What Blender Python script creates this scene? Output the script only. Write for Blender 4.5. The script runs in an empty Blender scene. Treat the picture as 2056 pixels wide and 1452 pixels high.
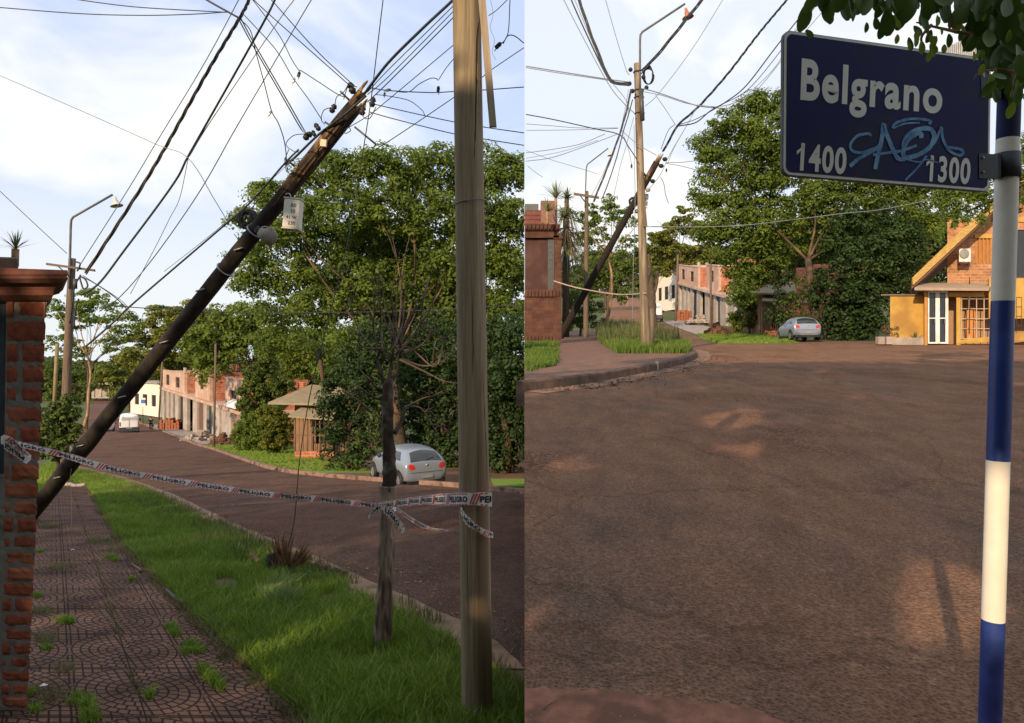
import bpy, bmesh, math, random
import numpy as np
from mathutils import Vector, Matrix, noise
R = math.radians
random.seed(7); rng = np.random.default_rng(7)
sc = bpy.context.scene; COL = sc.collection
# ------------------------------------------------------------ camera, sky, sun, exposure
F = 1400.0; CX = 1053.0; HY = 720.0
cam = bpy.data.objects.new('camera', bpy.data.cameras.new('camera')); COL.objects.link(cam)
cam.rotation_euler = (R(90), 0, 0); cam.data.sensor_width = 36; cam.data.lens = 36*F/2056
cam.data.shift_x = -(CX-1028)/2056; cam.data.shift_y = -(726-HY)/2056
cam.data.clip_start = 0.05; cam.data.clip_end = 9000; sc.camera = cam
SUN = Vector((0.45, 0.89, 0)).normalized()*math.cos(R(21)); SUN.z = -math.sin(R(21))
sl = bpy.data.lights.new('sun', 'SUN'); sl.energy = 4.2; sl.angle = R(0.6); sl.color = (1.0, .74, .47)
so = bpy.data.objects.new('sun', sl); COL.objects.link(so); so.rotation_euler = SUN.to_track_quat('-Z', 'Y').to_euler()
sc.view_settings.view_transform = 'Standard'; sc.view_settings.look = 'None'
sc.view_settings.exposure = 0.42; sc.view_settings.gamma = 1
W = bpy.data.worlds.new('World'); sc.world = W; W.use_nodes = True
def sky():
    nt = W.node_tree; N = nt.nodes; K = nt.links; N.clear()
    out = N.new('ShaderNodeOutputWorld'); bg = N.new('ShaderNodeBackground')
    st = N.new('ShaderNodeTexSky'); st.sky_type = 'NISHITA'; st.sun_disc = False
    st.sun_elevation = R(21); st.sun_rotation = math.atan2(-SUN.x, -SUN.y); st.dust_density = 1.6; st.ozone_density = 1.2
    tc = N.new('ShaderNodeTexCoord'); mp = N.new('ShaderNodeMapping'); mp.inputs['Scale'].default_value = (1.5, 1.5, 2.6)
    mp.inputs['Rotation'].default_value = (0.2, 0.35, 0.3)
    K.new(tc.outputs['Generated'], mp.inputs[0])
    n = N.new('ShaderNodeTexNoise'); n.inputs['Scale'].default_value = 2.1; n.inputs['Detail'].default_value = 7; n.inputs['Roughness'].default_value = .5
    n.inputs['Distortion'].default_value = .5
    K.new(mp.outputs[0], n.inputs['Vector'])
    cr = N.new('ShaderNodeValToRGB'); cr.color_ramp.elements[0].position = .44; cr.color_ramp.elements[1].position = .63
    cr.color_ramp.elements[0].color = (.12,)*3+(1,)
    K.new(n.outputs['Fac'], cr.inputs[0])
    # veil: more cloud toward the horizon and over the eastern half of the sky
    sp = N.new('ShaderNodeSeparateXYZ'); K.new(tc.outputs['Generated'], sp.inputs[0])
    mr = N.new('ShaderNodeMapRange'); mr.inputs[1].default_value = .30; mr.inputs[2].default_value = .08; mr.inputs[3].default_value = 0; mr.inputs[4].default_value = .85
    K.new(sp.outputs['Z'], mr.inputs[0])
    gt = N.new('ShaderNodeMapRange'); gt.inputs[1].default_value = -.001; gt.inputs[2].default_value = .001; gt.inputs[3].default_value = 0; gt.inputs[4].default_value = .52
    K.new(sp.outputs['X'], gt.inputs[0])
    mx = N.new('ShaderNodeMath'); mx.operation = 'MAXIMUM'; K.new(mr.outputs[0], mx.inputs[0]); K.new(gt.outputs[0], mx.inputs[1])
    m2 = N.new('ShaderNodeMath'); m2.operation = 'MAXIMUM'; K.new(mx.outputs[0], m2.inputs[0]); K.new(cr.outputs[0], m2.inputs[1])
    mix = N.new('ShaderNodeMix'); mix.data_type = 'RGBA'; K.new(m2.outputs[0], mix.inputs['Factor'])
    sb = N.new('ShaderNodeMix'); sb.data_type = 'RGBA'; sb.inputs['Factor'].default_value = .7; sb.inputs['B'].default_value = (5.2, 6.3, 9.0, 1)
    K.new(st.outputs[0], sb.inputs['A'])
    K.new(sb.outputs['Result'], mix.inputs['A'])
    cc = N.new('ShaderNodeMix'); cc.data_type = 'RGBA'; cc.inputs['A'].default_value = (8.5, 8.45, 8.15, 1); cc.inputs['B'].default_value = (7.0, 7.2, 7.15, 1)
    mr2 = N.new('ShaderNodeMapRange'); mr2.inputs[1].default_value = .34; mr2.inputs[2].default_value = .05; K.new(sp.outputs['Z'], mr2.inputs[0])
    K.new(mr2.outputs[0], cc.inputs['Factor']); K.new(cc.outputs['Result'], mix.inputs['B'])
    K.new(mix.outputs['Result'], bg.inputs[0]); bg.inputs[1].default_value = .1
    K.new(bg.outputs[0], out.inputs[0])
sky()
# ------------------------------------------------------------ helpers
def P(px, py, d): return Vector(((px-CX)/F*d, d, (HY-py)/F*d))
def tag(o, label=None, cat=None, group=None, kind=None):
    if label: o['label'] = label
    if cat: o['category'] = cat
    if group: o['group'] = group
    if kind: o['kind'] = kind
    return o
def thing(name, label, cat, loc=(0, 0, 0), rz=0, group=None):
    o = bpy.data.objects.new(name, None); COL.objects.link(o); o.location = loc; o.rotation_euler = (0, 0, rz)
    o.empty_display_size = .2
    return tag(o, label, cat, group)
class MB:
    def __init__(s): s.v = []; s.f = []; s.sm = []
    def add(s, vs, fs, smooth=False):
        b = len(s.v); s.v += [tuple(v) for v in vs]; s.f += [tuple(i+b for i in f) for f in fs]; s.sm += [smooth]*len(fs)
        return s
    def hexa(s, c, smooth=False):   # 8 corners: bottom 0-3, top 4-7
        return s.add(c, [(0, 3, 2, 1), (4, 5, 6, 7), (0, 1, 5, 4), (1, 2, 6, 5), (2, 3, 7, 6), (3, 0, 4, 7)])
    def box(s, x0, x1, y0, y1, z0, z1, fr=None):
        fr = fr or (lambda a, b, c: (a, b, c))
        return s.hexa([fr(x0, y0, z0), fr(x1, y0, z0), fr(x1, y1, z0), fr(x0, y1, z0), fr(x0, y0, z1), fr(x1, y0, z1), fr(x1, y1, z1), fr(x0, y1, z1)])
    def cbox(s, c, sz, M=None):
        c = Vector(c); M = M or Matrix.Identity(3); a, b, d = sz[0]/2, sz[1]/2, sz[2]/2
        return s.hexa([c+M@Vector(q) for q in ((-a, -b, -d), (a, -b, -d), (a, b, -d), (-a, b, -d), (-a, -b, d), (a, -b, d), (a, b, d), (-a, b, d))])
    def tube(s, pts, r, n=8, cap=True, smooth=True, rough=0, rf=3):
        pts = [Vector(p) for p in pts]; m = len(pts)
        if not hasattr(r, '__len__'): r = [r]*m
        up = Vector((0, 0, 1)); vs = []; prev = None
        for i, p in enumerate(pts):
            t = (pts[min(i+1, m-1)]-pts[max(i-1, 0)]).normalized()
            if prev is None:
                a = t.cross(up) if abs(t.z) < .95 else t.cross(Vector((0, 1, 0)))
            else: a = prev-t*prev.dot(t)
            a.normalize(); b = t.cross(a); prev = a
            for k in range(n):
                th = 2*math.pi*k/n; rr = r[i]*(1+rough*(noise.noise(p*rf+Vector((math.cos(th), math.sin(th), 0))*2))) if rough else r[i]
                vs.append(p+a*math.cos(th)*rr+b*math.sin(th)*rr)
        fs = [(i*n+k, i*n+(k+1) % n, (i+1)*n+(k+1) % n, (i+1)*n+k) for i in range(m-1) for k in range(n)]
        s.add(vs, fs, smooth)
        if cap: s.add([], []); b0 = len(s.v)-len(vs); s.f += [tuple(b0+k for k in range(n))[::-1], tuple(b0+(m-1)*n+k for k in range(n))]; s.sm += [False, False]
        return s
    def ball(s, c, r, n=10, m=6, sc3=(1, 1, 1), M=None):
        c = Vector(c); M = M or Matrix.Identity(3); vs = []
        for i in range(m+1):
            ph = math.pi*i/m
            for k in range(n):
                th = 2*math.pi*k/n
                vs.append(c+M@Vector((r*sc3[0]*math.sin(ph)*math.cos(th), r*sc3[1]*math.sin(ph)*math.sin(th), r*sc3[2]*math.cos(ph))))
        return s.add(vs, [(i*n+k, (i+1)*n+k, (i+1)*n+(k+1) % n, i*n+(k+1) % n) for i in range(m) for k in range(n)], True)
    def lathe(s, c, prof, n=16, M=None):
        c = Vector(c); M = M or Matrix.Identity(3)
        vs = [c+M@Vector((r*math.cos(2*math.pi*k/n), r*math.sin(2*math.pi*k/n), z)) for r, z in prof for k in range(n)]
        return s.add(vs, [(i*n+k, i*n+(k+1) % n, (i+1)*n+(k+1) % n, (i+1)*n+k) for i in range(len(prof)-1) for k in range(n)], True)
    def build(s, name, m, parent=None, bevel=0):
        if parent is not None:                       # world coords -> parent space (parents are unscaled, z-rotated)
            Mi = (Matrix.Translation(parent_loc(parent)) @ Matrix.Rotation(parent_rz(parent), 4, 'Z')).inverted()
        else: Mi = None
        me = bpy.data.meshes.new(name)
        vv = s.v if (Mi is None or getattr(s, 'local', False)) else [tuple(Mi@Vector(v)) for v in s.v]
        me.from_pydata(vv, [], s.f); me.polygons.foreach_set('use_smooth', s.sm)
        uv = me.uv_layers.new(name='UVMap'); V = s.v; data = []
        for f in me.polygons:
            n = f.normal
            if abs(n.z) > .75: tx = None
            else: tx = Vector((-n.y, n.x, 0)).normalized()
            for vi in f.vertices:
                p = V[vi]
                data += [p[0], p[1]] if tx is None else [p[0]*tx.x+p[1]*tx.y, p[2]]
        uv.data.foreach_set('uv', data); me.materials.append(m)
        me.validate(); o = bpy.data.objects.new(name, me); COL.objects.link(o)
        if parent is not None: o.parent = parent
        if bevel:
            b = o.modifiers.new('b', 'BEVEL'); b.width = bevel; b.segments = 2; b.limit_method = 'ANGLE'
        return o
def parent_loc(p):
    return Vector(p.location) if p.parent is None else parent_loc(p.parent)
def parent_rz(p): return p.rotation_euler[2] if p.parent is None else parent_rz(p.parent)
def copy_tree(o, parent=None):
    c = o.copy(); COL.objects.link(c)
    if parent: c.parent = parent
    for ch in [k for k in bpy.data.objects if k.parent == o]: copy_tree(ch, c)
    return c
def crom(pts, k=6):
    pts = [Vector(p) for p in pts]
    if len(pts) < 3: return [pts[0].lerp(pts[-1], i/k) for i in range(k+1)]
    q = [pts[0]*2-pts[1]]+pts+[pts[-1]*2-pts[-2]]; o = []
    for i in range(1, len(q)-2):
        for j in range(k):
            t = j/k; a, b, c, d = q[i-1:i+3]
            o.append(.5*((2*b)+(c-a)*t+(2*a-5*b+4*c-d)*t*t+(3*b-a-3*c+d)*t**3))
    return o+[pts[-1]]
# ------------------------------------------------------------ materials
MATS = {}
def mat(name, c1, c2=None, scale=6, rough=.85, bump=.0, detail=5, metal=0, stretch=(1, 1, 1), coord='Object', spec=.3, c3=None, s3=1.0, trans=0, pos=(.35, .65), dist=.01):
    if name in MATS: return MATS[name]
    m = bpy.data.materials.new(name); m.use_nodes = True; N = m.node_tree.nodes; K = m.node_tree.links
    b = N['Principled BSDF']; b.inputs['Roughness'].default_value = rough; b.inputs['Metallic'].default_value = metal
    b.inputs['Specular IOR Level'].default_value = spec
    c2 = c2 or tuple(x*.8 for x in c1)
    tc = N.new('ShaderNodeTexCoord'); mp = N.new('ShaderNodeMapping'); mp.inputs['Scale'].default_value = stretch
    K.new(tc.outputs[coord], mp.inputs[0])
    n = N.new('ShaderNodeTexNoise'); n.inputs['Scale'].default_value = scale; n.inputs['Detail'].default_value = detail; n.inputs['Roughness'].default_value = .6
    K.new(mp.outputs[0], n.inputs['Vector'])
    r = N.new('ShaderNodeValToRGB'); r.color_ramp.elements[0].position = pos[0]; r.color_ramp.elements[1].position = pos[1]
    r.color_ramp.elements[0].color = tuple(c1)+(1,); r.color_ramp.elements[1].color = tuple(c2)+(1,)
    K.new(n.outputs['Fac'], r.inputs[0]); outc = r.outputs[0]
    if c3:
        n3 = N.new('ShaderNodeTexNoise'); n3.inputs['Scale'].default_value = s3; n3.inputs['Detail'].default_value = 4; K.new(mp.outputs[0], n3.inputs['Vector'])
        r3 = N.new('ShaderNodeValToRGB'); r3.color_ramp.elements[0].position = .5; r3.color_ramp.elements[1].position = .62
        K.new(n3.outputs['Fac'], r3.inputs[0])
        mx = N.new('ShaderNodeMix'); mx.data_type = 'RGBA'; K.new(r3.outputs[0], mx.inputs['Factor']); K.new(outc, mx.inputs['A']); mx.inputs['B'].default_value = tuple(c3)+(1,)
        outc = mx.outputs['Result']
    K.new(outc, b.inputs['Base Color'])
    if bump:
        bp = N.new('ShaderNodeBump'); bp.inputs['Strength'].default_value = bump; bp.inputs['Distance'].default_value = dist
        K.new(n.outputs['Fac'], bp.inputs['Height']); K.new(bp.outputs[0], b.inputs['Normal'])
    MATS[name] = m; return m
def leafmat(name, ca, cb, cc=None, trans=.35, rough=.6):
    if name in MATS: return MATS[name]
    m = bpy.data.materials.new(name); m.use_nodes = True; N = m.node_tree.nodes; K = m.node_tree.links
    b = N['Principled BSDF']; b.inputs['Roughness'].default_value = rough; b.inputs['Specular IOR Level'].default_value = .25
    g = N.new('ShaderNodeNewGeometry'); r = N.new('ShaderNodeValToRGB')
    r.color_ramp.elements[0].color = tuple(ca)+(1,); r.color_ramp.elements[1].color = tuple(cb)+(1,)
    r.color_ramp.elements[1].position = .85 if cc else 1
    if cc: e = r.color_ramp.elements.new(1.0); e.color = tuple(cc)+(1,)
    tc = N.new('ShaderNodeTexCoord'); n = N.new('ShaderNodeTexNoise'); n.inputs['Scale'].default_value = .45; n.inputs['Detail'].default_value = 3
    K.new(tc.outputs['Object'], n.inputs['Vector'])
    ad = N.new('ShaderNodeMath'); ad.operation = 'MULTIPLY_ADD'; ad.inputs[1].default_value = .55
    K.new(g.outputs['Random Per Island'], ad.inputs[0])
    ml = N.new('ShaderNodeMath'); ml.operation = 'MULTIPLY_ADD'; ml.inputs[1].default_value = 1.3; ml.inputs[2].default_value = -.4
    K.new(n.outputs['Fac'], ml.inputs[0]); K.new(ml.outputs[0], ad.inputs[2]); K.new(ad.outputs[0], r.inputs[0])
    K.new(r.outputs[0], b.inputs['Base Color'])
    if trans:
        t = N.new('ShaderNodeBsdfTranslucent'); K.new(r.outputs[0], t.inputs[0])
        mx = N.new('ShaderNodeMixShader'); mx.inputs[0].default_value = trans
        K.new(b.outputs[0], mx.inputs[1]); K.new(t.outputs[0], mx.inputs[2]); K.new(mx.outputs[0], N['Material Output'].inputs[0])
    MATS[name] = m; return m
def brickmat(name, c1, c2, mortar, w=.24, h=.08, ms=.012, rough=.9, bump=.5, stain=None):
    m = bpy.data.materials.new(name); m.use_nodes = True; N = m.node_tree.nodes; K = m.node_tree.links
    b = N['Principled BSDF']; b.inputs['Roughness'].default_value = rough; b.inputs['Specular IOR Level'].default_value = .2
    tc = N.new('ShaderNodeTexCoord'); br = N.new('ShaderNodeTexBrick'); br.inputs['Scale'].default_value = 1
    br.inputs['Brick Width'].default_value = w; br.inputs['Row Height'].default_value = h; br.inputs['Mortar Size'].default_value = ms
    br.inputs['Color1'].default_value = tuple(c1)+(1,); br.inputs['Color2'].default_value = tuple(c2)+(1,); br.inputs['Mortar'].default_value = tuple(mortar)+(1,)
    K.new(tc.outputs['UV'], br.inputs['Vector'])
    n = N.new('ShaderNodeTexNoise'); n.inputs['Scale'].default_value = 1.7; n.inputs['Detail'].default_value = 6; K.new(tc.outputs['Object'], n.inputs['Vector'])
    mr = N.new('ShaderNodeMapRange'); mr.inputs[1].default_value = .3; mr.inputs[2].default_value = .7; mr.inputs[3].default_value = .62; mr.inputs[4].default_value = 1.25; K.new(n.outputs['Fac'], mr.inputs[0])
    mx = N.new('ShaderNodeMix'); mx.data_type = 'RGBA'; mx.blend_type = 'MULTIPLY'; mx.inputs['Factor'].default_value = 1
    K.new(br.outputs['Color'], mx.inputs['A']); K.new(mr.outputs[0], mx.inputs['B']); K.new(mx.outputs['Result'], b.inputs['Base Color'])
    bp = N.new('ShaderNodeBump'); bp.inputs['Strength'].default_value = bump; bp.inputs['Distance'].default_value = .01; bp.invert = True
    K.new(br.outputs['Fac'], bp.inputs['Height']); K.new(bp.outputs[0], b.inputs['Normal'])
    return m
def roadmat(name='asphalt', tint=(1, 1, 1)):
    m = bpy.data.materials.new(name); m.use_nodes = True; N = m.node_tree.nodes; K = m.node_tree.links
    b = N['Principled BSDF']; b.inputs['Roughness'].default_value = .95; b.inputs['Specular IOR Level'].default_value = .08
    tc = N.new('ShaderNodeTexCoord')
    def nz(s, d=5, st=(1, 1, 1), rg=.6):
        mp = N.new('ShaderNodeMapping'); mp.inputs['Scale'].default_value = st; K.new(tc.outputs['Object'], mp.inputs[0])
        n = N.new('ShaderNodeTexNoise'); n.inputs['Scale'].default_value = s; n.inputs['Detail'].default_value = d; n.inputs['Roughness'].default_value = rg; K.new(mp.outputs[0], n.inputs['Vector']); return n
    a = nz(.55, 5, (1, .55, 1)); r = N.new('ShaderNodeValToRGB'); E = r.color_ramp.elements
    E[0].position = .3; E[0].color = (.140, .088, .068, 1); E[1].position = .72; E[1].color = (.180, .088, .058, 1)
    e = E.new(.5); e.color = (.205, .110, .074, 1); K.new(a.outputs['Fac'], r.inputs[0])
    v = N.new('ShaderNodeTexVoronoi'); v.inputs['Scale'].default_value = 55; K.new(tc.outputs['Object'], v.inputs['Vector'])
    rv = N.new('ShaderNodeMapRange'); rv.inputs[1].default_value = .0; rv.inputs[2].default_value = .75; rv.inputs[3].default_value = .62; rv.inputs[4].default_value = 1.3; K.new(v.outputs['Distance'], rv.inputs[0])
    f = nz(26, 6, rg=.75); rf = N.new('ShaderNodeMapRange'); rf.inputs[1].default_value = .3; rf.inputs[2].default_value = .7; rf.inputs[3].default_value = .66; rf.inputs[4].default_value = 1.34; K.new(f.outputs['Fac'], rf.inputs[0])
    g = nz(3.2, 5, (1, .4, 1)); rg2 = N.new('ShaderNodeMapRange'); rg2.inputs[1].default_value = .35; rg2.inputs[2].default_value = .65; rg2.inputs[3].default_value = .86; rg2.inputs[4].default_value = 1.14; K.new(g.outputs['Fac'], rg2.inputs[0])
    o = r.outputs[0]
    for k in (rv, rf, rg2):
        mx = N.new('ShaderNodeMix'); mx.data_type = 'RGBA'; mx.blend_type = 'MULTIPLY'; mx.inputs['Factor'].default_value = 1
        K.new(o, mx.inputs['A']); K.new(k.outputs[0], mx.inputs['B']); o = mx.outputs['Result']
    wp = nz(.33, 3, (1, .7, 1)); rw_ = N.new('ShaderNodeMapRange'); rw_.inputs[1].default_value = .52; rw_.inputs[2].default_value = .62; rw_.inputs[3].default_value = 0; rw_.inputs[4].default_value = 1; K.new(wp.outputs['Fac'], rw_.inputs[0])
    vv = N.new('ShaderNodeTexVoronoi'); vv.inputs['Scale'].default_value = 22; K.new(tc.outputs['Object'], vv.inputs['Vector'])
    rq = N.new('ShaderNodeMapRange'); rq.inputs[1].default_value = .1; rq.inputs[2].default_value = .6; rq.inputs[3].default_value = 1.4; rq.inputs[4].default_value = .62; K.new(vv.outputs['Distance'], rq.inputs[0])
    mq = N.new('ShaderNodeMix'); mq.data_type = 'RGBA'; mq.blend_type = 'MULTIPLY'; K.new(rw_.outputs[0], mq.inputs['Factor']); K.new(o, mq.inputs['A']); K.new(rq.outputs[0], mq.inputs['B']); o = mq.outputs['Result']
    # cracks: thin wandering lines
    vc = N.new('ShaderNodeTexVoronoi'); vc.feature = 'DISTANCE_TO_EDGE'; vc.inputs['Scale'].default_value = .42
    dn = nz(1.6, 5); ad = N.new('ShaderNodeMix'); ad.data_type = 'RGBA'; ad.inputs['Factor'].default_value = .35
    K.new(tc.outputs['Object'], ad.inputs['A']); K.new(dn.outputs['Color'], ad.inputs['B']); K.new(ad.outputs['Result'], vc.inputs['Vector'])
    rc = N.new('ShaderNodeMapRange'); rc.inputs[1].default_value = 0; rc.inputs[2].default_value = .007; rc.inputs[3].default_value = .74; rc.inputs[4].default_value = 1; K.new(vc.outputs['Distance'], rc.inputs[0])
    mx = N.new('ShaderNodeMix'); mx.data_type = 'RGBA'; mx.blend_type = 'MULTIPLY'; mx.inputs['Factor'].default_value = 1
    K.new(o, mx.inputs['A']); K.new(rc.outputs[0], mx.inputs['B']); o = mx.outputs['Result']
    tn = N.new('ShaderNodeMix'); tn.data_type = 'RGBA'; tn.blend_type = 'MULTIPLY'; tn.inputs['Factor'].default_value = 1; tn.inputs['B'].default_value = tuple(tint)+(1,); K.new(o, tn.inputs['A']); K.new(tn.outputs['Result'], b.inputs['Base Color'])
    sm = N.new('ShaderNodeMath'); sm.operation = 'ADD'; K.new(f.outputs['Fac'], sm.inputs[0]); K.new(v.outputs['Distance'], sm.inputs[1])
    bp = N.new('ShaderNodeBump'); bp.inputs['Strength'].default_value = 1; bp.inputs['Distance'].default_value = .03; K.new(sm.outputs[0], bp.inputs['Height'])
    K.new(bp.outputs[0], b.inputs['Normal']); return m
def tilemat():
    m = bpy.data.materials.new('fan_tiles'); m.use_nodes = True; N = m.node_tree.nodes; K = m.node_tree.links
    b = N['Principled BSDF']; b.inputs['Roughness'].default_value = .9; b.inputs['Specular IOR Level'].default_value = .12
    tc = N.new('ShaderNodeTexCoord'); sp = N.new('ShaderNodeSeparateXYZ'); K.new(tc.outputs['Object'], sp.inputs[0])
    def M(op, a, b2=None, c=None):
        n = N.new('ShaderNodeMath'); n.operation = op
        for i, x in enumerate((a, b2, c)):
            if x is None: continue
            if isinstance(x, (int, float)): n.inputs[i].default_value = x
            else: K.new(x, n.inputs[i])
        return n.outputs[0]
    T = .80
    u = M('DIVIDE', M('ADD', M('MULTIPLY_ADD', sp.outputs['Y'], .675, sp.outputs['X']), -.515), T)
    v = M('DIVIDE', M('ADD', sp.outputs['Y'], -4.31), T)
    cu = M('SUBTRACT', M('FRACT', M('ADD', u, .5)), .5); cv = M('SUBTRACT', M('FRACT', M('ADD', v, .5)), .5)
    r = M('SQRT', M('ADD', M('MULTIPLY', cu, cu), M('MULTIPLY', cv, cv)))
    ring = M('MULTIPLY', r, 12.5); ri = M('FLOOR', ring); rf = M('FRACT', ring)
    an = M('DIVIDE', M('ARCTAN2', cv, cu), 2*math.pi)
    nb = M('MULTIPLY_ADD', M('ADD', ri, .0), 6.0, 4.0)
    af = M('FRACT', M('MULTIPLY_ADD', an, nb, M('MULTIPLY', ri, .37)))
    e1 = M('MINIMUM', rf, M('SUBTRACT', 1.0, rf))
    e2 = M('MINIMUM', af, M('SUBTRACT', 1.0, af))
    # outside the circle: square setts
    gx = M('FRACT', M('MULTIPLY', cu, 12.5)); gy = M('FRACT', M('MULTIPLY', cv, 12.5))
    g1 = M('MINIMUM', M('MINIMUM', gx, M('SUBTRACT', 1.0, gx)), M('MINIMUM', gy, M('SUBTRACT', 1.0, gy)))
    e = M('MINIMUM', e1, e2); outm = M('GREATER_THAN', r, .5)
    ee = M('ADD', M('MULTIPLY', e, M('SUBTRACT', 1.0, outm)), M('MULTIPLY', g1, outm))
    # slab joints on the half pitch
    su = M('ABSOLUTE', cu); sv = M('ABSOLUTE', cv)
    jo = M('MINIMUM', su, M('SUBTRACT', .5, sv))
    def MR(x, a, b2, c, d):
        n = N.new('ShaderNodeMapRange'); n.inputs[1].default_value = a; n.inputs[2].default_value = b2; n.inputs[3].default_value = c; n.inputs[4].default_value = d; K.new(x, n.inputs[0]); return n.outputs[0]
    wn = N.new('ShaderNodeTexNoise'); wn.inputs['Scale'].default_value = 1.3; wn.inputs['Detail'].default_value = 5; K.new(tc.outputs['Object'], wn.inputs['Vector'])
    wear = MR(wn.outputs['Fac'], .4, .62, 0, 1)
    h = M('MULTIPLY', MR(ee, .03, .15, 0, 1), MR(jo, .002, .009, 0, 1))
    wh = N.new('ShaderNodeTexWhiteNoise'); cm = N.new('ShaderNodeCombineXYZ')
    K.new(M('ADD', ri, M('FLOOR', u)), cm.inputs[0]); K.new(M('FLOOR', M('MULTIPLY_ADD', an, nb, M('MULTIPLY', ri, .37))), cm.inputs[1]); K.new(M('FLOOR', v), cm.inputs[2]); K.new(cm.outputs[0], wh.inputs['Vector'])
    r1 = N.new('ShaderNodeValToRGB'); r1.color_ramp.elements[0].color = (.120, .068, .050, 1); r1.color_ramp.elements[1].color = (.175, .098, .070, 1); K.new(wh.outputs['Value'], r1.inputs[0])
    mx0 = N.new('ShaderNodeMix'); mx0.data_type = 'RGBA'; K.new(M('MULTIPLY', wear, .55), mx0.inputs['Factor']); K.new(r1.outputs[0], mx0.inputs['A']); mx0.inputs['B'].default_value = (.17, .092, .062, 1)
    mx = N.new('ShaderNodeMix'); mx.data_type = 'RGBA'; K.new(h, mx.inputs['Factor']); mx.inputs['A'].default_value = (.018, .012, .010, 1); K.new(mx0.outputs['Result'], mx.inputs['B'])
    n2 = N.new('ShaderNodeTexNoise'); n2.inputs['Scale'].default_value = 2.3; n2.inputs['Detail'].default_value = 7; K.new(tc.outputs['Object'], n2.inputs['Vector'])
    m3 = N.new('ShaderNodeMix'); m3.data_type = 'RGBA'; m3.blend_type = 'MULTIPLY'; m3.inputs['Factor'].default_value = 1
    K.new(mx.outputs['Result'], m3.inputs['A']); K.new(MR(n2.outputs['Fac'], .3, .7, .5, 1.4), m3.inputs['B']); K.new(m3.outputs['Result'], b.inputs['Base Color'])
    bp = N.new('ShaderNodeBump'); bp.inputs['Strength'].default_value = .8; bp.inputs['Distance'].default_value = .008; K.new(h, bp.inputs['Height']); K.new(bp.outputs[0], b.inputs['Normal'])
    return m
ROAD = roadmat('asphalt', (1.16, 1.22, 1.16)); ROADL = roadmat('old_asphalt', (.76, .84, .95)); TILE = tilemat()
SOIL = mat('soil', (.13, .062, .035), (.20, .11, .07), 5, .95, .5, c3=(.09, .075, .045), s3=1.2)
TURF = mat('turf', (.045, .075, .018), (.07, .10, .025), 3, .95, .4, c3=(.12, .08, .045), s3=.7)
LAWN = mat('lawn_green', (.14, .24, .03), (.20, .30, .045), 14, .95, .4, c3=(.16, .26, .04), s3=.25)
KERB = mat('kerb_concrete', (.20, .12, .09), (.27, .18, .14), 7, .9, .4, c3=(.10, .06, .045), s3=3)
PAVE = mat('red_paving', (.20, .105, .072), (.14, .07, .05), 4, .9, .3, c3=(.12, .08, .06), s3=2.3)
CONC = mat('concrete', (.32, .27, .24), (.24, .20, .17), 3, .9, .3, c3=(.36, .31, .27), s3=1)
PLAS = mat('pink_render', (.46, .31, .235), (.37, .24, .18), 2.5, .9, .2, c3=(.50, .37, .30), s3=.8)
GREYC = mat('grey_render', (.36, .31, .275), (.28, .24, .21), 2, .9, .2, c3=(.40, .36, .33), s3=.7)
DARK = mat('dark_void', (.02, .018, .017), (.03, .026, .024), 3, .9)
GLASS = mat('dark_glass', (.02, .024, .028), (.028, .032, .036), 3, .08, spec=.6)
BRICKR = brickmat('orange_brick', (.44, .13, .06), (.30, .085, .045), (.34, .22, .16), .42, .19, .025)
BRICKL = brickmat('pale_brick', (.50, .27, .16), (.42, .20, .12), (.46, .34, .26), .25, .10, .014)  # palest of the brick tones
BRICKD = brickmat('shade_toned_brick', (.13, .052, .032), (.08, .034, .024), (.075, .05, .042), .42, .19, .022)  # brick tone darkened to stand in for shade on the corner house
WOODP = mat('weathered_pole', (.33, .265, .17), (.17, .13, .082), 7, .85, .8, detail=9, stretch=(14, 14, .45), c3=(.15, .10, .06), s3=.55, pos=(.3, .7), dist=.004)
WOODD = mat('shade_toned_tar_pole', (.034, .024, .019), (.014, .012, .010), 5, .9, .6, stretch=(3, 3, 1.2), dist=.02)  # tarred timber, tone lowered further to stand in for missing shade
WOODB = mat('split_wood', (.13, .078, .045), (.05, .032, .023), 7, .85, .6, stretch=(4, 4, .8), c3=(.32, .20, .09), s3=1.6)
WOODG = mat('grey_pole', (.17, .125, .09), (.10, .072, .052), 5, .85, .4, stretch=(4, 4, .4))
BARK = mat('bark', (.11, .075, .05), (.055, .04, .028), 6, .9, .8, stretch=(3, 3, 1), dist=.02)
BARKL = mat('pale_bark', (.42, .26, .14), (.20, .13, .08), 3, .9, .5, c3=(.12, .085, .05), s3=1.5)
BARKG = mat('mottled_bark', (.085, .058, .04), (.04, .03, .023), 3, .9, .5, c3=(.16, .10, .06), s3=.8)
METAL = mat('dark_metal', (.06, .065, .07), (.09, .09, .09), 8, .5, metal=.4)
STEEL = mat('galvanised', (.35, .36, .36), (.26, .27, .27), 9, .45, metal=.5)
BLACK = mat('black_rubber', (.012, .013, .016), (.02, .021, .024), 9, .55)
CABLE = mat('cable', (.02, .024, .03), (.035, .04, .045), 9, .5)
CABLEG = mat('grey_cable', (.20, .22, .24), (.15, .17, .18), 9, .5)
CABLEB = mat('brown_cable', (.09, .06, .04), (.04, .038, .03), 9, .6)
WHITE = mat('white_paint', (.78, .77, .74), (.70, .69, .66), 4, .5, c3=(.6, .58, .53), s3=2)
YEL = mat('yellow_paint', (.50, .31, .075), (.42, .25, .055), 2, .8, .1, c3=(.33, .19, .05), s3=.6)
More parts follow.
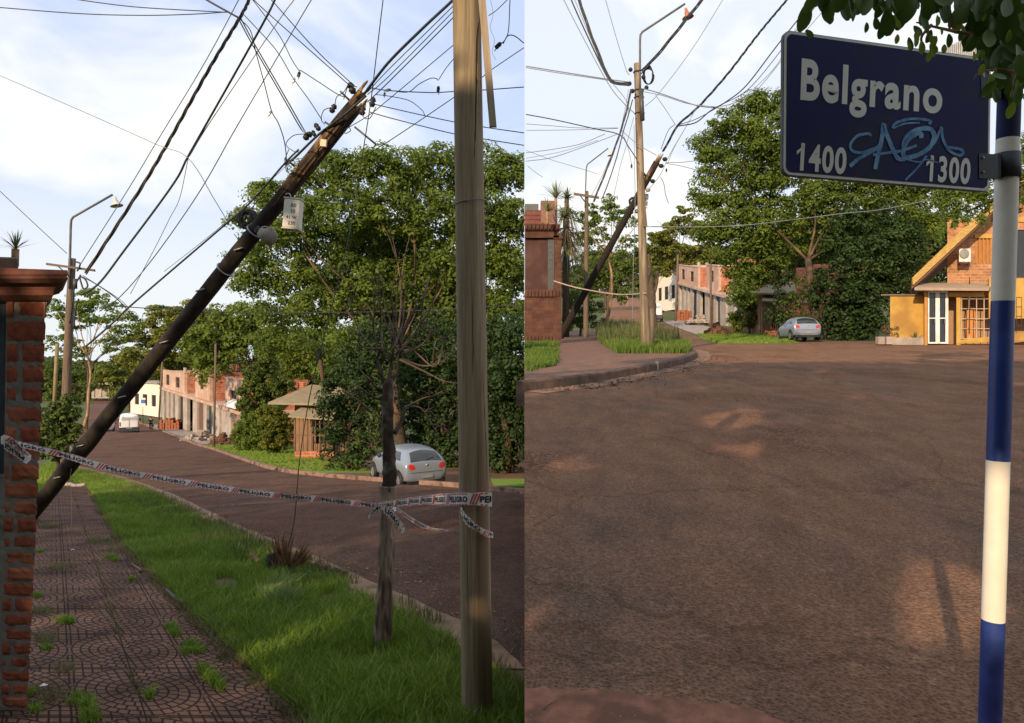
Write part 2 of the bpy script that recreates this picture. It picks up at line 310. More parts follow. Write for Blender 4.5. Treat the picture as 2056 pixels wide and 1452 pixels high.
# ------------------------------------------------------------ ground profiles
TL = [(3, 870+2240/3), (5, 870+2240/5), (8, 870+280), (12, 870+2240/12), (20, 982), (30, 945), (50, 905), (100, 858), (250, 800), (400, 782), (1500, 745), (5000, 726)]
TR = [(3, 634+2240/3), (10, 858), (20, 746), (40, 690), (50, 679), (100, 643), (250, 600), (400, 592), (1500, 590), (5000, 590)]
YS = sorted(set([-40, -12, 0, 1, 2, 3, 4, 5, 6, 7, 8, 9, 10, 12, 14, 17, 20, 25, 30, 35, 40, 45, 50, 60, 70, 80, 90, 100, 120, 150, 180, 210, 250, 300, 400, 700, 1500, 5000]))
def zt(T, lin, Y):
    if Y <= 0: return -1.6
    if Y <= (20 if T is TL else 40): return -1.6+lin*Y
    zs = [(a, (HY-b)/F*a) for a, b in T]
    return float(np.interp(Y, [a for a, _ in zs], [z for _, z in zs]))
ZLt = [zt(TL, -150/1400, y) for y in YS]; ZRt = [zt(TR, 86/1400, y) for y in YS]
def zL(Y): return float(np.interp(Y, YS, ZLt))
def zR(Y): return float(np.interp(Y, YS, ZRt))
def zg(x, Y): return zL(Y) if x < 0 else zR(Y)
_d = np.concatenate([np.linspace(1.5, 60, 3000), np.linspace(60.1, 4900, 4000)])
def _inv(z): 
    py = HY-np.array([z(d) for d in _d])*F/_d
    return lambda q: float(np.interp(-q, -py, _d))
YLi = _inv(zL); YRi = _inv(zR)
def GL(px, py, dz=0): Y = YLi(py); return Vector(((px-CX)/F*Y, Y, zL(Y)+dz))
def GR(px, py, dz=0): Y = YRi(py); return Vector(((px-CX)/F*Y, Y, zR(Y)+dz))
def GLd(px, d, dz=0): return Vector(((px-CX)/F*d, d, zL(d)+dz))
def GRd(px, d, dz=0): return Vector(((px-CX)/F*d, d, zR(d)+dz))
# terrain: one sheet, a cut earth bank where the two streets' levels meet
def terrain():
    mb = MB(); nc = 14; vs = []
    for Y, a, b in zip(YS, ZLt, ZRt):
        w = max(70, 1.3*abs(Y)+30)
        for k in range(nc): vs.append((-w*(1-k/(nc-1)), Y, a))
        for k in range(nc): vs.append((w*(k/(nc-1)), Y, b))
    n = 2*nc; fs = [(i*n+k, i*n+k+1, (i+1)*n+k+1, (i+1)*n+k) for i in range(len(YS)-1) for k in range(n-1)]
    mb.add(vs, fs); o = mb.build('ground', TURF); tag(o, kind='structure')
terrain()
def strip(name, le, re_, dz, m, z, y0=None, y1=None, nc=4, jit=0, jr=None, step=None):
    """sheet between two edges given as (X,Y) lists"""
    ly = [p[1] for p in le]; lx = [p[0] for p in le]; ry = [p[1] for p in re_]; rx = [p[0] for p in re_]
    y0 = y0 if y0 is not None else max(ly[0], ry[0]); y1 = y1 if y1 is not None else min(ly[-1], ry[-1])
    S = set([y0, y1]+[y for y in YS if y0 < y < y1]+[y for y in ly+ry if y0 < y < y1])
    if step:
        y = y0
        while y < y1: S.add(y); y += step*(max(y, 3)/8)
    S = sorted(S); vs = []; jr = jit if jr is None else jr
    for y in S:
        a = float(np.interp(y, ly, lx)); b = float(np.interp(y, ry, rx))
        if jit and abs(a) > .01: a += jit*noise.noise(Vector((y*2.1, 0, 1)))+jit*.5*noise.noise(Vector((y*9, 0, 1)))
        if jr and abs(b) > .01: b += jr*noise.noise(Vector((y*2.3, 7, 1)))+jr*.5*noise.noise(Vector((y*10, 7, 1)))
        for k in range(nc+1): vs.append((a+(b-a)*k/nc, y, z(y)+dz))
    n = nc+1; mb = MB(); mb.add(vs, [(i*n+k, i*n+k+1, (i+1)*n+k+1, (i+1)*n+k) for i in range(len(S)-1) for k in range(nc)])
    o = mb.build(name, m); tag(o, kind='structure'); return o
XY = lambda v: (v.x, v.y)
# ---------- left street
LE = [XY(GL(*p)) for p in [(1053, 1345), (1000, 1290), (900, 1236), (790, 1187), (620, 1112), (480, 1056), (350, 993), (250, 958), (160, 936), (142, 915), (155, 870), (180, 820), (190, 802)]]
LE[0] = (0, LE[0][1])
REe = [XY(GL(*p)) for p in [(1053, 993), (900, 978), (740, 966), (640, 957), (560, 947), (500, 930), (430, 905), (390, 893), (340, 872), (300, 858), (262, 845), (240, 825), (228, 805), (212, 799)]]
REe[0] = (0, REe[0][1])
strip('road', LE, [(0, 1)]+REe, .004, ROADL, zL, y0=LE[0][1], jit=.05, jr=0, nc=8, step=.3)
SWR = [XY(GL(*p)) for p in [(640, 1478), (600, 1440), (500, 1345), (400, 1250), (310, 1160), (240, 1085), (207, 1035), (192, 1005), (172, 977)]]
SWL = [XY(GL(*p)) for p in [(-200, 1478), (-60, 1250), (20, 1085), (60, 1030), (80, 1005), (104, 977)]]
strip('tiled_sidewalk', SWL, SWR, .012, TILE, zL, jit=0, jr=.05, nc=6, step=.12)
strip('road_edge_soil', [(a-.28-.012*b, b) for a, b in LE], [(a, b) for a, b in LE], .008, mat('road_edge', (.20, .12, .075), (.28, .19, .13), 8, .95, .6, c3=(.13, .10, .055), s3=4), zL, y0=LE[0][1], y1=70, jit=.09, jr=.05, nc=2, step=.2)
strip('verge_soil', SWR, [(-.004, 3), (-.004, LE[0][1]-.2)]+[(a-.3, b) for a, b in LE], .006, mat('verge_soil', (.075, .06, .025), (.055, .065, .02), 9, .95, .6, c3=(.11, .075, .045), s3=2.5), zL, y0=3.3, y1=22, nc=6)
strip('earth_patch', [XY(GL(*p)) for p in [(206, 1034), (180, 985)]], [XY(GL(*p)) for p in [(210, 1034), (320, 1014), (181, 984)]], .010, SOIL, zL, y0=GL(200, 1033).y, y1=GL(181, 986).y)
def kerb(name, pts, w, h, z, m, side=1, label=None):
    mb = MB(); pts = crom([Vector((a, b, 0)) for a, b in pts], 4); n = len(pts); vs = []
    for i, p in enumerate(pts):
        t = (pts[min(i+1, n-1)]-pts[max(i-1, 0)]).normalized(); nn = Vector((-t.y, t.x, 0))*side
        for off, zz in ((0, -.3), (.015, h*.85), (.05, h), (w, h), (w, -.3)):
            q = p+nn*off; zz2 = z(q.y)+zz
            if q.x*p.x < 0: q.x = math.copysign(.001, p.x)
            vs.append((q.x, q.y, zz2+.01*noise.noise(q*3)))
    mb.add(vs, [(i*5+k, i*5+k+1, (i+1)*5+k+1, (i+1)*5+k) for i in range(n-1) for k in range(4)]+[(0, 1, 2, 3, 4), tuple((n-1)*5+k for k in range(5))])
    o = mb.build(name, m); tag(o, kind='structure'); return o
kerb('kerb', REe[:11], .22, .14, zL, KERB, side=-1)
def shift(l, d): return [(a+d, b) for a, b in l]
# far side of left street: soil, lawn, paved forecourt
FW = [(0, REe[0][1]), (0, 400)]
strip('far_verge_soil', REe, FW, .004, SOIL, zL, y0=REe[0][1]+.02, y1=48, nc=6)
Lg = [XY(GL(*p)) for p in [(640, 953), (600, 947), (560, 941), (500, 925), (430, 902), (395, 894)]]
Rg = [XY(GL(*p)) for p in [(760, 953), (745, 945), (700, 935), (630, 918), (600, 905), (500, 893), (396, 893)]]
strip('lawn', Lg, Rg, .012, LAWN, zL, y0=GL(0, 950).y, y1=GL(0, 893.5).y, jit=.1, nc=6)
strip('drive', [XY(GL(*p)) for p in [(545, 941), (560, 932), (625, 926)]], [XY(GL(*p)) for p in [(590, 944), (690, 934), (640, 925)]], .020, mat('drive_soil', (.34, .21, .14), (.42, .28, .2), 5, .9, .3), zL, y0=GL(0, 940).y, y1=GL(0, 927).y)
strip('right_lawn', [XY(GL(*p)) for p in [(992, 980), (985, 962)]], [(-.001, 5), (-.001, 60)], .03, LAWN, zL, y0=GL(0, 979).y, y1=GL(0, 963).y)
strip('forecourt', [(a+.25, b) for a, b in REe], [XY(GL(*p)) for p in [(500, 893), (480, 880), (330, 858), (322, 850)]], .014, CONC, zL, y0=GL(0, 892).y, y1=GL(0, 852).y, nc=6)
# ---------- right street
LR = [XY(GR(*p)) for p in [(1053, 787), (1150, 775), (1250, 758), (1330, 742), (1380, 729), (1399, 717), (1390, 706), (1365, 697), (1320, 681), (1270, 665), (1225, 647), (1212, 633), (1217, 615), (1236, 598), (1245, 595)]]
LR[0] = (0, LR[0][1])
RR = [(60, 0), (60, 39.9)]+[XY(GR(*p)) for p in [(1428, 689.6), (1395, 673), (1345, 655), (1325, 645), (1310, 632), (1300, 620), (1290, 606), (1270, 596)]]
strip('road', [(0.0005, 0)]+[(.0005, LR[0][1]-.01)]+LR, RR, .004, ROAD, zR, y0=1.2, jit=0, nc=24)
strip('sidewalk', [(0.0005, 10), (0.0005, 60)], [(a-.1, b) for a, b in LR], .17, PAVE, zR, y0=LR[0][1]+.1, y1=58, nc=6)
kerb('kerb', LR[:8], .24, .22, zR, mat('kerb_old', (.085, .052, .04), (.15, .095, .07), 6, .9, .5, c3=(.07, .045, .035), s3=3), side=1)
strip('gutter_soil', [(a+.02, b-.3) for a, b in LR[:8]], [(a+.02, b-.02) for a, b in LR[:8]], .008, SOIL, zR, y0=LR[0][1], y1=LR[6][1], nc=2)
# red gutter apron below the kerb, ragged
def apron():
    mb = MB(); pts = crom([Vector((a, b, 0)) for a, b in LR[:8]], 8); n = len(pts); vs = []
    for i, p in enumerate(pts):
        t = (pts[min(i+1, n-1)]-pts[max(i-1, 0)]).normalized(); nn = Vector((t.y, -t.x, 0)); w = .55+.35*noise.noise(p*1.3)
        q = p+nn*w; q.x = max(q.x, .001)
        vs += [(p.x, p.y, zR(p.y)+.014), (q.x, q.y, zR(q.y)+.014)]
    mb.add(vs, [(2*i, 2*i+1, 2*i+3, 2*i+2) for i in range(n-1)]); tag(mb.build('gutter_apron', mat('gutter', (.26, .15, .10), (.17, .10, .07), 6, .95, .6, c3=(.10, .07, .055), s3=2)), kind='structure')
apron()
def near_walk():
    mb = MB(); n = 220; e = [XY(GR(*p)) for p in [(1053, 1394), (1200, 1392), (1330, 1412), (1440, 1418), (1520, 1438), (1600, 1470), (1700, 1520), (2056, 1640)]]; ex = [0]+[p[0] for p in e[1:]]; ey = [p[1] for p in e]
    vs = []
    for i in range(n):
        x = .0005+2.6*i/(n-1); y = float(np.interp(x, ex, ey))+.035*noise.noise(Vector((x*6, 0, 3)))+.018*noise.noise(Vector((x*22, 0, 5)))+.008*noise.noise(Vector((x*70, 0, 5)))
        vs += [(x, -1.5, -1.6+.02), (x, 0, zR(0)+.02), (x, y, zR(y)+.02), (x, y+.012, zR(y)-.02)]
    mb.add(vs, [(i*4+k, (i+1)*4+k, (i+1)*4+k+1, i*4+k+1) for i in range(n-1) for k in range(3)])
    tag(mb.build('near_sidewalk', mat('red_concrete', (.26, .125, .085), (.17, .085, .06), 14, .95, .6, spec=.05, detail=9, c3=(.13, .07, .05), s3=6, dist=.004)), kind='structure')
near_walk()
strip('lawn', [XY(GR(*p)) for p in [(1440, 689.5), (1405, 678), (1400, 672)]], [XY(GR(*p)) for p in [(1600, 689.5), (1565, 680), (1530, 672)]], .012, LAWN, zR, y0=40.05, y1=GR(0, 672.5).y, nc=4)
strip('forecourt', [(a+.3, b) for a, b in RR[2:]], [XY(GR(*p)) for p in [(1480, 680), (1465, 668), (1400, 650), (1360, 640)]], .010, CONC, zR, y0=GR(0, 671.5).y, y1=GR(0, 644).y, nc=4)
strip('far_soil', [(.35+RR[2][0], 40), (27, 60)], [(60, 40), (60, 60)], .008, SOIL, zR, y0=40.02, y1=44, nc=6)
mb = MB()
for k in range(7):
    a = GR(1222+k*10, 634, .012); b = GR(1228+k*10, 634, .012); mb.add([a, b, b+Vector((0, 5, .4)), a+Vector((0, 5, .4))], [(0, 1, 2, 3)])
tag(mb.build('road_marking', WHITE), kind='structure')
# ------------------------------------------------------------ vegetation
def quads_obj(name, V, n, m, parent=None, nv=4):
    me = bpy.data.meshes.new(name)
    if parent is not None:
        M = np.array((Matrix.Translation(parent_loc(parent)) @ Matrix.Rotation(parent_rz(parent), 4, 'Z')).inverted()); V = V@M[:3, :3].T+M[:3, 3]
    me.vertices.add(n*nv); me.vertices.foreach_set('co', V.astype(np.float32).ravel())
    me.loops.add(n*nv); me.loops.foreach_set('vertex_index', np.arange(n*nv, dtype=np.int32))
    me.polygons.add(n); me.polygons.foreach_set('loop_start', np.arange(0, n*nv, nv, dtype=np.int32)); me.polygons.foreach_set('loop_total', np.full(n, nv, dtype=np.int32))
    me.update(calc_edges=True); me.materials.append(m)
    o = bpy.data.objects.new(name, me); COL.objects.link(o)
    if parent is not None: o.parent = parent
    return o
def unit(v): return v/np.maximum(np.linalg.norm(v, axis=-1, keepdims=True), 1e-9)
def leaf_quads(pos, nrm, size, asp=.55):
    n = len(pos); t = unit(np.cross(nrm, rng.normal(size=(n, 3)))); b = np.cross(nrm, t)
    s = size*rng.uniform(.65, 1.35, (n, 1)); L = t*s; Wd = b*s*asp; dr = nrm*s*.22
    V = np.empty((n, 4, 3)); V[:, 0] = pos-L*.9-dr; V[:, 1] = pos+Wd+dr*.3; V[:, 2] = pos+L-dr; V[:, 3] = pos-Wd+dr*.3
    return V
def crown_pts(blobs, per, rs, k, flat=.75, shell=.5, droop=0):
    """blobs: (centre, radii); clumps scattered in each blob, leaves on each clump's upper shell"""
    PS = []; NS = []
    for c, r in blobs:
        c = np.array(c); r = np.array(r); vol = float(np.prod(r)**(2/3)); m = max(3, int(per*vol))
        d = unit(rng.normal(size=(m, 3))); rad = rng.uniform(shell, 1.0, (m, 1))
        cc = c+d*r*rad
        sz = rs*rng.uniform(.6, 1.35, (m, 1))
        kk = k; dd = unit(rng.normal(size=(m, kk, 3))+np.array([0, 0, .55])); rr = rng.uniform(.55, 1.05, (m, kk, 1))
        p = cc[:, None, :]+dd*rr*sz[:, None, :]*np.array([1, 1, flat])
        if droop: p[..., 2] -= droop*rng.random((m, kk))
        nn = unit(dd*1.2+unit(rng.normal(size=(m, kk, 3)))*.6+np.array([0, 0, .3]))
        PS.append(p.reshape(-1, 3)); NS.append(nn.reshape(-1, 3))
    return np.concatenate(PS), np.concatenate(NS)
def foliage(name, blobs, per, rs, k, size, m, parent, side=0, asp=.55, **kw):
    p, n = crown_pts(blobs, per, rs, k, **kw)
    if side: keep = (p[:, 0]*side > 0); p, n = p[keep], n[keep]
    g = np.array([zg(x, y) for x, y in p[:, :2]]) if len(p) < 60000 else None
    if g is not None: keep = p[:, 2] > g+.02; p, n = p[keep], n[keep]
    V = leaf_quads(p, n, size, asp)
    if side: V[..., 0] = np.where(V[..., 0]*side < .002, .002*side, V[..., 0])
    return quads_obj(name, V.reshape(-1, 3), len(p), m, parent)
def PB(lst, d, sc=1.0, dj=.25, ys=.8):
    """crown lobes given by their place in the street: (px, py, radius px[, distance])"""
    o = []
    for q in lst:
        dd = q[3] if len(q) > 3 else d+rng.uniform(-1, 1)*dj*q[2]/F*d*2
        r = q[2]/F*dd*sc; c = P(q[0], q[1], dd); o.append((tuple(c), (r, r, r*ys)))
    return o
def limbs(mb, base, top, r, blobs, n=6, forks=True, sr=.35):
    """trunk from base to top, then a curved limb to every lobe"""
    base = Vector(base); top = Vector(top); mid = base.lerp(top, .5)+Vector((rng.uniform(-.2, .2), 0, 0))*r*3
    mb.tube(crom([base, mid, top], 5), list(np.linspace(r*1.25, r*.8, 11)), 9, rough=.3)
    for c, rr in blobs:
        c = Vector(c)-Vector((0, 0, rr[2]*.3)); L = (c-top).length
        m1 = top.lerp(c, .4)+Vector((rng.uniform(-.1, .1), rng.uniform(-.1, .1), rng.uniform(.02, .12)))*L
        p = crom([top-Vector((0, 0, .1)), m1, c], 5); q = r*.8*min(1, .45+1.2/max(1, len(blobs)))
        mb.tube(p, list(np.linspace(q*.66, max(.02, q*.1), len(p))), 6, rough=.2)
        for _ in range(3):
            a = p[rng.integers(4, len(p)-1)]; e = c+Vector(rng.normal(size=3))*rr[0]*.55
            mb.tube(crom([a, a.lerp(e, .5)+Vector(rng.normal(size=3))*.08*rr[0], e], 3), list(np.linspace(q*.25, .015, 7)), 4)
    return mb
LF_BIG = leafmat('leaf_big', (.060, .105, .022), (.19, .26, .04), (.26, .31, .06), trans=.5)
LF_DARK = leafmat('leaf_dark', (.020, .042, .014), (.055, .10, .026), (.09, .13, .035))
LF_MID = leafmat('leaf_mid', (.03, .06, .012), (.12, .17, .03), (.20, .22, .05))
LF_YEL = leafmat('leaf_yellow', (.07, .10, .016), (.22, .24, .04), (.30, .26, .06), trans=.45)
LF_LIGHT = leafmat('leaf_light', (.07, .12, .02), (.20, .28, .05), (.28, .34, .08), trans=.5)
LF_FAR = leafmat('leaf_far', (.045, .07, .022), (.12, .15, .04), (.18, .18, .06))
LF_BROWN = leafmat('leaf_brown', (.12, .07, .035), (.22, .13, .06), (.28, .2, .1))
def tree(name, label, base, top, r, blobs, leaf, per, rs, k, size, side=0, bark=BARK, cat='tree', group=None, tops=None, **kw):
    t = thing(name, label, cat, tuple(base), 0, group)
    mb = MB(); limbs(mb, base, top, r, tops or blobs)
    if side:
        mb.v = [(v[0] if v[0]*side > .01 else .01*side, v[1], v[2]) for v in mb.v]
    mb.build('trunk', bark, t); foliage('crown', blobs, per, rs, k, size, leaf, t, side, **kw); return t
# ---- left half
bl = PB([(505, 445, 42), (560, 400, 55), (640, 345, 55), (700, 350, 50), (755, 330, 48), (820, 345, 55), (880, 335, 50), (960, 345, 60), (1025, 350, 55), (510, 515, 45), (590, 460, 75), (690, 430, 80), (780, 420, 70), (870, 430, 80),
         (960, 450, 80), (1035, 440, 60), (505, 575, 36), (580, 560, 60), (650, 540, 70), (560, 630, 50), (640, 620, 60), (900, 540, 60), (980, 560, 80), (1030, 640, 60), (720, 600, 60), (820, 600, 50), (900, 640, 60), (700, 680, 50, 36), (960, 680, 60), (1030, 540, 60), (850, 560, 60, 42), (790, 540, 50, 43), (860, 660, 60, 43), (770, 640, 50, 43), (930, 620, 60, 43), (740, 540, 45), (690, 600, 50), (800, 600, 60, 45), (870, 620, 60, 45), (780, 560, 55, 45), (840, 510, 60, 44), (900, 560, 60, 45), (750, 600, 60, 45), (810, 660, 50, 45), (770, 480, 60, 43), (735, 490, 55, 44), (800, 540, 60, 46), (700, 500, 50, 45), (540, 690, 40, 46), (600, 700, 40, 46)], 40)
tree('spreading_tree', 'huge dark green spreading tree rising above the parked silver hatchback in the left half', GLd(812, 38), P(788, 730, 38), .27, bl, LF_BIG, 14, .72, 105, .105, side=-1, bark=BARKG, flat=.6,
     tops=[bl[i] for i in (1, 2, 5, 7, 10, 12, 14, 18, 22, 26, 27)])
bl = PB([(690, 900, 45), (670, 840, 38), (690, 785, 40), (735, 850, 48), (700, 740, 36), (745, 760, 45), (760, 690, 50), (730, 910, 30)], 30, dj=.3, ys=1.2)
tree('dense_shrub', 'tall dark dense shrub between the hipped roof house and the parked hatchback, left half', GLd(700, 30), P(700, 860, 30), .12, bl, LF_DARK, 34, .42, 60, .08, side=-1, cat='shrub')
bl = PB([(860, 900, 45), (900, 830, 55), (880, 760, 55), (930, 720, 60), (870, 690, 55), (950, 870, 50), (960, 790, 60), (905, 915, 40), (845, 850, 40), (840, 790, 45), (850, 910, 30), (830, 740, 45)], 33, dj=.3, ys=1.2)
tree('dense_conifer', 'dark broad conifer standing right behind the parked hatchback, left half', GLd(890, 33), P(890, 840, 33), .2, bl, LF_DARK, 28, .45, 60, .085, side=-1, cat='tree')
bl = PB([(1010, 920, 40), (1040, 880, 45), (1010, 830, 50), (1045, 780, 50), (1000, 750, 50), (1040, 700, 55), (1010, 680, 50), (985, 890, 38)], 28, dj=.3, ys=1.2)
tree('dense_conifer', 'dark conifer right of the near timber pole at the edge of the left half', GLd(1015, 28), P(1015, 850, 28), .2, bl, LF_DARK, 32, .42, 60, .08, side=-1, cat='tree')
bl = PB([(745, 850, 24), (725, 880, 20), (765, 820, 26), (745, 905, 16), (770, 870, 18)], 25.5, ys=.9)
tree('young_conifer', 'small light green young tree just left of the dark peeling trunk, before the dark shrub', GLd(750, 25.5), P(750, 900, 25.5), .05, bl, LF_MID, 22, .22, 22, .07, side=-1)
bl = PB([(535, 765, 34), (510, 790, 28), (550, 805, 30), (510, 750, 22), (540, 735, 22), (500, 820, 24), (565, 780, 24), (540, 825, 22)], 50)
tree('round_tree', 'round yellow green tree before the brick row building, left half', GLd(535, 50), P(535, 850, 50), .15, bl, LF_MID, 40, .4, 60, .11)
for lab, pts, d in [('green hedge bush beside the end of the row building, left half', [(490, 862, 22), (500, 885, 20), (515, 870, 24), (530, 880, 20), (480, 880, 16), (520, 845, 20), (545, 865, 20), (500, 842, 18), (490, 900, 14), (525, 900, 14)], 49), ('olive brown bush between the hedge and the porch of the hipped roof house, left half', [(548, 850, 24), (560, 880, 24), (575, 850, 20), (545, 885, 22), (555, 835, 20), (540, 840, 20), (530, 825, 16), (570, 895, 16), (550, 900, 16)], 45)]:
    bl = PB(pts, d); tree('bush', lab, GLd(pts[0][0], d), P(pts[0][0], pts[0][1], d), .06, bl, LF_LIGHT if d == 49 else LF_YEL, 70, .26, 60, .08, cat='bush')
bl = PB([(150, 640, 38), (200, 625, 45), (245, 650, 35), (120, 620, 30), (170, 600, 28), (225, 690, 30), (155, 700, 30), (115, 690, 25), (255, 680, 16)], 52, dj=.4)
tree('feathery_tree', 'light green feathery tree behind the street lamp pole, left half', GLd(172, 50), P(178, 740, 52), .10, bl, LF_LIGHT, 20, .42, 34, .11, bark=BARK, flat=.5)
bl = PB([(330, 650, 45), (380, 640, 50), (430, 660, 45), (300, 670, 35), (360, 690, 60), (430, 710, 55), (290, 710, 40), (340, 740, 40)], 120)
tree('umbrella_tree', 'yellow green umbrella shaped trees beyond the leaning pole, left half', GLd(360, 118), P(365, 760, 120), .6, bl, LF_YEL, 3.2, 1.3, 70, .28, flat=.45)
bl = PB([(400, 700, 45), (455, 680, 50), (470, 640, 45), (430, 740, 40), (500, 700, 50), (560, 690, 50), (620, 690, 50), (600, 740, 40), (650, 740, 45), (500, 640, 35)], 75)
tree('broad_tree', 'dark green broad tree behind the roof of the brick row building, left half', GLd(520, 78), P(520, 800, 76), .4, bl, LF_BIG, 7, .9, 60, .2)
bl = PB([(250, 740, 40), (215, 760, 30), (280, 770, 35), (240, 790, 20), (290, 730, 35)], 150)
tree('street_tree', 'olive tree far along the street between the lamp pole and the leaning pole', GLd(260, 150), P(260, 800, 150), .3, bl, LF_YEL, 2.2, 1.4, 60, .35, flat=.5)
bl = PB([(110, 740, 30), (130, 770, 30), (160, 755, 26), (150, 800, 22), (110, 790, 24), (190, 770, 20)], 60)
tree('garden_tree', 'dark green garden tree behind the foot of the street lamp pole, left half', GLd(130, 60), P(130, 820, 60), .15, bl, LF_MID, 14, .5, 50, .13)
bl = PB([(118, 850, 30), (105, 880, 26), (135, 870, 26), (95, 845, 26), (140, 835, 20), (115, 905, 22), (145, 890, 16), (110, 820, 24), (135, 810, 16), (90, 900, 24), (146, 860, 16)], 22)
tree('hedge', 'leafy hedge beside the brick pillar behind the danger tape, left half', GLd(115, 22), P(115, 880, 22), .05, bl, LF_MID, 110, .16, 60, .06, cat='hedge')

# far woods, both halves (read as one mass)
def woods(name, lst, T, z, seed, m=LF_FAR):
    P0 = []
    for (x0, x1, py, rpx, d) in lst:
        x = x0
        while x < x1:
            P0.append((x, py+rng.uniform(-6, 6), rpx*rng.uniform(.8, 1.2), d*rng.uniform(.95, 1.05))); x += rpx*.8
    p = PB(P0, 100); ob = foliage(name, p, 1.1, 2.2, 50, .6, m, None, side=T, flat=.6); tag(ob, kind='stuff'); return ob
woods('distant_woods', [(-50, 340, 745, 26, 230), (-50, 340, 780, 26, 230), (-200, 1020, 800, 40, 330), (-150, 1000, 768, 34, 360), (250, 1000, 745, 30, 300), (650, 1010, 700, 60, 200), (650, 1010, 780, 60, 200)], -1, zL, 1)
# ---- right half
bl = PB([(1425, 290, 34), (1460, 245, 36), (1500, 235, 36), (1545, 205, 38), (1600, 200, 40), (1440, 335, 45), (1500, 300, 60), (1560, 280, 60), (1425, 390, 36), (1450, 425, 50), (1520, 370, 65), (1600, 320, 70), (1660, 260, 60), (1720, 300, 70), (1800, 330, 70), (1860, 390, 50), (1425, 470, 34),
         (1480, 490, 48), (1540, 450, 65), (1620, 420, 65), (1700, 400, 65), (1780, 420, 60), (1850, 460, 40), (1500, 555, 42), (1560, 500, 50), (1640, 490, 50), (1720, 480, 50), (1480, 590, 30), (1530, 540, 40)], 48)
tree('spreading_tree', 'huge green spreading tree behind the blue street name sign in the right half', GRd(1645, 46), P(1622, 520, 46), .27, bl, LF_BIG, 12, .8, 110, .115, side=1, bark=BARKG, flat=.6, tops=[bl[i] for i in (5, 11, 15, 20, 25)])
bl = PB([(1700, 640, 45), (1740, 600, 50), (1690, 560, 50), (1750, 530, 50), (1700, 480, 50), (1790, 560, 40), (1800, 500, 45), (1670, 650, 30), (1740, 650, 35), (1655, 590, 35), (1820, 480, 40), (1770, 450, 40)], 45, ys=1.2)
tree('dense_conifer', 'dark broad conifers right of the parked hatchback and left of the yellow wall, right half', GRd(1730, 46), P(1730, 600, 46), .25, bl, LF_DARK, 18, .55, 70, .11, side=1)
bl = PB([(1815, 600, 30), (1840, 560, 35), (1790, 620, 30), (1850, 520, 30), (1770, 650, 20)], 47)
tree('grey_tree', 'olive grey slender tree behind the eave of the yellow house, right half', GRd(1822, 48), P(1830, 560, 48), .15, bl, LF_MID, 8, .5, 40, .12, side=1, bark=BARKL)
bl = PB([(1590, 600, 26), (1610, 570, 22), (1600, 630, 22), (1580, 640, 18), (1625, 610, 20), (1615, 640, 16), (1570, 610, 20)], 46.5)
tree('young_conifer', 'light green young tree behind the parked hatchback, right half', GRd(1600, 46.5), P(1600, 650, 46.5), .08, bl, LF_MID, 13, .4, 26, .1, side=1)
bl = PB([(1565, 560, 28), (1575, 600, 22), (1560, 630, 20), (1575, 640, 16)], 48)
tree('climbing_shrub', 'dark shrub climbing beside the tan roof of the small house, right half', GRd(1570, 48), P(1570, 620, 48), .1, bl, LF_DARK, 24, .45, 50, .10, cat='shrub')
for lab, pts, d, l in [('bright green hedge between the row building and the bush, right half', [(1470, 640, 13), (1478, 655, 14), (1485, 635, 12), (1490, 655, 12)], 60, LF_LIGHT), ('tall yellow green bush before the small tan roofed house, right half', [(1505, 615, 20), (1515, 640, 20), (1500, 650, 15), (1525, 620, 16), (1510, 590, 14), (1490, 600, 14)], 57, LF_YEL)]:
    bl = PB(pts, d); tree('bush', lab, GRd(pts[0][0], d), P(pts[0][0], pts[0][1], d), .08, bl, l, 46, .34, 56, .1, cat='bush')
bl = PB([(1380, 440, 32), (1410, 470, 30), (1350, 465, 30), (1320, 490, 32), (1360, 510, 36), (1400, 530, 26), (1330, 530, 32), (1410, 500, 25), (1385, 560, 20)], 120)
tree('umbrella_tree', 'yellow green airy tree left of the huge tree along the street, right half', GRd(1365, 122), P(1365, 560, 120), .5, bl, LF_YEL, 3.2, 1.1, 60, .28, flat=.5)
bl = PB([(1180, 440, 30), (1215, 425, 35), (1250, 440, 30), (1165, 480, 25), (1260, 490, 25), (1200, 480, 32), (1240, 520, 25), (1190, 530, 25), (1225, 405, 18)], 62, dj=.4)
tree('feathery_tree', 'light green feathery tree behind the leaning pole, right half', GRd(1215, 60), P(1228, 545, 62), .10, bl, LF_LIGHT, 17, .45, 34, .12, bark=BARK, flat=.5)
bl = PB([(1200, 560, 26), (1175, 590, 24), (1230, 560, 24), (1250, 590, 20), (1270, 540, 26), (1190, 520, 22), (1300, 550, 20)], 140)
tree('street_tree', 'dark green tree far along the street behind the leaning pole, right half', GRd(1215, 140), P(1215, 590, 140), .3, bl, LF_MID, 3.6, 1.1, 60, .28)
bl = PB([(1155, 610, 22), (1150, 640, 22), (1175, 620, 20), (1195, 645, 20), (1170, 650, 18), (1145, 600, 18), (1200, 620, 16), (1140, 655, 14)], 50)
tree('hedge', 'leafy hedge between the brick corner wall and the lamp pole, right half', GRd(1165, 50), P(1165, 640, 50), .08, bl, LF_MID, 26, .36, 50, .09, cat='hedge')
woods('distant_woods', [(1090, 2300, 575, 24, 300), (1090, 1500, 545, 24, 330), (1300, 2300, 520, 40, 230), (1600, 2300, 480, 50, 200), (1080, 1400, 600, 20, 280), (1180, 1420, 520, 18, 340)], 1, zR, 2)
bl = PB([(1890, 400, 20), (1920, 390, 26), (1905, 440, 16), (1950, 400, 30), (1985, 395, 30), (1970, 360, 30), (1935, 430, 20), (2060, 390, 34), (2010, 330, 34), (1888, 468, 9), (1888, 385, 12), (1960, 440, 14), (1920, 365, 24), (2050, 340, 34), (2048, 290, 30)], 18)
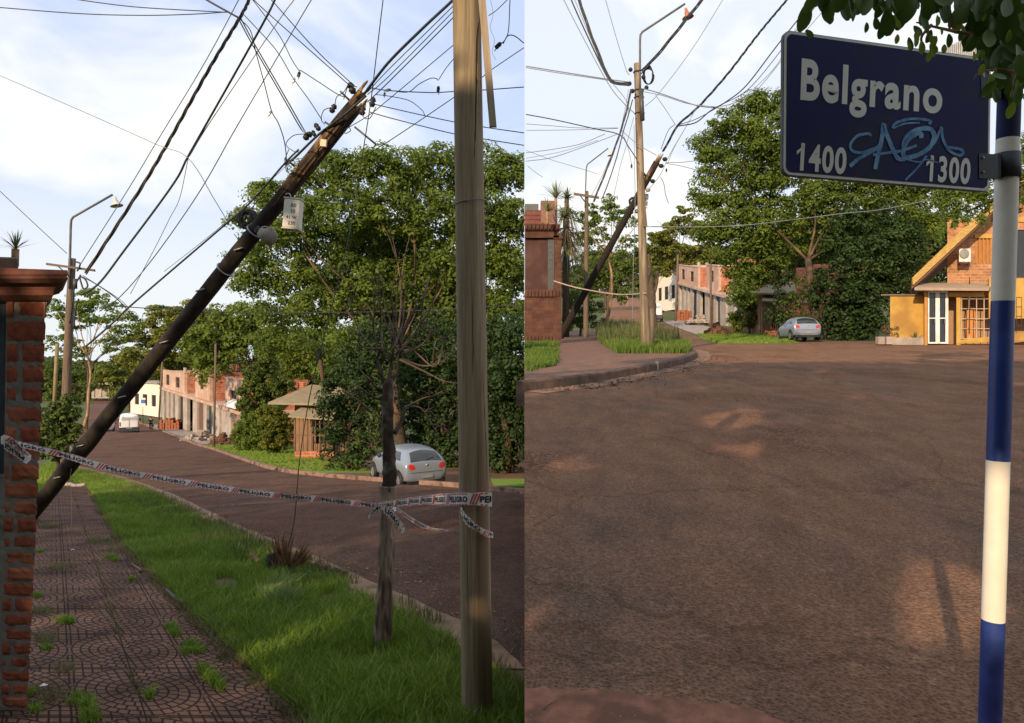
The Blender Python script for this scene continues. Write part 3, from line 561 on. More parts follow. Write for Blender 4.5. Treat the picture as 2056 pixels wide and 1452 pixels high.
tree('pinnate_tree', 'bright green sunlit branches hanging below the blue sign, before the yellow house roof', GRd(2500, 18), P(2400, 330, 18), .12, bl, LF_LIGHT, 130, .13, 34, .075, side=1, asp=.26, droop=.16, tops=bl[3:5])

# spiky plants
def spikes(name, base, n, L, w, m, parent, up=.5, droop=.6, seed=0):
    V = []; r = np.random.default_rng(seed); mb = MB()
    for i in range(n):
        a = r.uniform(0, 2*math.pi); e = r.uniform(-.2, 1.0)*up+.3; l = L*r.uniform(.7, 1.1); d = Vector((math.cos(a)*math.cos(e*1.4), math.sin(a)*math.cos(e*1.4), math.sin(e*1.4)))
        s = d.cross(Vector((0, 0, 1))).normalized(); pts = []
        for k in range(5):
            t = k/4; c = Vector(base)+d*l*t-Vector((0, 0, droop*l*t*t*(.2+.5*math.cos(e)))); ww = w*(1-t)**.7*(.5+.5*min(1, t*6+.3))
            pts += [c-s*ww, c+s*ww]
        mb.add(pts, [(2*k, 2*k+1, 2*k+3, 2*k+2) for k in range(4)], True)
    return mb.build(name, m, parent)
YUC = mat('yucca_leaf', (.12, .16, .05), (.22, .24, .10), 6, .6)
PALM = mat('palm_leaf', (.07, .10, .035), (.16, .16, .07), 4, .6); PALMD = mat('dry_palm_leaf', (.30, .18, .08), (.20, .12, .06), 4, .8)
t = thing('yucca_plant', 'spiky yucca in the planter on top of the brick pillar, left half', 'plant', tuple(P(30, 520, 4.6)))
mb = MB(); mb.tube([P(30, 535, 4.6), P(31, 500, 4.6)], .022, 8); mb.build('stem', BARKL, t); spikes('leaf_rosette', P(32, 500, 4.6), 60, .16, .004, YUC, t, up=.9, droop=.25, seed=3)
for lab, px, py, d, L, n in [('tall spiky yucca beside the planter above the brick corner wall, right half', 1116, 398, 36, 1.1, 60), ('small spiky yucca at the roof edge, leftmost plant of the right half', 1099, 425, 35, .9, 40)]:
    t = thing('yucca_plant', lab, 'plant', tuple(P(px, py+40, d))); mb = MB(); mb.tube([P(px, py+26, d), P(px, py, d)], .07, 8); mb.build('stem', BARKL, t)
    spikes('leaf_rosette', P(px, py, d), n, L, .03, YUC, t, up=.9, droop=.3, seed=px)
for lab, px, py, d in [('palm with drooping dry skirt beside the brick corner wall, right half', 1136, 440, 47), ('grey green fan palm behind the planter, right half', 1138, 400, 60)]:
    b = GRd(px, d); t = thing('palm_tree', lab, 'palm', tuple(b)); mb = MB(); mb.tube([b, P(px, py, d)], [.25, .2], 9); mb.build('trunk', BARK, t)
    spikes('frond_crown', P(px, py, d), 75, 1.5, .05, PALM, t, up=.8, droop=.6, seed=px); spikes('dry_skirt', P(px, py+20, d), 90, 1.9, .05, PALMD if d < 50 else PALM, t, up=-.9, droop=1.6, seed=px+1)
    if d < 50: spikes('lower_fronds', P(px, py+45, d), 90, 2.2, .05, PALM, t, up=-.6, droop=1.8, seed=px+2)
# fine grass
def grass(name, n, sampler, hmin, hmax, w, m, z, lean=.5, dz=0):
    pos = sampler(n); n = len(pos); h = rng.uniform(hmin, hmax, n)*(1+.5*np.array([noise.noise(Vector((p[0]*1.5, p[1]*1.5, 0)))+.8*noise.noise(Vector((p[0]*5, p[1]*4, 3))) for p in pos]))
    a = rng.uniform(0, 2*math.pi, n); l = rng.uniform(.1, 1, n)*lean*h; wd = w*rng.uniform(.6, 1.3, n)*(1+pos[:, 1]*.05)
    zz = np.array([z(y) for y in pos[:, 1]])+dz; b = np.stack([pos[:, 0], pos[:, 1], zz], 1); f = rng.uniform(0, math.pi, n)
    sx = np.stack([np.cos(f)*wd, np.sin(f)*wd*.6, 0*f], 1); tip = np.stack([np.cos(a)*l, np.sin(a)*l, h], 1)
    m1 = b+tip*np.array([.35, .35, .6]); V = np.empty((n, 2, 4, 3))
    V[:, 0, 0] = b-sx; V[:, 0, 1] = b+sx; V[:, 0, 2] = m1+sx*.8; V[:, 0, 3] = m1-sx*.8
    V[:, 1, 0] = m1-sx*.8; V[:, 1, 1] = m1+sx*.8; V[:, 1, 2] = b+tip+sx*.1; V[:, 1, 3] = b+tip-sx*.1
    me_o = quads_obj(name, V.reshape(-1, 3), n*2, m); tag(me_o, kind='stuff'); return me_o
def band(le, re_, y0, y1, p=1.0, mx=0, patch=0):
    ly = [q[1] for q in le]; lx = [q[0] for q in le]; ry = [q[1] for q in re_]; rx = [q[0] for q in re_]
    def f(n):
        y = y0*(y1/y0)**rng.random(n) if p == 1 else rng.uniform(y0, y1, n)
        a = np.interp(y, ly, lx); b = np.interp(y, ry, rx); x = a+(b-a)*rng.random(n)
        pr = (b-a)/np.max(b-a)*1.0; keep = rng.random(n) < pr
        x, y = x[keep], y[keep]
        if patch: k = np.array([noise.noise(Vector((u*1.1, v*.8, 4)))+noise.noise(Vector((u*4, v*3, 9)))*.5 > -patch for u, v in zip(x, y)]); x, y = x[k], y[k]
        return np.stack([x, y], 1)
    return f
GRASS = leafmat('grass_blade', (.065, .125, .012), (.20, .31, .035), (.36, .32, .12), trans=.35)
GRASSD = leafmat('dry_grass_blade', (.07, .085, .025), (.20, .17, .08), (.34, .27, .16), trans=.3)
GRASSL = leafmat('lawn_blade', (.10, .17, .02), (.22, .32, .05), (.3, .34, .1), trans=.4)
SWRx = SWR+[XY(GL(*p)) for p in [(132, 962), (104, 935)]]
LE2 = [(a-.32-.012*b, b) for a, b in LE]; SW2 = [(0, 3.0)]+LE
le_full = [(-.0, 3)]+[(a, b) for a, b in LE2]; LEx = [(-.004, 3.0), (-.004, LE[0][1]-.3)]+[(min(a, -.004), b) for a, b in LE2]
grass('verge_grass', 125000, band(SWRx, LEx, 3.2, 33, mx=0, patch=.52), .04, .14, .0034, GRASS, zL, lean=1.1)
grass('pale_verge_grass', 16000, band(SWRx, LEx, 3.2, 33, mx=0, patch=.12), .05, .14, .003, leafmat('pale_blade', (.10, .15, .03), (.24, .30, .07), (.40, .36, .2), trans=.35), zL, lean=1.4)
grass('bank_grass', 9000, band([XY(GL(*p)) for p in [(-20, 1040), (40, 985), (70, 960), (95, 930)]], [XY(GL(*p)) for p in [(62, 1030), (104, 978), (150, 960), (140, 930)]], 13, 33), .08, .28, .006, GRASS, zL, lean=.7)
grass('thatch', 14000, band(SWRx, LEx, 3.2, 25, mx=0), .01, .04, .003, GRASSD, zL, lean=3)
grass('dry_verge_grass', 9000, band([(a-.25, b) for a, b in LEx], [(min(a+.25, -.004), b) for a, b in LEx], 3.8, 33, patch=.1), .05, .16, .003, GRASSD, zL, lean=.9)
grass('tall_verge_grass', 5000, band([(a-.9, b) for a, b in LEx], LEx, 7, 30, patch=-.05), .10, .26, .0026, leafmat('seed_grass', (.05, .075, .02), (.14, .15, .06), (.26, .2, .13), trans=.3), zL, lean=.5)
grass('edge_grass', 9000, band([(a-.10, b) for a, b in SWR], [(a+.12, b) for a, b in SWR], 3.3, 22, patch=.15), .03, .09, .003, GRASSD, zL, lean=1.6)
def tufts(lst, G):
    def f(n):
        o = []
        for px, py, r in lst:
            c = G(px, py); k = int(n*r/sum(q[2] for q in lst)); d = rng.normal(size=(k, 2))*r*np.array([.38, .62]); d[:, 0] -= .6*d[:, 1]; o.append(np.array([c.x, c.y])+d)
        return np.concatenate(o)
    return f
grass('paving_weeds', 4200, tufts([(222, 1122, .09), (232, 1128, .05), (130, 1250, .08), (142, 1254, .04), (60, 1395, .05), (385, 1298, .07), (400, 1310, .06), (425, 1368, .07), (410, 1352, .05), (160, 1412, .07), (175, 1424, .05), (300, 1405, .03), (265, 1168, .04), (345, 1265, .06), (352, 1278, .05), (372, 1312, .05), (95, 1305, .05), (80, 1110, .05), (75, 1200, .06), (180, 1446, .07), (70, 1430, .05), (440, 1385, .05)], GL), .012, .055, .0028, GRASS, zL, lean=1.6, dz=.012)
def joint_pts(n):
    y = 3.6*(18/3.6)**rng.random(n); k = rng.integers(0, 3, n); u = np.array([.515, -.285, 1.315])[k]; x = u-.675*y+rng.normal(size=n)*.012
    keep = np.array([noise.noise(Vector((a*1.7, b*1.1, 2))) > .12 for a, b in zip(x, y)])&(x < np.interp(y, [q[1] for q in SWR], [q[0] for q in SWR])); return np.stack([x, y], 1)[keep]
grass('joint_weeds', 5000, joint_pts, .008, .03, .0024, GRASSD, zL, lean=1.6, dz=.012)
grass('paving_dry_weeds', 6000, tufts([(85, 1230, .14), (130, 1345, .12), (90, 1285, .13), (120, 1140, .2), (450, 1320, .1), (100, 1060, .2), (520, 1370, .12), (200, 1090, .25), (300, 1150, .12), (240, 1100, .3), (100, 1400, .13)], GL), .01, .03, .0025, GRASSD, zL, lean=3, dz=.012)
grass('weed_clump', 2600, tufts([(560, 1215, .16), (570, 1190, .1), (555, 1140, .1)], GL), .08, .22, .006, leafmat('weed_leaf', (.09, .15, .04), (.20, .28, .09), None), zL, lean=1.0)
grass('far_lawn_grass', 16000, band(Lg, Rg, GL(0, 946).y, GL(0, 894).y, p=2), .05, .12, .012, GRASSL, zL, lean=.8)
VG = [XY(GR(*p)) for p in [(1240, 720), (1212, 700), (1200, 690), (1200, 675), (1205, 660)]]; VG2 = [XY(GR(*p)) for p in [(1380, 721), (1388, 715), (1380, 706), (1352, 696), (1290, 674), (1255, 660)]]
grass('verge_grass', 52000, band(VG, VG2, GR(0, 719).y, GR(0, 662).y), .12, .42, .008, leafmat('verge_blade', (.05, .10, .015), (.14, .21, .035), (.3, .28, .12)), zR, lean=.5, dz=.16)
grass('tall_verge_grass', 8000, band([(a, b) for a, b in VG], VG2, GR(0, 703).y, GR(0, 664).y), .4, .95, .008, MATS['seed_grass'], zR, lean=.35, dz=.16)
grass('corner_grass', 26000, band([(.03, 10), (.03, 60)], [XY(GR(*p)) for p in [(1060, 760), (1120, 745), (1122, 700), (1120, 688)]], GR(0, 759).y, GR(0, 689).y, patch=.25), .08, .22, .008, leafmat('corner_blade', (.05, .10, .015), (.14, .22, .035), (.28, .3, .1)), zR, lean=.7, dz=.16)
grass('far_lawn_grass', 14000, band([XY(GR(*p)) for p in [(1440, 689.5), (1405, 678), (1400, 672)]], [XY(GR(*p)) for p in [(1600, 689.5), (1565, 680), (1530, 672)]], 40.1, GR(0, 673).y, p=2), .06, .16, .014, GRASSL, zR, lean=.8)
# added leaf screen out of frame behind the viewer, shaped to shade both foregrounds
def shade():
    prof = [(-46, -26, 4.4, 3.2), (-26, -14, 7.2, 5), (-14, -9.6, 9.0, 6), (-9.6, -6.6, 12.5, 8), (-6.6, 4, 12.5, 10.0), (4, 9, 8, 4)]
    ps, ns = [], []
    for x0, x1, h, per in prof:
        B = []; x = x0+.5
        while x < x1:
            z = h-1.0
            while z > -2: B.append(((x, -6+rng.uniform(-.8, .8), z), (1.0, 1.4, 1.1))); z -= 1.35
            x += 1.3
        p, n = crown_pts(B, per, .6, 26); ps.append(p); ns.append(n)
    B = [((-3.0+a, -7.6, 4.6+b), (.6, .5, .5)) for a in (-.8, 0, .8) for b in (-.2, .3)]; p, n = crown_pts(B, 60, .35, 30); ps.append(p); ns.append(n)  # extra clump added to keep sun off the sign
    p = np.concatenate(ps); n = np.concatenate(ns); sv = np.array(SUN)
    for c, r in GAPS:
        q = p-np.array(c); al = q@sv; dist = np.linalg.norm(q-al[:, None]*sv, axis=1); k = dist > r*(.8+.35*rng.random(len(p))); p, n = p[k], n[k]
    o = quads_obj('added_shade_leaves', leaf_quads(p, n, .26).reshape(-1, 3), len(p), LF_MID); tag(o, kind='stuff')
GAPS = [(tuple(P(1993, 1040, 2.28)), .36), (tuple(P(1990, 1150, 2.28)), .36), (tuple(P(950, 60, 3.86)), .42), (tuple(P(950, -80, 3.86)), .5), (tuple(P(700, 240, 9.6)), .8), (tuple(P(735, 190, 9.5)), .8), (tuple(P(2020, 420, 2.28)), .07)]  # openings cut through the added leaves to let sun reach posts and poles
shade()
# ------------------------------------------------------------ buildings
def frame(A, B, z0):
    A = Vector(A); B = Vector(B); e = Vector((B.x-A.x, B.y-A.y, 0)); L = e.length; e.normalize(); n = Vector((-e.y, e.x, 0))
    za, zb_ = z0 if isinstance(z0, tuple) else (z0, z0)
    def f(s, t, z): q = A+e*s+n*t; return Vector((q.x, q.y, za+(zb_-za)*s/L+z))
    f.L = L; f.e = e; f.n = n; return f
def wall(mb, fr, s0, s1, t0, t1, z0, z1, ops):
    S = sorted(set([s0, s1]+[q for o in ops for q in o[:2]])); Z = sorted(set([z0, z1]+[q for o in ops for q in o[2:]]))
    for a, b in zip(S, S[1:]):
        for c, d in zip(Z, Z[1:]):
            m, k = (a+b)/2, (c+d)/2
            if any(o[0] < m < o[1] and o[2] < k < o[3] for o in ops): continue
            mb.box(a, b, t0, t1, c, d, fr)
def rows(lab, A, B, z0, sc, group=None, awn=True, ext=1.6):
    """unfinished two storey row; A far end, B near end; heights scaled by sc"""
    fr = frame(A, B, z0); L = fr.L; h1 = 3.1*sc; h2 = 3.25*sc
    t = thing('row_building', lab, 'building', fr(L/2, 5, 0)[:], 0, group)
    def bay(a, b, c=0, d=.86): return (L*a, L*b, -3.4 if c == 0 else c*sc, h1*d)
    ops = [bay(.03, .09), bay(.13, .17), bay(.21, .25), bay(.31, .375), bay(.435, .51), bay(.565, .635), bay(.67, .72), bay(.79, .85), bay(.885, .965)]
    mb = MB(); wall(mb, fr, 0, L, .0, .35, -3.4, h1*.93, ops); mb.build('ground_floor_wall', GREYC, t)
    mb = MB(); mb.box(-.2, L+.2, -.45, 9, h1*.93, h1*1.02, fr); mb.build('floor_slab', PLAS, t)
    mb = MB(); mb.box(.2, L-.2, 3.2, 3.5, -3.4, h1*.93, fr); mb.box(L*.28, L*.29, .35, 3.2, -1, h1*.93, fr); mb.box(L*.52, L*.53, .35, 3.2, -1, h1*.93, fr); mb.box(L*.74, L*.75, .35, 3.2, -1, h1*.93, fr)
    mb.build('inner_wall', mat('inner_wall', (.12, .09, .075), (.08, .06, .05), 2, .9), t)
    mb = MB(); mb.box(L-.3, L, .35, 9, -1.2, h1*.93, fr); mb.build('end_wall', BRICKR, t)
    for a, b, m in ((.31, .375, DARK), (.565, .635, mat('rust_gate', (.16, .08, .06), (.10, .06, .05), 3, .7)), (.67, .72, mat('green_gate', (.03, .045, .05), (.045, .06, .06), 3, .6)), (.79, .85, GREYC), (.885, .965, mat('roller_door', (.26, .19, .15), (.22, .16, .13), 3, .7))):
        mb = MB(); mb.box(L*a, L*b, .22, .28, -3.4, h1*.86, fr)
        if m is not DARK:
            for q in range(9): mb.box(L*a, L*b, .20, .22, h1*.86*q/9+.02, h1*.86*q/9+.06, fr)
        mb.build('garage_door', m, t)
    # upper units
    def unit(a, b, dep, h, wins, m=PLAS):
        s0, s1 = L*a, L*b; mb = MB(); ops = [(s0+(s1-s0)*w[0], s0+(s1-s0)*w[1], h1*1.02+h*w[2], h1*1.02+h*w[3]) for w in wins]
        wall(mb, fr, s0, s1, 0, .3, h1*1.02, h1*1.02+h, ops); mb.box(s0, s0+.25, .3, dep+3, h1*1.02, h1*1.02+h, fr)
        mb.box(s0-.05, s1+.08, -.07, .33, h1*1.02+h, h1*1.02+h+.14, fr); w = mb.build('upper_wall', m, t)
        mb = MB(); mb.box(s1-.25, s1, .3, dep+3, h1*1.02, h1*1.02+h, fr); mb.build('flank_wall', BRICKR, t)
        for o in ops:
            f = MB(); f.box(o[0], o[0]+.08, .10, .18, o[2], o[3], fr); f.box(o[1]-.08, o[1], .10, .18, o[2], o[3], fr); f.box(o[0]+.08, o[1]-.08, .10, .18, o[3]-.08, o[3], fr); f.box(o[0]+.08, o[1]-.08, .10, .18, (o[2]+o[3])/2-.03, (o[2]+o[3])/2+.03, fr)
            wn = f.build('window', mat('window_wood', (.22, .10, .06), (.16, .08, .05), 4, .7), t)
            g = MB(); g.box(o[0], o[1], .19, .22, o[2], o[3], fr); g.build('pane', DARK, wn)
    unit(0.01, .40, 2.2, h2*.80, [(.16, .34, .2, .80), (.62, .80, .2, .75)])
    unit(.54, .70, 2.4, h2*.92, [(.35, .60, .35, .80)])
    unit(.84, .975, 2.4, h2*.80, [(.28, .62, .0, .62)])
    mb = MB(); mb.box(.1, L-.1, 4.6, 4.9, h1*1.02, h1*1.02+h2*.75, fr); mb.box(L*.56, L*.66, 3.6, 4.6, h1*1.02+h2*.75, h1*1.02+h2*1.15, fr); mb.build('back_wall', BRICKR, t)
    mb = MB()
    for k in range(4): mb.box(L*.60+k*.9, L*.60+k*.9+.9, 5, 5.4, h1+h2*.9, h1+h2*(1.0+.12*k), fr)
    if ext > 1:
        mb.box(L*.60, L*.60+3.6, 5, 5.4, h1, h1+h2*.9, fr)
    else:
        for k in range(5): mb.box(L-.3, L, 3+k*1.6, 4.6+k*1.6, h1, h1+h2*(.85+.1*min(k,4)+.05*max(0,k-4)), fr)
    mb.build('stepped_gable', BRICKR, t)
    for a in (.22, .36, .62): mb = MB(); mb.tube([fr(L*a, 1.5, h1+h2*.6), fr(L*a, 1.5, h1+h2*1.0)], .22, 10); mb.build('vent_pipe', CONC, t)
    if awn:
        mb = MB(); mb.hexa([fr(L*.90, -.8, h1*1.10), fr(L*.985, -.8, h1*1.10), fr(L*.985, 0, h1*1.26), fr(L*.90, 0, h1*1.26), fr(L*.90, -.8, h1*1.13), fr(L*.985, -.8, h1*1.13), fr(L*.985, 0, h1*1.29), fr(L*.90, 0, h1*1.29)]); mb.build('awning', WHITE, t)
    return fr
A = P(326, 851, 110); B = P(498, 905, 58)
frL = rows('unfinished two storey brick and render row building beyond the leaning pole, left half', A, B, -7.65, 1.0)
A = P(1362, 641, 110); B = P(1500, 683, 66)
frR = rows('unfinished two storey brick and render row building along the street, right half', A, B, (8.95, 2.35), 1.0, awn=True, ext=1)
def brick_pile(lab, c, s, m, n=60, cat='brick pile', bs=(.5, .24, .2)):
    mb = MB(); r = np.random.default_rng(int(s*100)+n)
    for i in range(n):
        a = r.uniform(0, 6.28); q = r.random()**.6; x = math.cos(a)*q*s; y = math.sin(a)*q*s; z = (1-q)*s*.9*r.random()
        M = Matrix.Rotation(r.uniform(0, 3), 3, 'Z') @ Matrix.Rotation(r.uniform(-.5, .5), 3, 'X'); mb.cbox((c.x+x, c.y+y, c.z+z+.1), tuple(np.array(bs)*r.uniform(.7, 1.2)), M)
    o = mb.build('rubble_pile' if m is not BRICKR else 'brick_pile', m, None); return tag(o, lab, cat)
OR = mat('orange_block', (.34, .12, .06), (.24, .09, .045), 5, .9)
def block_stack(lab, c, w, d, h):
    mb = MB(); nx, ny, nz = max(2, int(w/.33)), max(2, int(d/.4)), int(h/.2); r = np.random.default_rng(int(w*77))
    for i in range(nx):
        for j in range(ny):
            for k in range(int(nz*r.uniform(.6, 1.05))): mb.cbox((c.x-w/2+(i+.5)*w/nx+r.normal()*.02, c.y-d/2+(j+.5)*d/ny+r.normal()*.02, c.z+.2*k+.1), (.31, .37, .18))
    tag(mb.build('brick_stack', OR, None), lab, 'brick stack')
block_stack('stack of orange hollow bricks on the forecourt, left half', GLd(345, 92, -.1), 2.6, 1.5, 1.7)
block_stack('stack of orange hollow bricks on the forecourt, right half', GRd(1378, 98, -.1), 2.6, 1.5, 1.7)
brick_pile('pale rubble heap before the near bays of the row building, left half', frL(frL.L*.86, -2.4, .1), 1.5, CONC, 70, 'rubble')
brick_pile('pale rubble heap before the near bays of the row building, right half', frR(frR.L*.72, -2.4, -.3), 1.5, CONC, 70, 'rubble')
brick_pile('dark brown heap of earth and twigs at the lawn edge, left half', GL(450, 893), 1.0, mat('heap', (.16, .08, .05), (.09, .05, .035), 4, .95), 90, 'earth heap', (.5, .3, .2))
brick_pile('dark brown heap of earth and twigs at the lawn edge, right half', GR(1442, 672), 1.0, mat('heap', (1, 1, 1)), 90, 'earth heap', (.5, .3, .2))
# white house far down the street
def white_house(lab, A, B, z0, h):
    fr = frame(A, B, z0); L = fr.L; t = thing('white_house', lab, 'house', fr(L/2, 3, 0)[:]); WW = mat('cream_wall', (.70, .66, .58), (.62, .58, .5), 2, .9)
    ops = [(L*.15, L*.3, h*.3, h*.65), (L*.42, L*.58, h*.3, h*.65), (L*.72, L*.86, h*.3, h*.65)]
    mb = MB(); wall(mb, fr, 0, L, 0, .3, 0, h, ops); mb.box(L-.3, L, .3, 6, 0, h, fr); mb.box(0, .3, .3, 6, 0, h, fr); mb.build('wall', WW, t)
    mb = MB(); mb.box(-.3, L+.3, -.4, 6.3, h, h+.2, fr); mb.build('roof', CONC, t)
    for o in ops: g = MB(); g.box(o[0], o[1], .12, .16, o[2], o[3], fr); g.build('window', DARK, t)
white_house('cream white house lit by the sun far behind the white van, left half', P(262, 815, 135), P(322, 822, 125), zL(130)+.2, 6.0)
white_house('cream white house lit by the sun beyond the row building, right half', P(1315, 612, 140), P(1362, 612, 130), zR(140)-.5, 7.2)
t = thing('shed', 'low grey roofed shed with columns at the far end of the street, left half', 'shed', tuple(P(215, 790, 200)))
mb = MB(); mb.cbox(P(212, 770, 200), (9, 6, .4)); mb.build('roof', GREYC, t)
for k in range(4): mb = MB(); a = P(190+k*14, 798, 199); mb.tube([a, Vector((a.x, a.y, P(0, 770, 200).z))], .18, 6); mb.build('column', CONC, t)
mb = MB(); mb.cbox(P(212, 786, 203), (8, .3, 4)); mb.build('back_wall', GREYC, t)
# small hipped roof house with barred porch
TAN = mat('tan_roof', (.30, .25, .17), (.24, .20, .13), 3, .8, .2)
def porch_house(lab, d, z, pts, ground, sc):
    """pts: eave left, ridge left, ridge right, eave right, wall base y (px at distance d)"""
    (xl, yl), (xr0, yr0), (xr1, yr1), (xe, ye), yb, ylow = pts
    t = thing('porch_house', lab, 'house', tuple(ground)); S = d/F
    el = P(xl, yl, d); rl = P(xr0, yr0, d+3.0); rr = P(xr1, yr1, d+3.0); er = P(xe, ye, d); th = Vector((0, 0, -.12))
    bl_ = el+Vector((1.4, 6.5, 0)); br_ = er+Vector((0, 6.5, 0))
    mb = MB(); top = [el, er, br_, bl_, rl, rr]; fs = [(0, 1, 5, 4), (1, 2, 5), (2, 3, 4, 5), (3, 0, 4)]
    mb.add(top, fs); mb.add([v+th for v in top[:4]], [(3, 2, 1, 0)]); mb.add([el, er, br_, bl_, el+th, er+th, br_+th, bl_+th], [(0, 4, 5, 1), (1, 5, 6, 2), (2, 6, 7, 3), (3, 7, 4, 0)])
    mb.build('hip_roof', TAN, t)
    zb = ground.z-.3; zt_ = el.z-.1; x0 = el.x+1.2; x1 = er.x-.3; y0 = d+1.0
    WAL = mat('warm_wall', (.27, .16, .095), (.20, .12, .07), 2, .9)
    mb = MB(); fr = lambda s, u, v: Vector((x0+s, y0+u, v)); wall(mb, fr, 0, x1-x0, 0, .2, zb, zt_, [((x1-x0)*.35, (x1-x0)*.5, zb+1.0, zt_-.6), ((x1-x0)*.62, (x1-x0)*.78, zb, zt_-.5)]); mb.box(0, .2, .2, 5, zb, zt_, fr); mb.build('wall', WAL, t)
    mb = MB(); mb.box(x0, x1, y0+.3, y0+.4, zb, zt_-.4); mb.build('window', DARK, t)
    pl = P(ylow[0], ylow[1], d-.6); pr = P(ylow[2], ylow[3], d-.6)
    mb = MB(); mb.hexa([pl, pr, pr+Vector((0, 2.0, .8)), pl+Vector((.8, 2.0, .8)), pl+Vector((0, 0, .08)), pr+Vector((0, 0, .08)), pr+Vector((0, 2.0, .88)), pl+Vector((.8, 2.0, .88))]); mb.build('porch_roof', TAN, t)
    n = 10
    PW = mat('porch_post', (.19, .11, .075), (.14, .08, .055), 4, .8)
    for k in range(n):
        x = pl.x+.3+(pr.x-pl.x-.4)*k/(n-1); mb = MB(); mb.tube([(x, d-.3, zb), (x, d-.3, pl.z+.1)], .022 if k % 3 else .05, 6)
        mb.build('porch_post' if k % 3 == 0 else 'railing_bar', PW, t)
    mb = MB(); mb.box(pl.x+.3, pr.x, d-.36, d-.24, zb, zb+.75); mb.build('porch_parapet', BRICKR, t)
    mb = MB(); mb.box(pl.x+.3, pr.x, d-.32, d-.28, zb+1.6, zb+1.68); mb.build('rail', PW, t)
porch_house('small house with tan hipped roof and barred porch beside the lawn, left half', 40, 0, ((538, 808), (625, 772), (690, 778), (712, 812), 0, (578, 838, 668, 845)), GLd(610, 40), 1)
porch_house('small house with tan roof and barred porch behind the lawn, right half', 54, 0, ((1508, 588), (1575, 556), (1592, 556), (1600, 590), 0, (1530, 606, 1580, 608)), GRd(1560, 54, -.1), 1)
# ---- brick corner house, right half
def corner_house():
    d = 36.0; gz = P(0, 684, d).z
    t = thing('corner_house', 'dark brick corner house wall with tiled parapet at the left of the right half', 'house', tuple(GRd(1100, d)))
    x0 = .02; fr = lambda s, u, v: Vector((s, d+u, v)); X = lambda px, dd=d: (px-CX)/F*dd; Z = lambda py, dd=d: (HY-py)/F*dd
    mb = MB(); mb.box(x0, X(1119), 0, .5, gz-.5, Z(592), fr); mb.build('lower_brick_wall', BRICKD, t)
    mb = MB()
    k = 0; x = x0
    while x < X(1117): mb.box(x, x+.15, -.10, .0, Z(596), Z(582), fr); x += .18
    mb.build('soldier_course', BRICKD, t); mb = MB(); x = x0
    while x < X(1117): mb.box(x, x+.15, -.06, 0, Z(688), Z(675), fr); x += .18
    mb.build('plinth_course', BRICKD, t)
    mb = MB(); mb.box(x0, X(1113), .12, .5, Z(592), Z(478), fr); mb.build('recessed_panel', mat('stained_panel', (.07, .03, .024), (.045, .022, .019), 2, .8, .3, c3=(.09, .045, .035), s3=1), t)
    mb = MB(); mb.box(X(1100), X(1113), .06, .12, Z(588), Z(480), fr); mb.build('shutter', METAL, t)
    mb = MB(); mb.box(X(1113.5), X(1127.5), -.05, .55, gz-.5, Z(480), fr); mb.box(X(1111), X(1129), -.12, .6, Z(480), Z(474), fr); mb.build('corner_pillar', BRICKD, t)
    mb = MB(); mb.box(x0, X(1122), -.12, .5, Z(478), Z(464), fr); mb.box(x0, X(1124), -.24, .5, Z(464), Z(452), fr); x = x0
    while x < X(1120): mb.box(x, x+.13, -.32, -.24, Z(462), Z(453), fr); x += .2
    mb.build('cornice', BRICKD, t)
    mb = MB(); nt = 12
    for i in range(nt):
        xx = x0+.06+(X(1095)-.1)*i/nt
        for j in range(3):
            a = Vector((xx, d+.0+j*.25, Z(452)+j*.28)); mb.tube([a, a+Vector((0, .3, .33))], [.085, .065], 8)
    mb.build('roof_tiles', mat('clay_tile', (.20, .065, .045), (.11, .045, .035), 4, .85, .4), t)
    mb = MB(); mb.box(X(1086), X(1119), .0, .9, Z(452), Z(403), fr); mb.build('parapet_block', mat('rose_render', (.24, .14, .105), (.17, .095, .075), 3, .9, .2), t)  # render darkened as well, in place of shade
    mb = MB(); mb.box(x0, X(1083), 2.5, 8, Z(430), Z(388), fr); mb.build('grey_roof_wall', mat('slate_grey', (.13, .135, .14), (.09, .092, .095), 2, .8, .2, stretch=(5, 1, .5)), t)
corner_house()
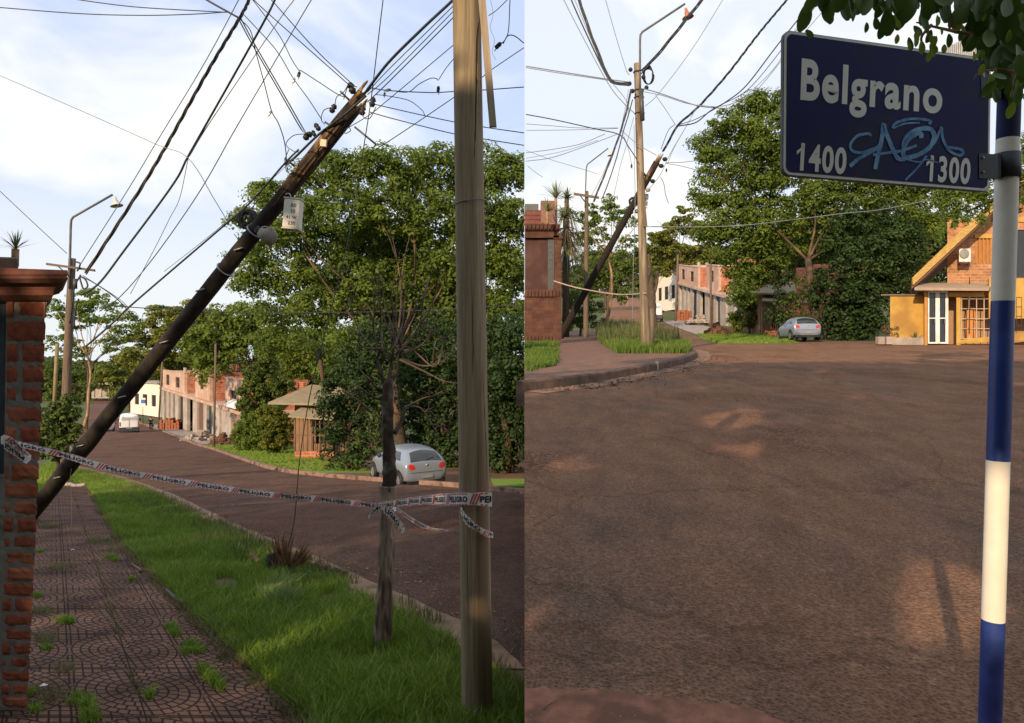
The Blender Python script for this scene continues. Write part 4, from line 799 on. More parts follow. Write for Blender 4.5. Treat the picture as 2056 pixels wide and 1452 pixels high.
# ---- yellow house, right half
def yellow_house():
    d = 38.0; X = lambda px, dd=d: (px-CX)/F*dd; Z = lambda py, dd=d: (HY-py)/F*dd
    fr = lambda s, u, v: Vector((s+.55*u, d+u, v)); gz = Z(700)
    t = thing('yellow_house', 'yellow and brick house with steep gabled roof and glass doors behind the signpost', 'house', (X(1930), d, Z(690)))
    BW = brickmat('tan_brick', (.48, .22, .10), (.32, .14, .065), (.40, .26, .16), .42, .16, .022)  # tan brick with pale mortar
    ws = [(X(1964), X(1995), Z(522), Z(470))]
    mb = MB(); wall(mb, fr, X(1905), X(2300), 1.4, 1.7, Z(600), Z(430), ws+[(X(2046), X(2075), Z(552), Z(452))])
    mb.build('upper_wall', BW, t)
    # gable above, following the roof pitch
    mb = MB(); a = [(X(1905), Z(540)), (X(1905), Z(507)), (X(2010), Z(405)), (X(2120), Z(310)), (X(2300), Z(420)), (X(2300), Z(430)), (X(1990), Z(430))]
    mb.add([Vector((x+.76, d+1.41, z-.02)) for x, z in a]+[Vector((x+.9, d+1.69, z-.02)) for x, z in a], [tuple(range(7))[::-1], tuple(range(7, 14))]); mb.build('gable', BW, t)
    mb = MB(); mb.box(X(2000), X(2070), 1.32, 1.4, Z(436), Z(427), fr); mb.box(X(1962), X(1998), 1.32, 1.4, Z(470), Z(462), fr); mb.build('lintel_band', YEL, t)
    for w in ws:
        f = MB(); f.box(w[0], w[1], 1.45, 1.5, w[2], w[3], fr)
        for k in range(5): f.box(w[0]+(w[1]-w[0])*k/4-.03, w[0]+(w[1]-w[0])*k/4+.03, 1.36, 1.45, w[2], w[3], fr)
        f.build('shuttered_window', mat('varnished_shutter', (.44, .21, .07), (.32, .14, .045), 3, .6, stretch=(8, 1, 1)), t)
    f = MB(); f.box(X(2046), X(2075), 1.5, 1.55, Z(552), Z(452), fr); f.build('window', GLASS, t)
    # roof slab: overhangs toward the street
    e0 = (X(1829), Z(574)); r0 = (X(2120), Z(302)); tk = .55
    mb = MB(); q = [e0, r0, (r0[0], r0[1]+tk*1.25), (e0[0]-.05, e0[1]+tk*.75)]
    mb.hexa([Vector((q[0][0], d-.2, q[0][1])), Vector((q[1][0], d-.2, q[1][1])), Vector((q[1][0]+3.85, d+7, q[1][1])), Vector((q[0][0]+3.85, d+7, q[0][1])), Vector((q[3][0], d-.2, q[3][1])), Vector((q[2][0], d-.2, q[2][1])), Vector((q[2][0]+3.85, d+7, q[2][1])), Vector((q[3][0]+3.85, d+7, q[3][1]))])
    rf = mb.build('roof', mat('yellow_roof', (.50, .34, .11), (.32, .20, .06), 4, .8, .3, stretch=(1, 1, 5)), t)
    mb = MB(); mb.hexa([Vector((e0[0]-.03, d-.27, e0[1]+.02)), Vector((r0[0], d-.27, r0[1]+.02)), Vector((r0[0], d-.2, r0[1]+.02)), Vector((e0[0]-.03, d-.2, e0[1]+.02)), Vector((e0[0]-.06, d-.27, e0[1]+.36)), Vector((r0[0], d-.27, r0[1]+.62)), Vector((r0[0], d-.2, r0[1]+.62)), Vector((e0[0]-.06, d-.2, e0[1]+.36))])
    mb.build('barge_board', mat('yellow_roof', (1, 1, 1)), rf)
    mb = MB(); mb.hexa([Vector((e0[0], d-.1, e0[1]-.16)), Vector((r0[0], d-.1, r0[1]-.16)), Vector((r0[0]+3.58, d+6.5, r0[1]-.16)), Vector((e0[0]+3.58, d+6.5, e0[1]-.16)), Vector((e0[0], d-.1, e0[1]-.003)), Vector((r0[0], d-.1, r0[1]-.003)), Vector((r0[0]+3.58, d+6.5, r0[1]-.003)), Vector((e0[0]+3.58, d+6.5, e0[1]-.003))])
    mb.build('soffit', mat('soffit_wood', (.26, .13, .08), (.20, .10, .06), 4, .8, stretch=(1, 6, 1)), rf)
    # porch: canopy, glass doors, yellow column, grilled window
    mb = MB(); mb.hexa([P(1836, 583, d-.8), P(1985, 584, d-.8), P(2000, 572, d+1.3), P(1850, 572, d+1.3), P(1836, 578, d-.8), P(1985, 579, d-.8), P(2000, 568, d+1.3), P(1850, 568, d+1.3)]); mb.build('canopy', mat('canopy_sheet', (.38, .29, .21), (.30, .23, .17), 3, .7), t)
    mb = MB(); mb.box(X(1856), X(1862), -.1, .5, gz, Z(584), fr); mb.build('pilaster', mat('ochre_paint', (.50, .24, .06), (.42, .2, .05), 3, .8), t)
    mb = MB(); mb.box(X(1920), X(1928.5), -.12, .3, gz, Z(598), fr); mb.box(X(1905), X(1975), -.08, .25, Z(596), Z(587), fr); mb.build('column', YEL, t)
    mb = MB(); mb.hexa([P(1920, 690, d-.14), P(2300, 672, d-.14), P(2300, 672, d+.2), P(1920, 690, d+.2), P(1926, 683, d-.14), P(2300, 640, d-.14), P(2300, 640, d+.2), P(1926, 683, d+.2)]); mb.build('base_wall', YEL, t)
    mb = MB(); mb.box(X(1862), X(2300), 1.35, 1.395, gz-.3, Z(600), fr); mb.build('lower_wall', mat('tan_wall', (.36, .22, .12), (.30, .18, .10), 3, .85), t)  # plain tan tone, duller than the yellow front
    mb = MB(); mb.box(X(1944), X(1962), 1.25, 1.35, Z(678), Z(612), fr); mb.build('inner_door', mat('orange_door', (.58, .26, .08), (.5, .22, .07), 3, .6), t)
    mb = MB(); mb.box(X(1985), X(2300), -.10, .28, Z(640), Z(560), fr); mb.build('upper_front_wall', YEL, t)
    for a, b in ((1863, 1884), (1884, 1904)):
        f = MB(); w = .11; f.box(X(a), X(a)+w*.7, 0, .08, Z(690), Z(586), fr); f.box(X(b)-w*1.4, X(b), 0, .08, Z(690), Z(586), fr); f.box(X(a), X(b), .01, .07, Z(690), Z(687), fr); f.box(X(a), X(b), .01, .07, Z(588), Z(585), fr); f.box(X(a), X(b), .01, .07, Z(640), Z(638), fr)
        D = f.build('glass_door', WHITE, t); g = MB(); g.box(X(a)+.05, X(b)-.05, .035, .045, Z(688), Z(587), fr); g.build('pane', GLASS, D)
        h = MB(); h.box(X(b)-.2, X(b)-.14, -.06, 0, Z(650), Z(640), fr); h.build('handle', STEEL, D)
    f = MB()
    for k in range(5): f.box(X(1929), X(1992), .03, .07, Z(680-k*20)-.02, Z(680-k*20)+.02, fr)
    for k in range(5): f.box(X(1930+k*15), X(1930+k*15)+.05, .02, .08, Z(680), Z(592), fr)
    f.build('grille_frame', mat('grille', (.45, .36, .27), (.38, .3, .22), 3, .6), t)
    mb = MB(); mb.box(X(2040), X(2041), -.12, -.08, Z(655), Z(597), fr); mb.box(X(2050), X(2051), -.12, -.08, Z(655), Z(597), fr)
    for k in range(4): mb.box(X(2040), X(2051), -.12, -.08, Z(655-k*19), Z(655-k*19)+.03, fr)
    mb.build('side_grille', METAL, t)
    a = thing('air_conditioner', 'white air conditioner outdoor unit under the gable of the yellow house', 'air conditioner', tuple(P(1938, 523, d)))
    mb = MB(); mb.box(X(1927), X(1951), .55, 1.05, Z(523), Z(496), fr); mb.build('casing', WHITE, a, bevel=.03)
    mb = MB(); c = P(1936, 509.5, d+.53); mb.lathe(c, [(.0, 0), (.24, 0), (.27, .02), (.24, .04), (0, .04)], 20, Matrix.Rotation(R(90), 3, 'X')); mb.build('fan_grille', mat('grille_grey', (.3, .3, .28), (.22, .22, .21), 5, .6), a)
    for q in (1929, 1946): mb = MB(); mb.box(X(q), X(q+2), .6, 1.4, Z(526), Z(523.5), fr); mb.build('bracket', METAL, a)
    tag(MB().tube(crom([P(1947, 526, d+1.35), P(1947, 560, d+1.35), P(1947, 600, d-.9), P(1946, 670, d-.16)]), .025, 5).build('drain_pipe', CABLEB), 'thin dark pipe running down from the air conditioner', 'pipe')
    # boundary wall
    w = MB(); w.box(X(1768, 39), X(1856, 38), .6, .85, gz-.2, Z(592), fr); tag(w.build('garden_wall', YEL), 'plain yellow garden wall left of the glass doors', 'wall')
    w = MB(); w.box(X(1768), X(1856), .5, .95, Z(592), Z(589), fr); o = w.build('wall_cap', mat('cap', (.2, .15, .1), (.14, .1, .08), 4, .9)); o.parent = bpy.data.objects['garden_wall']
yellow_house()
for i, (px, w, lab) in enumerate([(1767, 13, 'pale concrete block nearest the dark conifers at the road edge'), (1783, 12, 'pale concrete block between the first block and the long low kerb wall')]):
    d = 37.6; mb = MB(); a = P(px, 690, d); mb.cbox((a.x, d, P(0, 684, d).z), (w/F*d, .35, .42)); tag(mb.build('concrete_block', CONC, None, bevel=.02), lab, 'block')
mb = MB(); d = 37.7; mb.box(P(1790, 0, d).x, P(1855, 0, d).x, d, d+.3, P(0, 693, d).z, P(0, 678, d).z); tag(mb.build('low_wall', CONC, None, bevel=.02), 'low grey concrete wall running from the blocks to the glass doors', 'wall')
bl = [(tuple(P(1836, 676, 37.9)), (.5, .4, .4))]
t = thing('agave_plant', 'small dark spiky plant before the yellow garden wall', 'plant', tuple(P(1838, 683, 38))); spikes('leaf_rosette', P(1838, 683, 38.1), 40, .6, .03, mat('agave', (.05, .07, .03), (.09, .11, .04), 4, .7), t, up=.8, droop=.2, seed=5)
bl = PB([(1785, 668, 9), (1795, 660, 8), (1778, 660, 7)], 37.9); tree('red_shrub', 'small reddish shrub at the left end of the yellow garden wall', GRd(1785, 37.9), P(1785, 672, 37.9), .03, bl, LF_BROWN, 30, .15, 20, .06, cat='shrub')
# pale corrugated gable seen through the foreground leaves
mb = MB(); d = 60
for k in range(20):
    x = 1896+k*4.2; top = 78+abs(k-9)*2.2; a = P(x, 0, d).x; w = 2.6/F*d; mb.box(a, a+w, d, d+.3, P(0, 200, d).z, P(0, top, d).z)
mb.box(P(1896, 0, d).x, P(1980, 0, d).x, d+.1, d+.5, P(0, 200, d).z, P(0, 100, d).z)
tag(mb.build('corrugated_tower', mat('pale_sheet', (.42, .42, .42), (.34, .34, .34), 3, .5, metal=.3)), 'pale corrugated metal wall top glimpsed between the foreground leaves above the sign', 'building')
# ------------------------------------------------------------ brick pillar, left foreground
def pillar():
    t = thing('brick_pillar', 'near red brick pillar with dark cap at the left edge, danger tape tied to it', 'pillar', tuple(GLd(60, 4.2)))
    d = 4.0; X = lambda px, dd=d: (px-CX)/F*dd; Z = lambda py: (HY-py)/F*d
    xr = lambda py: 93-(py-600)*.047; xl = lambda py: 14-(py-600)*.015
    r = np.random.default_rng(5); br = MB(); co = MB(); kx = (60-CX)/F
    def V(px, py, dy): return Vector((X(px)+kx*dy, d+dy, Z(py)))
    py = 598.0; row = 0
    tops = []
    while py < 1500:
        h = 45-(py-598)*.0245; tops.append((py, h, row)); py += h; row += 1
    for py, h, row in tops:
        m = max(5, h*.17); a, b = xl(py), xr(py)
        cuts = [(a+r.uniform(6, 22) if row % 2 == 0 else a+r.uniform(0, 3), b)] if r.random() > .25 else [(a, a+(b-a)*.30), (a+(b-a)*.42, b)]
        if row % 2 == 0 and len(cuts) == 1: cuts = [(a+1, cuts[0][0]-5), cuts[0]] if cuts[0][0]-a > 12 else cuts
        for c0, c1 in cuts+[(-75+r.uniform(0, 6), a-9)]*(py > 960):
            if c1-c0 < 4: continue
            nx = 6; ny = 4; yo = r.uniform(-.004, .004); vs = []
            for j in range(ny+1):
                for i in range(nx+1):
                    u, w = i/nx, j/ny; ex = c0+(c1-c0)*u; ey = py+m*.5+(h-m)*w
                    ed = min(u, 1-u, w, 1-w) < .01
                    q = V(ex+(r.normal()*.5 if ed else 0), ey+(r.normal()*.9 if ed else 0), -.006+yo+(.006 if ed else 0)+.004*noise.noise(Vector((ex*.12, ey*.12, row))))
                    vs.append(q)
            br.add(vs, [(j*(nx+1)+i, (j+1)*(nx+1)+i, (j+1)*(nx+1)+i+1, j*(nx+1)+i+1) for j in range(ny) for i in range(nx)])
    # mortar core, as a lumpy sheet with sides
    vs = []; ny = 90; nx = 10
    for j in range(ny+1):
        py = 585+(1500-585)*j/ny
        a = -100 if py > 955 else xl(py)-1; b = xr(py)-1.5
        for i in range(nx+1):
            ex = a+(b-a)*i/nx; vs.append(V(ex, py, -.001+.004*noise.noise(Vector((ex*.2, py*.2, 2)))))
        vs.append(V(b+.5, py, .30)); 
    n = nx+2; co.add(vs, [(j*n+i, (j+1)*n+i, (j+1)*n+i+1, j*n+i+1) for j in range(ny) for i in range(n-1)])
    br.build('bricks', mat('pillar_brick', (.30, .078, .036), (.16, .045, .028), 24, .9, .45, detail=8, c3=(.36, .12, .06), s3=4, dist=.006), t)
    co.build('mortar', mat('mortar', (.22, .205, .185), (.14, .13, .118), 14, .95, .9, detail=7, c3=(.20, .18, .16), s3=5, dist=.008), t)
    cp = MB()
    def ring(pts): 
        for (x1, y1, e1), (x2, y2, e2) in zip(pts, pts[1:]):
            cp.add([V(-150, y1, -e1), V(x1, y1, -e1), V(x2, y2, -e2), V(-150, y2, -e2)], [(0, 3, 2, 1)])
            cp.add([V(x1, y1, -e1), V(x1, y1+3, .45), V(x2, y2+2, .45), V(x2, y2, -e2)], [(0, 3, 2, 1)])
    ring([(133, 548, .12), (134, 556, .125), (132, 560, .12), (134, 564, .12), (126, 572, .10), (112, 577, .06), (107, 584, .05), (106, 594, .05), (98, 603, .02), (94, 607, .0)])
    cp.add([V(-150, 541, .45), V(133, 551, .45), V(133, 548, -.12), V(-150, 538, -.12)], [(0, 3, 2, 1)])
    cp.add([V(-150, 538, -.12), V(133, 548, -.12), V(133, 548, -.121), V(-150, 548, -.121)], [(0, 1, 2, 3)])
    cp.build('cap_moulding', mat('cap_brick', (.17, .06, .04), (.085, .038, .03), 9, .9, .9, c3=(.17, .075, .055), s3=3, dist=.01), t)
    g = MB(); g.hexa([V(-140, 962, .02), V(13, 962, .02), V(13, 962, .3), V(-140, 962, .3), V(-140, 585, .02), V(15, 585, .02), V(15, 585, .3), V(-140, 585, .3)]); g.build('steel_panel', mat('blue_grey_steel', (.05, .06, .085), (.035, .04, .055), 4, .5), t)
    p = thing('planter', 'rough reddish concrete planter block on top of the brick pillar', 'planter', tuple(V(10, 540, .2)))
    pb = MB(); q = lambda px, py, dy: P(px, py, 4.35+dy)+Vector((0, 0, 0)); pb.hexa([q(-60, 548, 0), q(37, 548, 0), q(37, 548, .3), q(-60, 548, .3), q(-60, 514, 0), q(36, 517, 0), q(36, 517, .3), q(-60, 514, .3)]); pb.build('planter_box', mat('planter', (.22, .15, .11), (.17, .11, .085), 6, .9, .4), p, bevel=.01)
pillar()
# ------------------------------------------------------------ poles and hardware
def pxl(lst): return [P(*q) for q in lst]
def near_pole():
    b = P(960, 1452, 3.86); base = Vector((b.x, 3.86, zL(3.86)))
    t = thing('utility_pole', 'thick weathered upright timber pole in the foreground wrapped with danger tape, left half', 'utility pole', tuple(base))
    mb = MB(); pts = []; rad = []
    for i in range(60):
        py = 1520-i*(1520+120)/59; x = 959-(1452-py)*.0152; pts.append(P(x, py, 3.86)); rad.append((31.5-(1452-py)*.0022)/F*3.86)
    n = 36; vs = []
    for i, p in enumerate(pts):
        for k in range(n):
            th = 2*math.pi*k/n; dp = .0012*noise.noise(Vector((math.cos(th)*9, math.sin(th)*9, p.z*.8)))
            c = abs(((th-4.95) % 6.283))  # drying crack facing the street corner
            if min(c, 6.283-c) < .10 and p.z > -1.2: dp -= .007
            vs.append(p+Vector((math.cos(th), math.sin(th), 0))*(rad[i]+dp))
    mb.add(vs, [(i*n+k, i*n+(k+1) % n, (i+1)*n+(k+1) % n, (i+1)*n+k) for i in range(59) for k in range(n)], True)
    mb.build('shaft', WOODP, t)
    for pts_c, w in (([(963, -60), (966, 20), (958, 90), (957, 200), (955, 300), (952, 360)], .0052), ([(975, 420), (977, 560), (972, 640)], .0022), ([(948, 540), (952, 700), (950, 760)], .0016), ([(968, 700), (975, 860), (979, 980)], .002), ([(940, 1090), (944, 1260)], .0016)):
        q = MB(); cc = crom([P(x, y, 3.86) for x, y in pts_c], 8); o_ = []
        for p in cc:
            ctr = P(959-(1452-(HY-p.z/3.86*F))*.0152, 0, 3.86).x; dx = p.x-ctr; R0 = (31.5-(1452-(HY-p.z/3.86*F))*.0022)/F*3.86; o_.append(Vector((p.x+.002*noise.noise(p*20), 3.86-math.sqrt(max(1e-6, R0*R0-dx*dx))+w*.45, p.z)))
        q.tube(o_, list(w*np.sin(np.linspace(.15, 3.0, len(o_)))), 6, rough=.5, rf=30); q.build('drying_crack', mat('crack_dark', (.035, .02, .012), (.02, .012, .008), 9, .95), t)
    def sl(a, b, w, name, m, dz=3.74):
        s = MB(); A_, B_ = P(a[0], a[1], dz), P(b[0], b[1], dz); s.hexa([B_+Vector((-w, -.008, 0)), B_+Vector((w, -.008, 0)), B_+Vector((w, .012, 0)), B_+Vector((-w, .012, 0)), A_+Vector((-w, -.008, 0)), A_+Vector((w, -.008, 0)), A_+Vector((w, .012, 0)), A_+Vector((-w, .012, 0))]); return s.build(name, m, t)
    sl((960, -90), (990, 255), .0195, 'loose_batten', mat('batten_wood', (.40, .33, .24), (.28, .22, .16), 4, .8, .3, stretch=(6, 6, .5)), 3.86-.06)
    mb = MB()
    for k in range(26):
        a = k/25*math.pi*1.0+math.pi; mb_ = P(945, 404+6*math.sin(a*1)+2, 3.86); mb.add([], [])
    w = [P(945, 408, 3.86)+Vector((math.cos(a)*.0865, math.sin(a)*.0865, .012*math.cos(a*1.0))) for a in np.linspace(0, 2*math.pi, 30)]
    mb.tube(w, .0028, 6); mb.tube(crom([w[0], w[0]+Vector((.012, -.01, -.03)), w[0]+Vector((.006, -.01, -.10)), w[0]+Vector((.014, 0, -.22))], 5), .0018, 5); mb.build('tie_wire', CABLEG, t)
    return pts
near_pole()
# thin barbed strands of wire beside the batten
tag(MB().tube(crom(pxl([(985, 0, 3.8), (990, 30, 3.8), (984, 55, 3.8), (993, 80, 3.8), (988, 105, 3.8), (996, 120, 3.8)]), 4), .0012, 4).build('loose_wire', CABLEG), 'frayed loose wire hanging by the batten on the thick foreground pole', 'wire')
# leaning pole, left
LB = GLd(30, 12.6, -.3); LT = P(750, 166, 9.5)
def lean_pt(s, off=0, dz=0):
    a = P(88, 1000, 12.4); q = a.lerp(LT, s); return q+Vector((off*.78, 0, -off*.62))+Vector((0, 0, dz))
def ppx(px, py, dd=0):  # depth of the leaning pole at a given px
    s = (px-88)/(738-88); return P(px, py, 12.4+(9.5-12.4)*s+dd)
def lean_left():
    t = thing('leaning_pole', 'dark leaning timber utility pole, snapped and tilted over the sidewalk, left half', 'utility pole', tuple(LB))
    mb = MB(); n = 18; pts = [lean_pt(s) for s in np.linspace(-.13, .955, 30)]
    rr = [.136-.028*s for s in np.linspace(0, 1, 30)]; mb.tube(pts, rr, n, rough=.12); mb.build('shaft', WOODD, t)
    # exposed split wood toward the head
    mb = MB(); r = np.random.default_rng(9)
    for k in range(22):
        a = k/22*6.283; o1 = .098*math.cos(a); o2 = .098*math.sin(a); s1 = .955+r.uniform(.0, .025)+(.018 if math.cos(a) < -.3 else 0); s0 = .70+r.uniform(0, .17)
        A_ = lean_pt(s0, o1*1.08)+Vector((0, o2*1.08, 0)); B_ = lean_pt(s1, o1*.8)+Vector((0, o2*.8, 0)); mid = A_.lerp(B_, .5)+Vector((0, -.012, 0))
        mb.tube([A_, mid, B_.lerp(A_, .03), B_], [.010, .022, .018, .004], 5, rough=.3)
    mb.build('split_head', WOODB, t)
    mb = MB(); ax = (LT-lean_pt(0)).normalized()
    for s, o in ((.07, .05), (.16, .02), (.30, .06), (.44, .04), (.56, -.02), (.66, .05)):
        c = lean_pt(s, o)+Vector((0, -.13, 0)); b = MB(); b.tube([c-Vector((.09, 0, -.0)), c+Vector((.05, -.03, .035))], .012, 6); b.build('step_bolt', STEEL, t)
    # crossing rods / insulators through the head
    for a, b in (((712, 255), (755, 290)), ((571, 318), (592, 334)), ((683, 183), (705, 205)), ((652, 245), (690, 268))):
        q = MB(); q.tube([ppx(*a, -.1), ppx(*b, .1)], .014, 6); q.build('rod', METAL, t)
    for (x, y, s) in ((618, 273, .055), (669, 218, .05), (706, 177, .06), (637, 255, .045), (748, 205, .05), (728, 222, .05), (630, 268, .035)):
        q = MB(); c = ppx(x, y, -.12); M = Matrix.Rotation(r.uniform(-1, 1), 3, 'Y'); q.lathe(c, [(0, -s*1.4), (s*.6, -s*1.2), (s*.9, -s*.4), (s*.5, 0), (s*.9, s*.4), (s*.5, s*1.2), (0, s*1.3)], 10, M); q.build('insulator', BLACK, t)
    q = MB(); c = ppx(650, 288, -.2); q.cbox(c, (.085, .05, .10), Matrix.Rotation(R(6), 3, 'Y')); q.build('tag_box', mat('cream_plastic', (.62, .55, .40), (.5, .44, .32), 4, .6), t, bevel=.006)
    # coil of black cable and clamp
    q = MB(); c = ppx(497, 440, -.12)
    for k in range(9):
        R_ = .085+.012*(k % 4); o = Vector((r.normal()*.02, -.02*k+.08, r.normal()*.02)); q.tube([c+o+Vector((math.cos(a)*R_, .02*math.sin(a*2), math.sin(a)*R_*1.15)) for a in np.linspace(0, 6.283, 18)], .011, 5)
    q.build('cable_coil', BLACK, t)
    q = MB()
    for s in (.615, .70):
        c = lean_pt(s); u = ax; e1 = u.cross(Vector((0, 1, 0))).normalized(); e2 = u.cross(e1)
        q2 = MB(); q2.tube([c+e1*math.cos(a)*.13+e2*math.sin(a)*.13 for a in np.linspace(0, 6.283, 20)], .012, 5); q2.build('band_clamp', STEEL, t)
    q = MB(); q.cbox(ppx(560, 383, -.22), (.05, .03, .04), Matrix.Rotation(.6, 3, 'Y')); q.build('clamp_bolt', STEEL, t)
    # twisted cable running along the shaft
    pth = crom([ppx(735, 192, -.1)]+[ppx(x, y, -.2) for x, y in ((690, 232), (650, 262), (627, 282), (590, 318), (572, 330))], 4); q = MB(); q.tube(pth, .017, 7); q.build('attached_cable', CABLE, t)
    # small loops
    for pts_ in ([(617, 269), (590, 272), (574, 290), (590, 304), (602, 305)], [(664, 216), (650, 222), (645, 240), (652, 250)], [(700, 168), (690, 185), (676, 195), (672, 215)], [(735, 210), (728, 232), (742, 238), (755, 215)], [(717, 175), (700, 172), (690, 200)], [(575, 345), (572, 322), (580, 300)], [(700, 255), (704, 262), (695, 268), (690, 266)], [(505, 420), (520, 400), (545, 392)], [(470, 470), (490, 490), (520, 475)]):
        q = MB(); q.tube(crom([ppx(x, y, -.2) for x, y in pts_], 5), .006, 5); q.build('wire_loop', CABLE, t)
    # box (capacitor case) hung under the pole
    b = thing('meter_box', 'cream white metal case with dark stencilled numbers hanging below the leaning pole, left half', 'electrical box', tuple(P(587, 462, 9.9)))
    M = Matrix.Rotation(R(5), 3, 'Y'); c = P(588.5, 431, 9.9); w = MB(); CM = mat('case_paint', (.62, .60, .52), (.54, .52, .45), 3, .55)
    w.cbox(c, (.225, .19, .41), M); w.build('case', CM, b, bevel=.018)
    w = MB(); w.cbox(c+M@Vector((0, 0, .212)), (.24, .205, .02), M); w.cbox(c+M@Vector((0, 0, -.212)), (.24, .205, .02), M); w.build('case_rim', mat('case_rim', (.5, .48, .4), (.44, .42, .35), 3, .6), b, bevel=.006)
    w = MB(); w.tube(crom([c+Vector((-.02, 0, .22)), c+Vector((-.06, 0, .30)), ppx(565, 395)]), .01, 5); w.build('hanger', STEEL, b)
    txt(b, 'stencil', 'R0', M, c+M@Vector((.03, -.10, .115)), .05, BLACK); txt(b, 'stencil', '10', M, c+M@Vector((.03, -.10, .035)), .05, BLACK)
    txt(b, 'stencil', '41 W', M, c+M@Vector((.012, -.10, -.055)), .045, BLACK); txt(b, 'stencil', '230', M, c+M@Vector((.02, -.10, -.135)), .05, BLACK)
    l = thing('lamp_housing', 'dented grey round lamp housing strapped under the leaning pole, left half', 'lamp', tuple(P(536, 490, 10.3)))
    w = MB(); M2 = Matrix.Rotation(R(28), 3, 'Y'); w.lathe(P(538, 474, 10.1), [(0, -.13), (.07, -.13), (.085, -.08), (.12, -.03), (.118, .05), (.095, .10), (.05, .125), (0, .13)], 16, M2@Matrix.Rotation(R(90), 3, 'Y')); w.build('globe', mat('lamp_grey', (.30, .26, .23), (.18, .155, .135), 6, .6, .4), l)
    w = MB(); w.tube([P(515, 458, 10.1), P(528, 470, 10.1)], .05, 8); w.build('socket', BLACK, l)
    w = MB(); w.tube(crom([P(512, 466, 10.1), P(530, 455, 10.1), P(552, 462, 10.0)]), .008, 5); w.build('strap', STEEL, l)
def txt(parent, name, s, M, loc, h, m, bold=0, w=None, extr=.0006):
    cu = bpy.data.curves.new(name, 'FONT'); cu.body = s; cu.size = 1; cu.offset = bold; cu.extrude = 0; cu.resolution_u = 3
    o = bpy.data.objects.new(name, cu); dg = bpy.context.evaluated_depsgraph_get(); me = bpy.data.meshes.new_from_object(o.evaluated_get(dg) if False else o)
    v = np.array([tuple(x.co) for x in me.vertices]); mn, mxx = v.min(0), v.max(0); sc_ = h/(mxx[1]-mn[1]); cx_ = (mn[0]+mxx[0])/2; cy_ = (mn[1]+mxx[1])/2
    sx = sc_ if w is None else w/(mxx[0]-mn[0]); mb = MB()
    mb.add([Vector(loc)+M@Vector(((a[0]-cx_)*sx, -.001, (a[1]-cy_)*sc_)) for a in v], [tuple(p.vertices) for p in me.polygons])
    bpy.data.objects.remove(o); bpy.data.meshes.remove(me); return mb.build(name, m, parent)
lean_left()
def street_lamp(lab, d, side, base, poletop, knee, tip, head, arm=None, rb=.14, rust=False, sgn=1, wood=WOODG, rs=1.0):
    G = GLd if side < 0 else GRd; b = G(base[0], d); t = thing('street_lamp', lab, 'street lamp', tuple(b)); S = d/F
    mb = MB(); mb.tube(crom([b-Vector((0, 0, .3)), P((base[0]+poletop[0])/2, (base[1]+poletop[1])/2, d), P(*poletop, d)], 6), list(np.linspace(rb, rb*.7, 13)), 12, rough=.08); mb.build('pole', wood, t)
    o = -.14
    mb = MB(); mb.tube(crom([P(poletop[0]-6*sgn*rs, poletop[1]+60*rs, d+o), P(knee[0], knee[1]+15*rs, d+o)], 3)+[P(knee[0]+1, knee[1]+2, d+o), P(knee[0]+5*rs, knee[1]-4*rs, d+o), P(*tip, d+o)], 3.0*S*.75*rs, 8); mb.build('arm', mat('lamp_arm', (.12, .125, .13), (.08, .08, .085), 5, .5), t)
    hm = mat('rusty_lamp', (.42, .20, .12), (.28, .13, .08), 9, .8, .3) if rust else mat('white_lamp', (.55, .54, .52), (.45, .44, .42), 5, .6)
    M = Matrix.Rotation(R(-14), 3, 'Y'); c = P(*head, d+o); u = 1.0*S*rs
    mb = MB(); mb.lathe(c, [(0, 15*u), (2.5*u, 14*u), (3.2*u, 8*u), (5*u, 3*u), (4.6*u, 0), (11*u, -4*u), (12*u, -6*u), (10*u, -5.2*u), (3*u, -3*u), (0, -3*u)], 18, M); mb.build('lamp_shade', hm, t)
    mb = MB(); mb.ball(c+M@Vector((0, 0, -6*u)), 2.4*u, sc3=(1, 1, 1.5)); mb.build('bulb', GLASS, t)
    if arm:
        (x0, y0), (x1, y1) = arm; mb = MB(); a_, b_ = P(x0, y0, d-.2), P(x1, y1, d-.2); mb.hexa([a_+Vector((0, -.05, -2.5*S)), b_+Vector((0, -.05, -2.5*S)), b_+Vector((0, .05, -2.5*S)), a_+Vector((0, .05, -2.5*S)), a_+Vector((0, -.05, 2*S)), b_+Vector((0, -.05, 2*S)), b_+Vector((0, .05, 2*S)), a_+Vector((0, .05, 2*S))]); mb.build('crossarm', WOODG, t)
        mb = MB(); mb.tube([P(x0+(x1-x0)*.22, y0+(y1-y0)*.22, d-.2), P(poletop[0]-4, poletop[1]+38*rs, d-.2)], 1.2*S, 5); mb.build('brace', METAL, t)
    return t
t = street_lamp('street lamp on slim timber pole with crossarm, left of the leaning pole, left half', 26, -1, (127, 905), (145, 519), (142, 440), (226, 391), (233, 408), arm=((94, 530), (190, 543)), rb=.17)
mb = MB(); mb.tube([P(151, 560, 25.7), P(151, 580, 25.7)], .07, 8); mb.build('fuse_box', METAL, t)
for k, pts_ in enumerate([[(162, 552), (150, 575), (145, 610), (140, 650)], [(162, 555), (172, 562), (176, 575), (168, 580), (163, 568), (160, 556)], [(155, 545), (161, 530), (153, 526)], [(158, 600), (152, 620), (148, 660)]]):
    mb = MB(); mb.tube(crom([P(x, y, 25.7) for x, y in pts_]), .03, 5); mb.build('wire_loop', CABLE, t)
t = street_lamp('small street lamp pole with a crossarm beside the brick corner house, right half', 46, 1, (1176, 668), (1178, 384), (1177, 332), (1221, 298), (1225, 309), arm=((1152, 389), (1203, 397)), rb=.17, rs=.55)
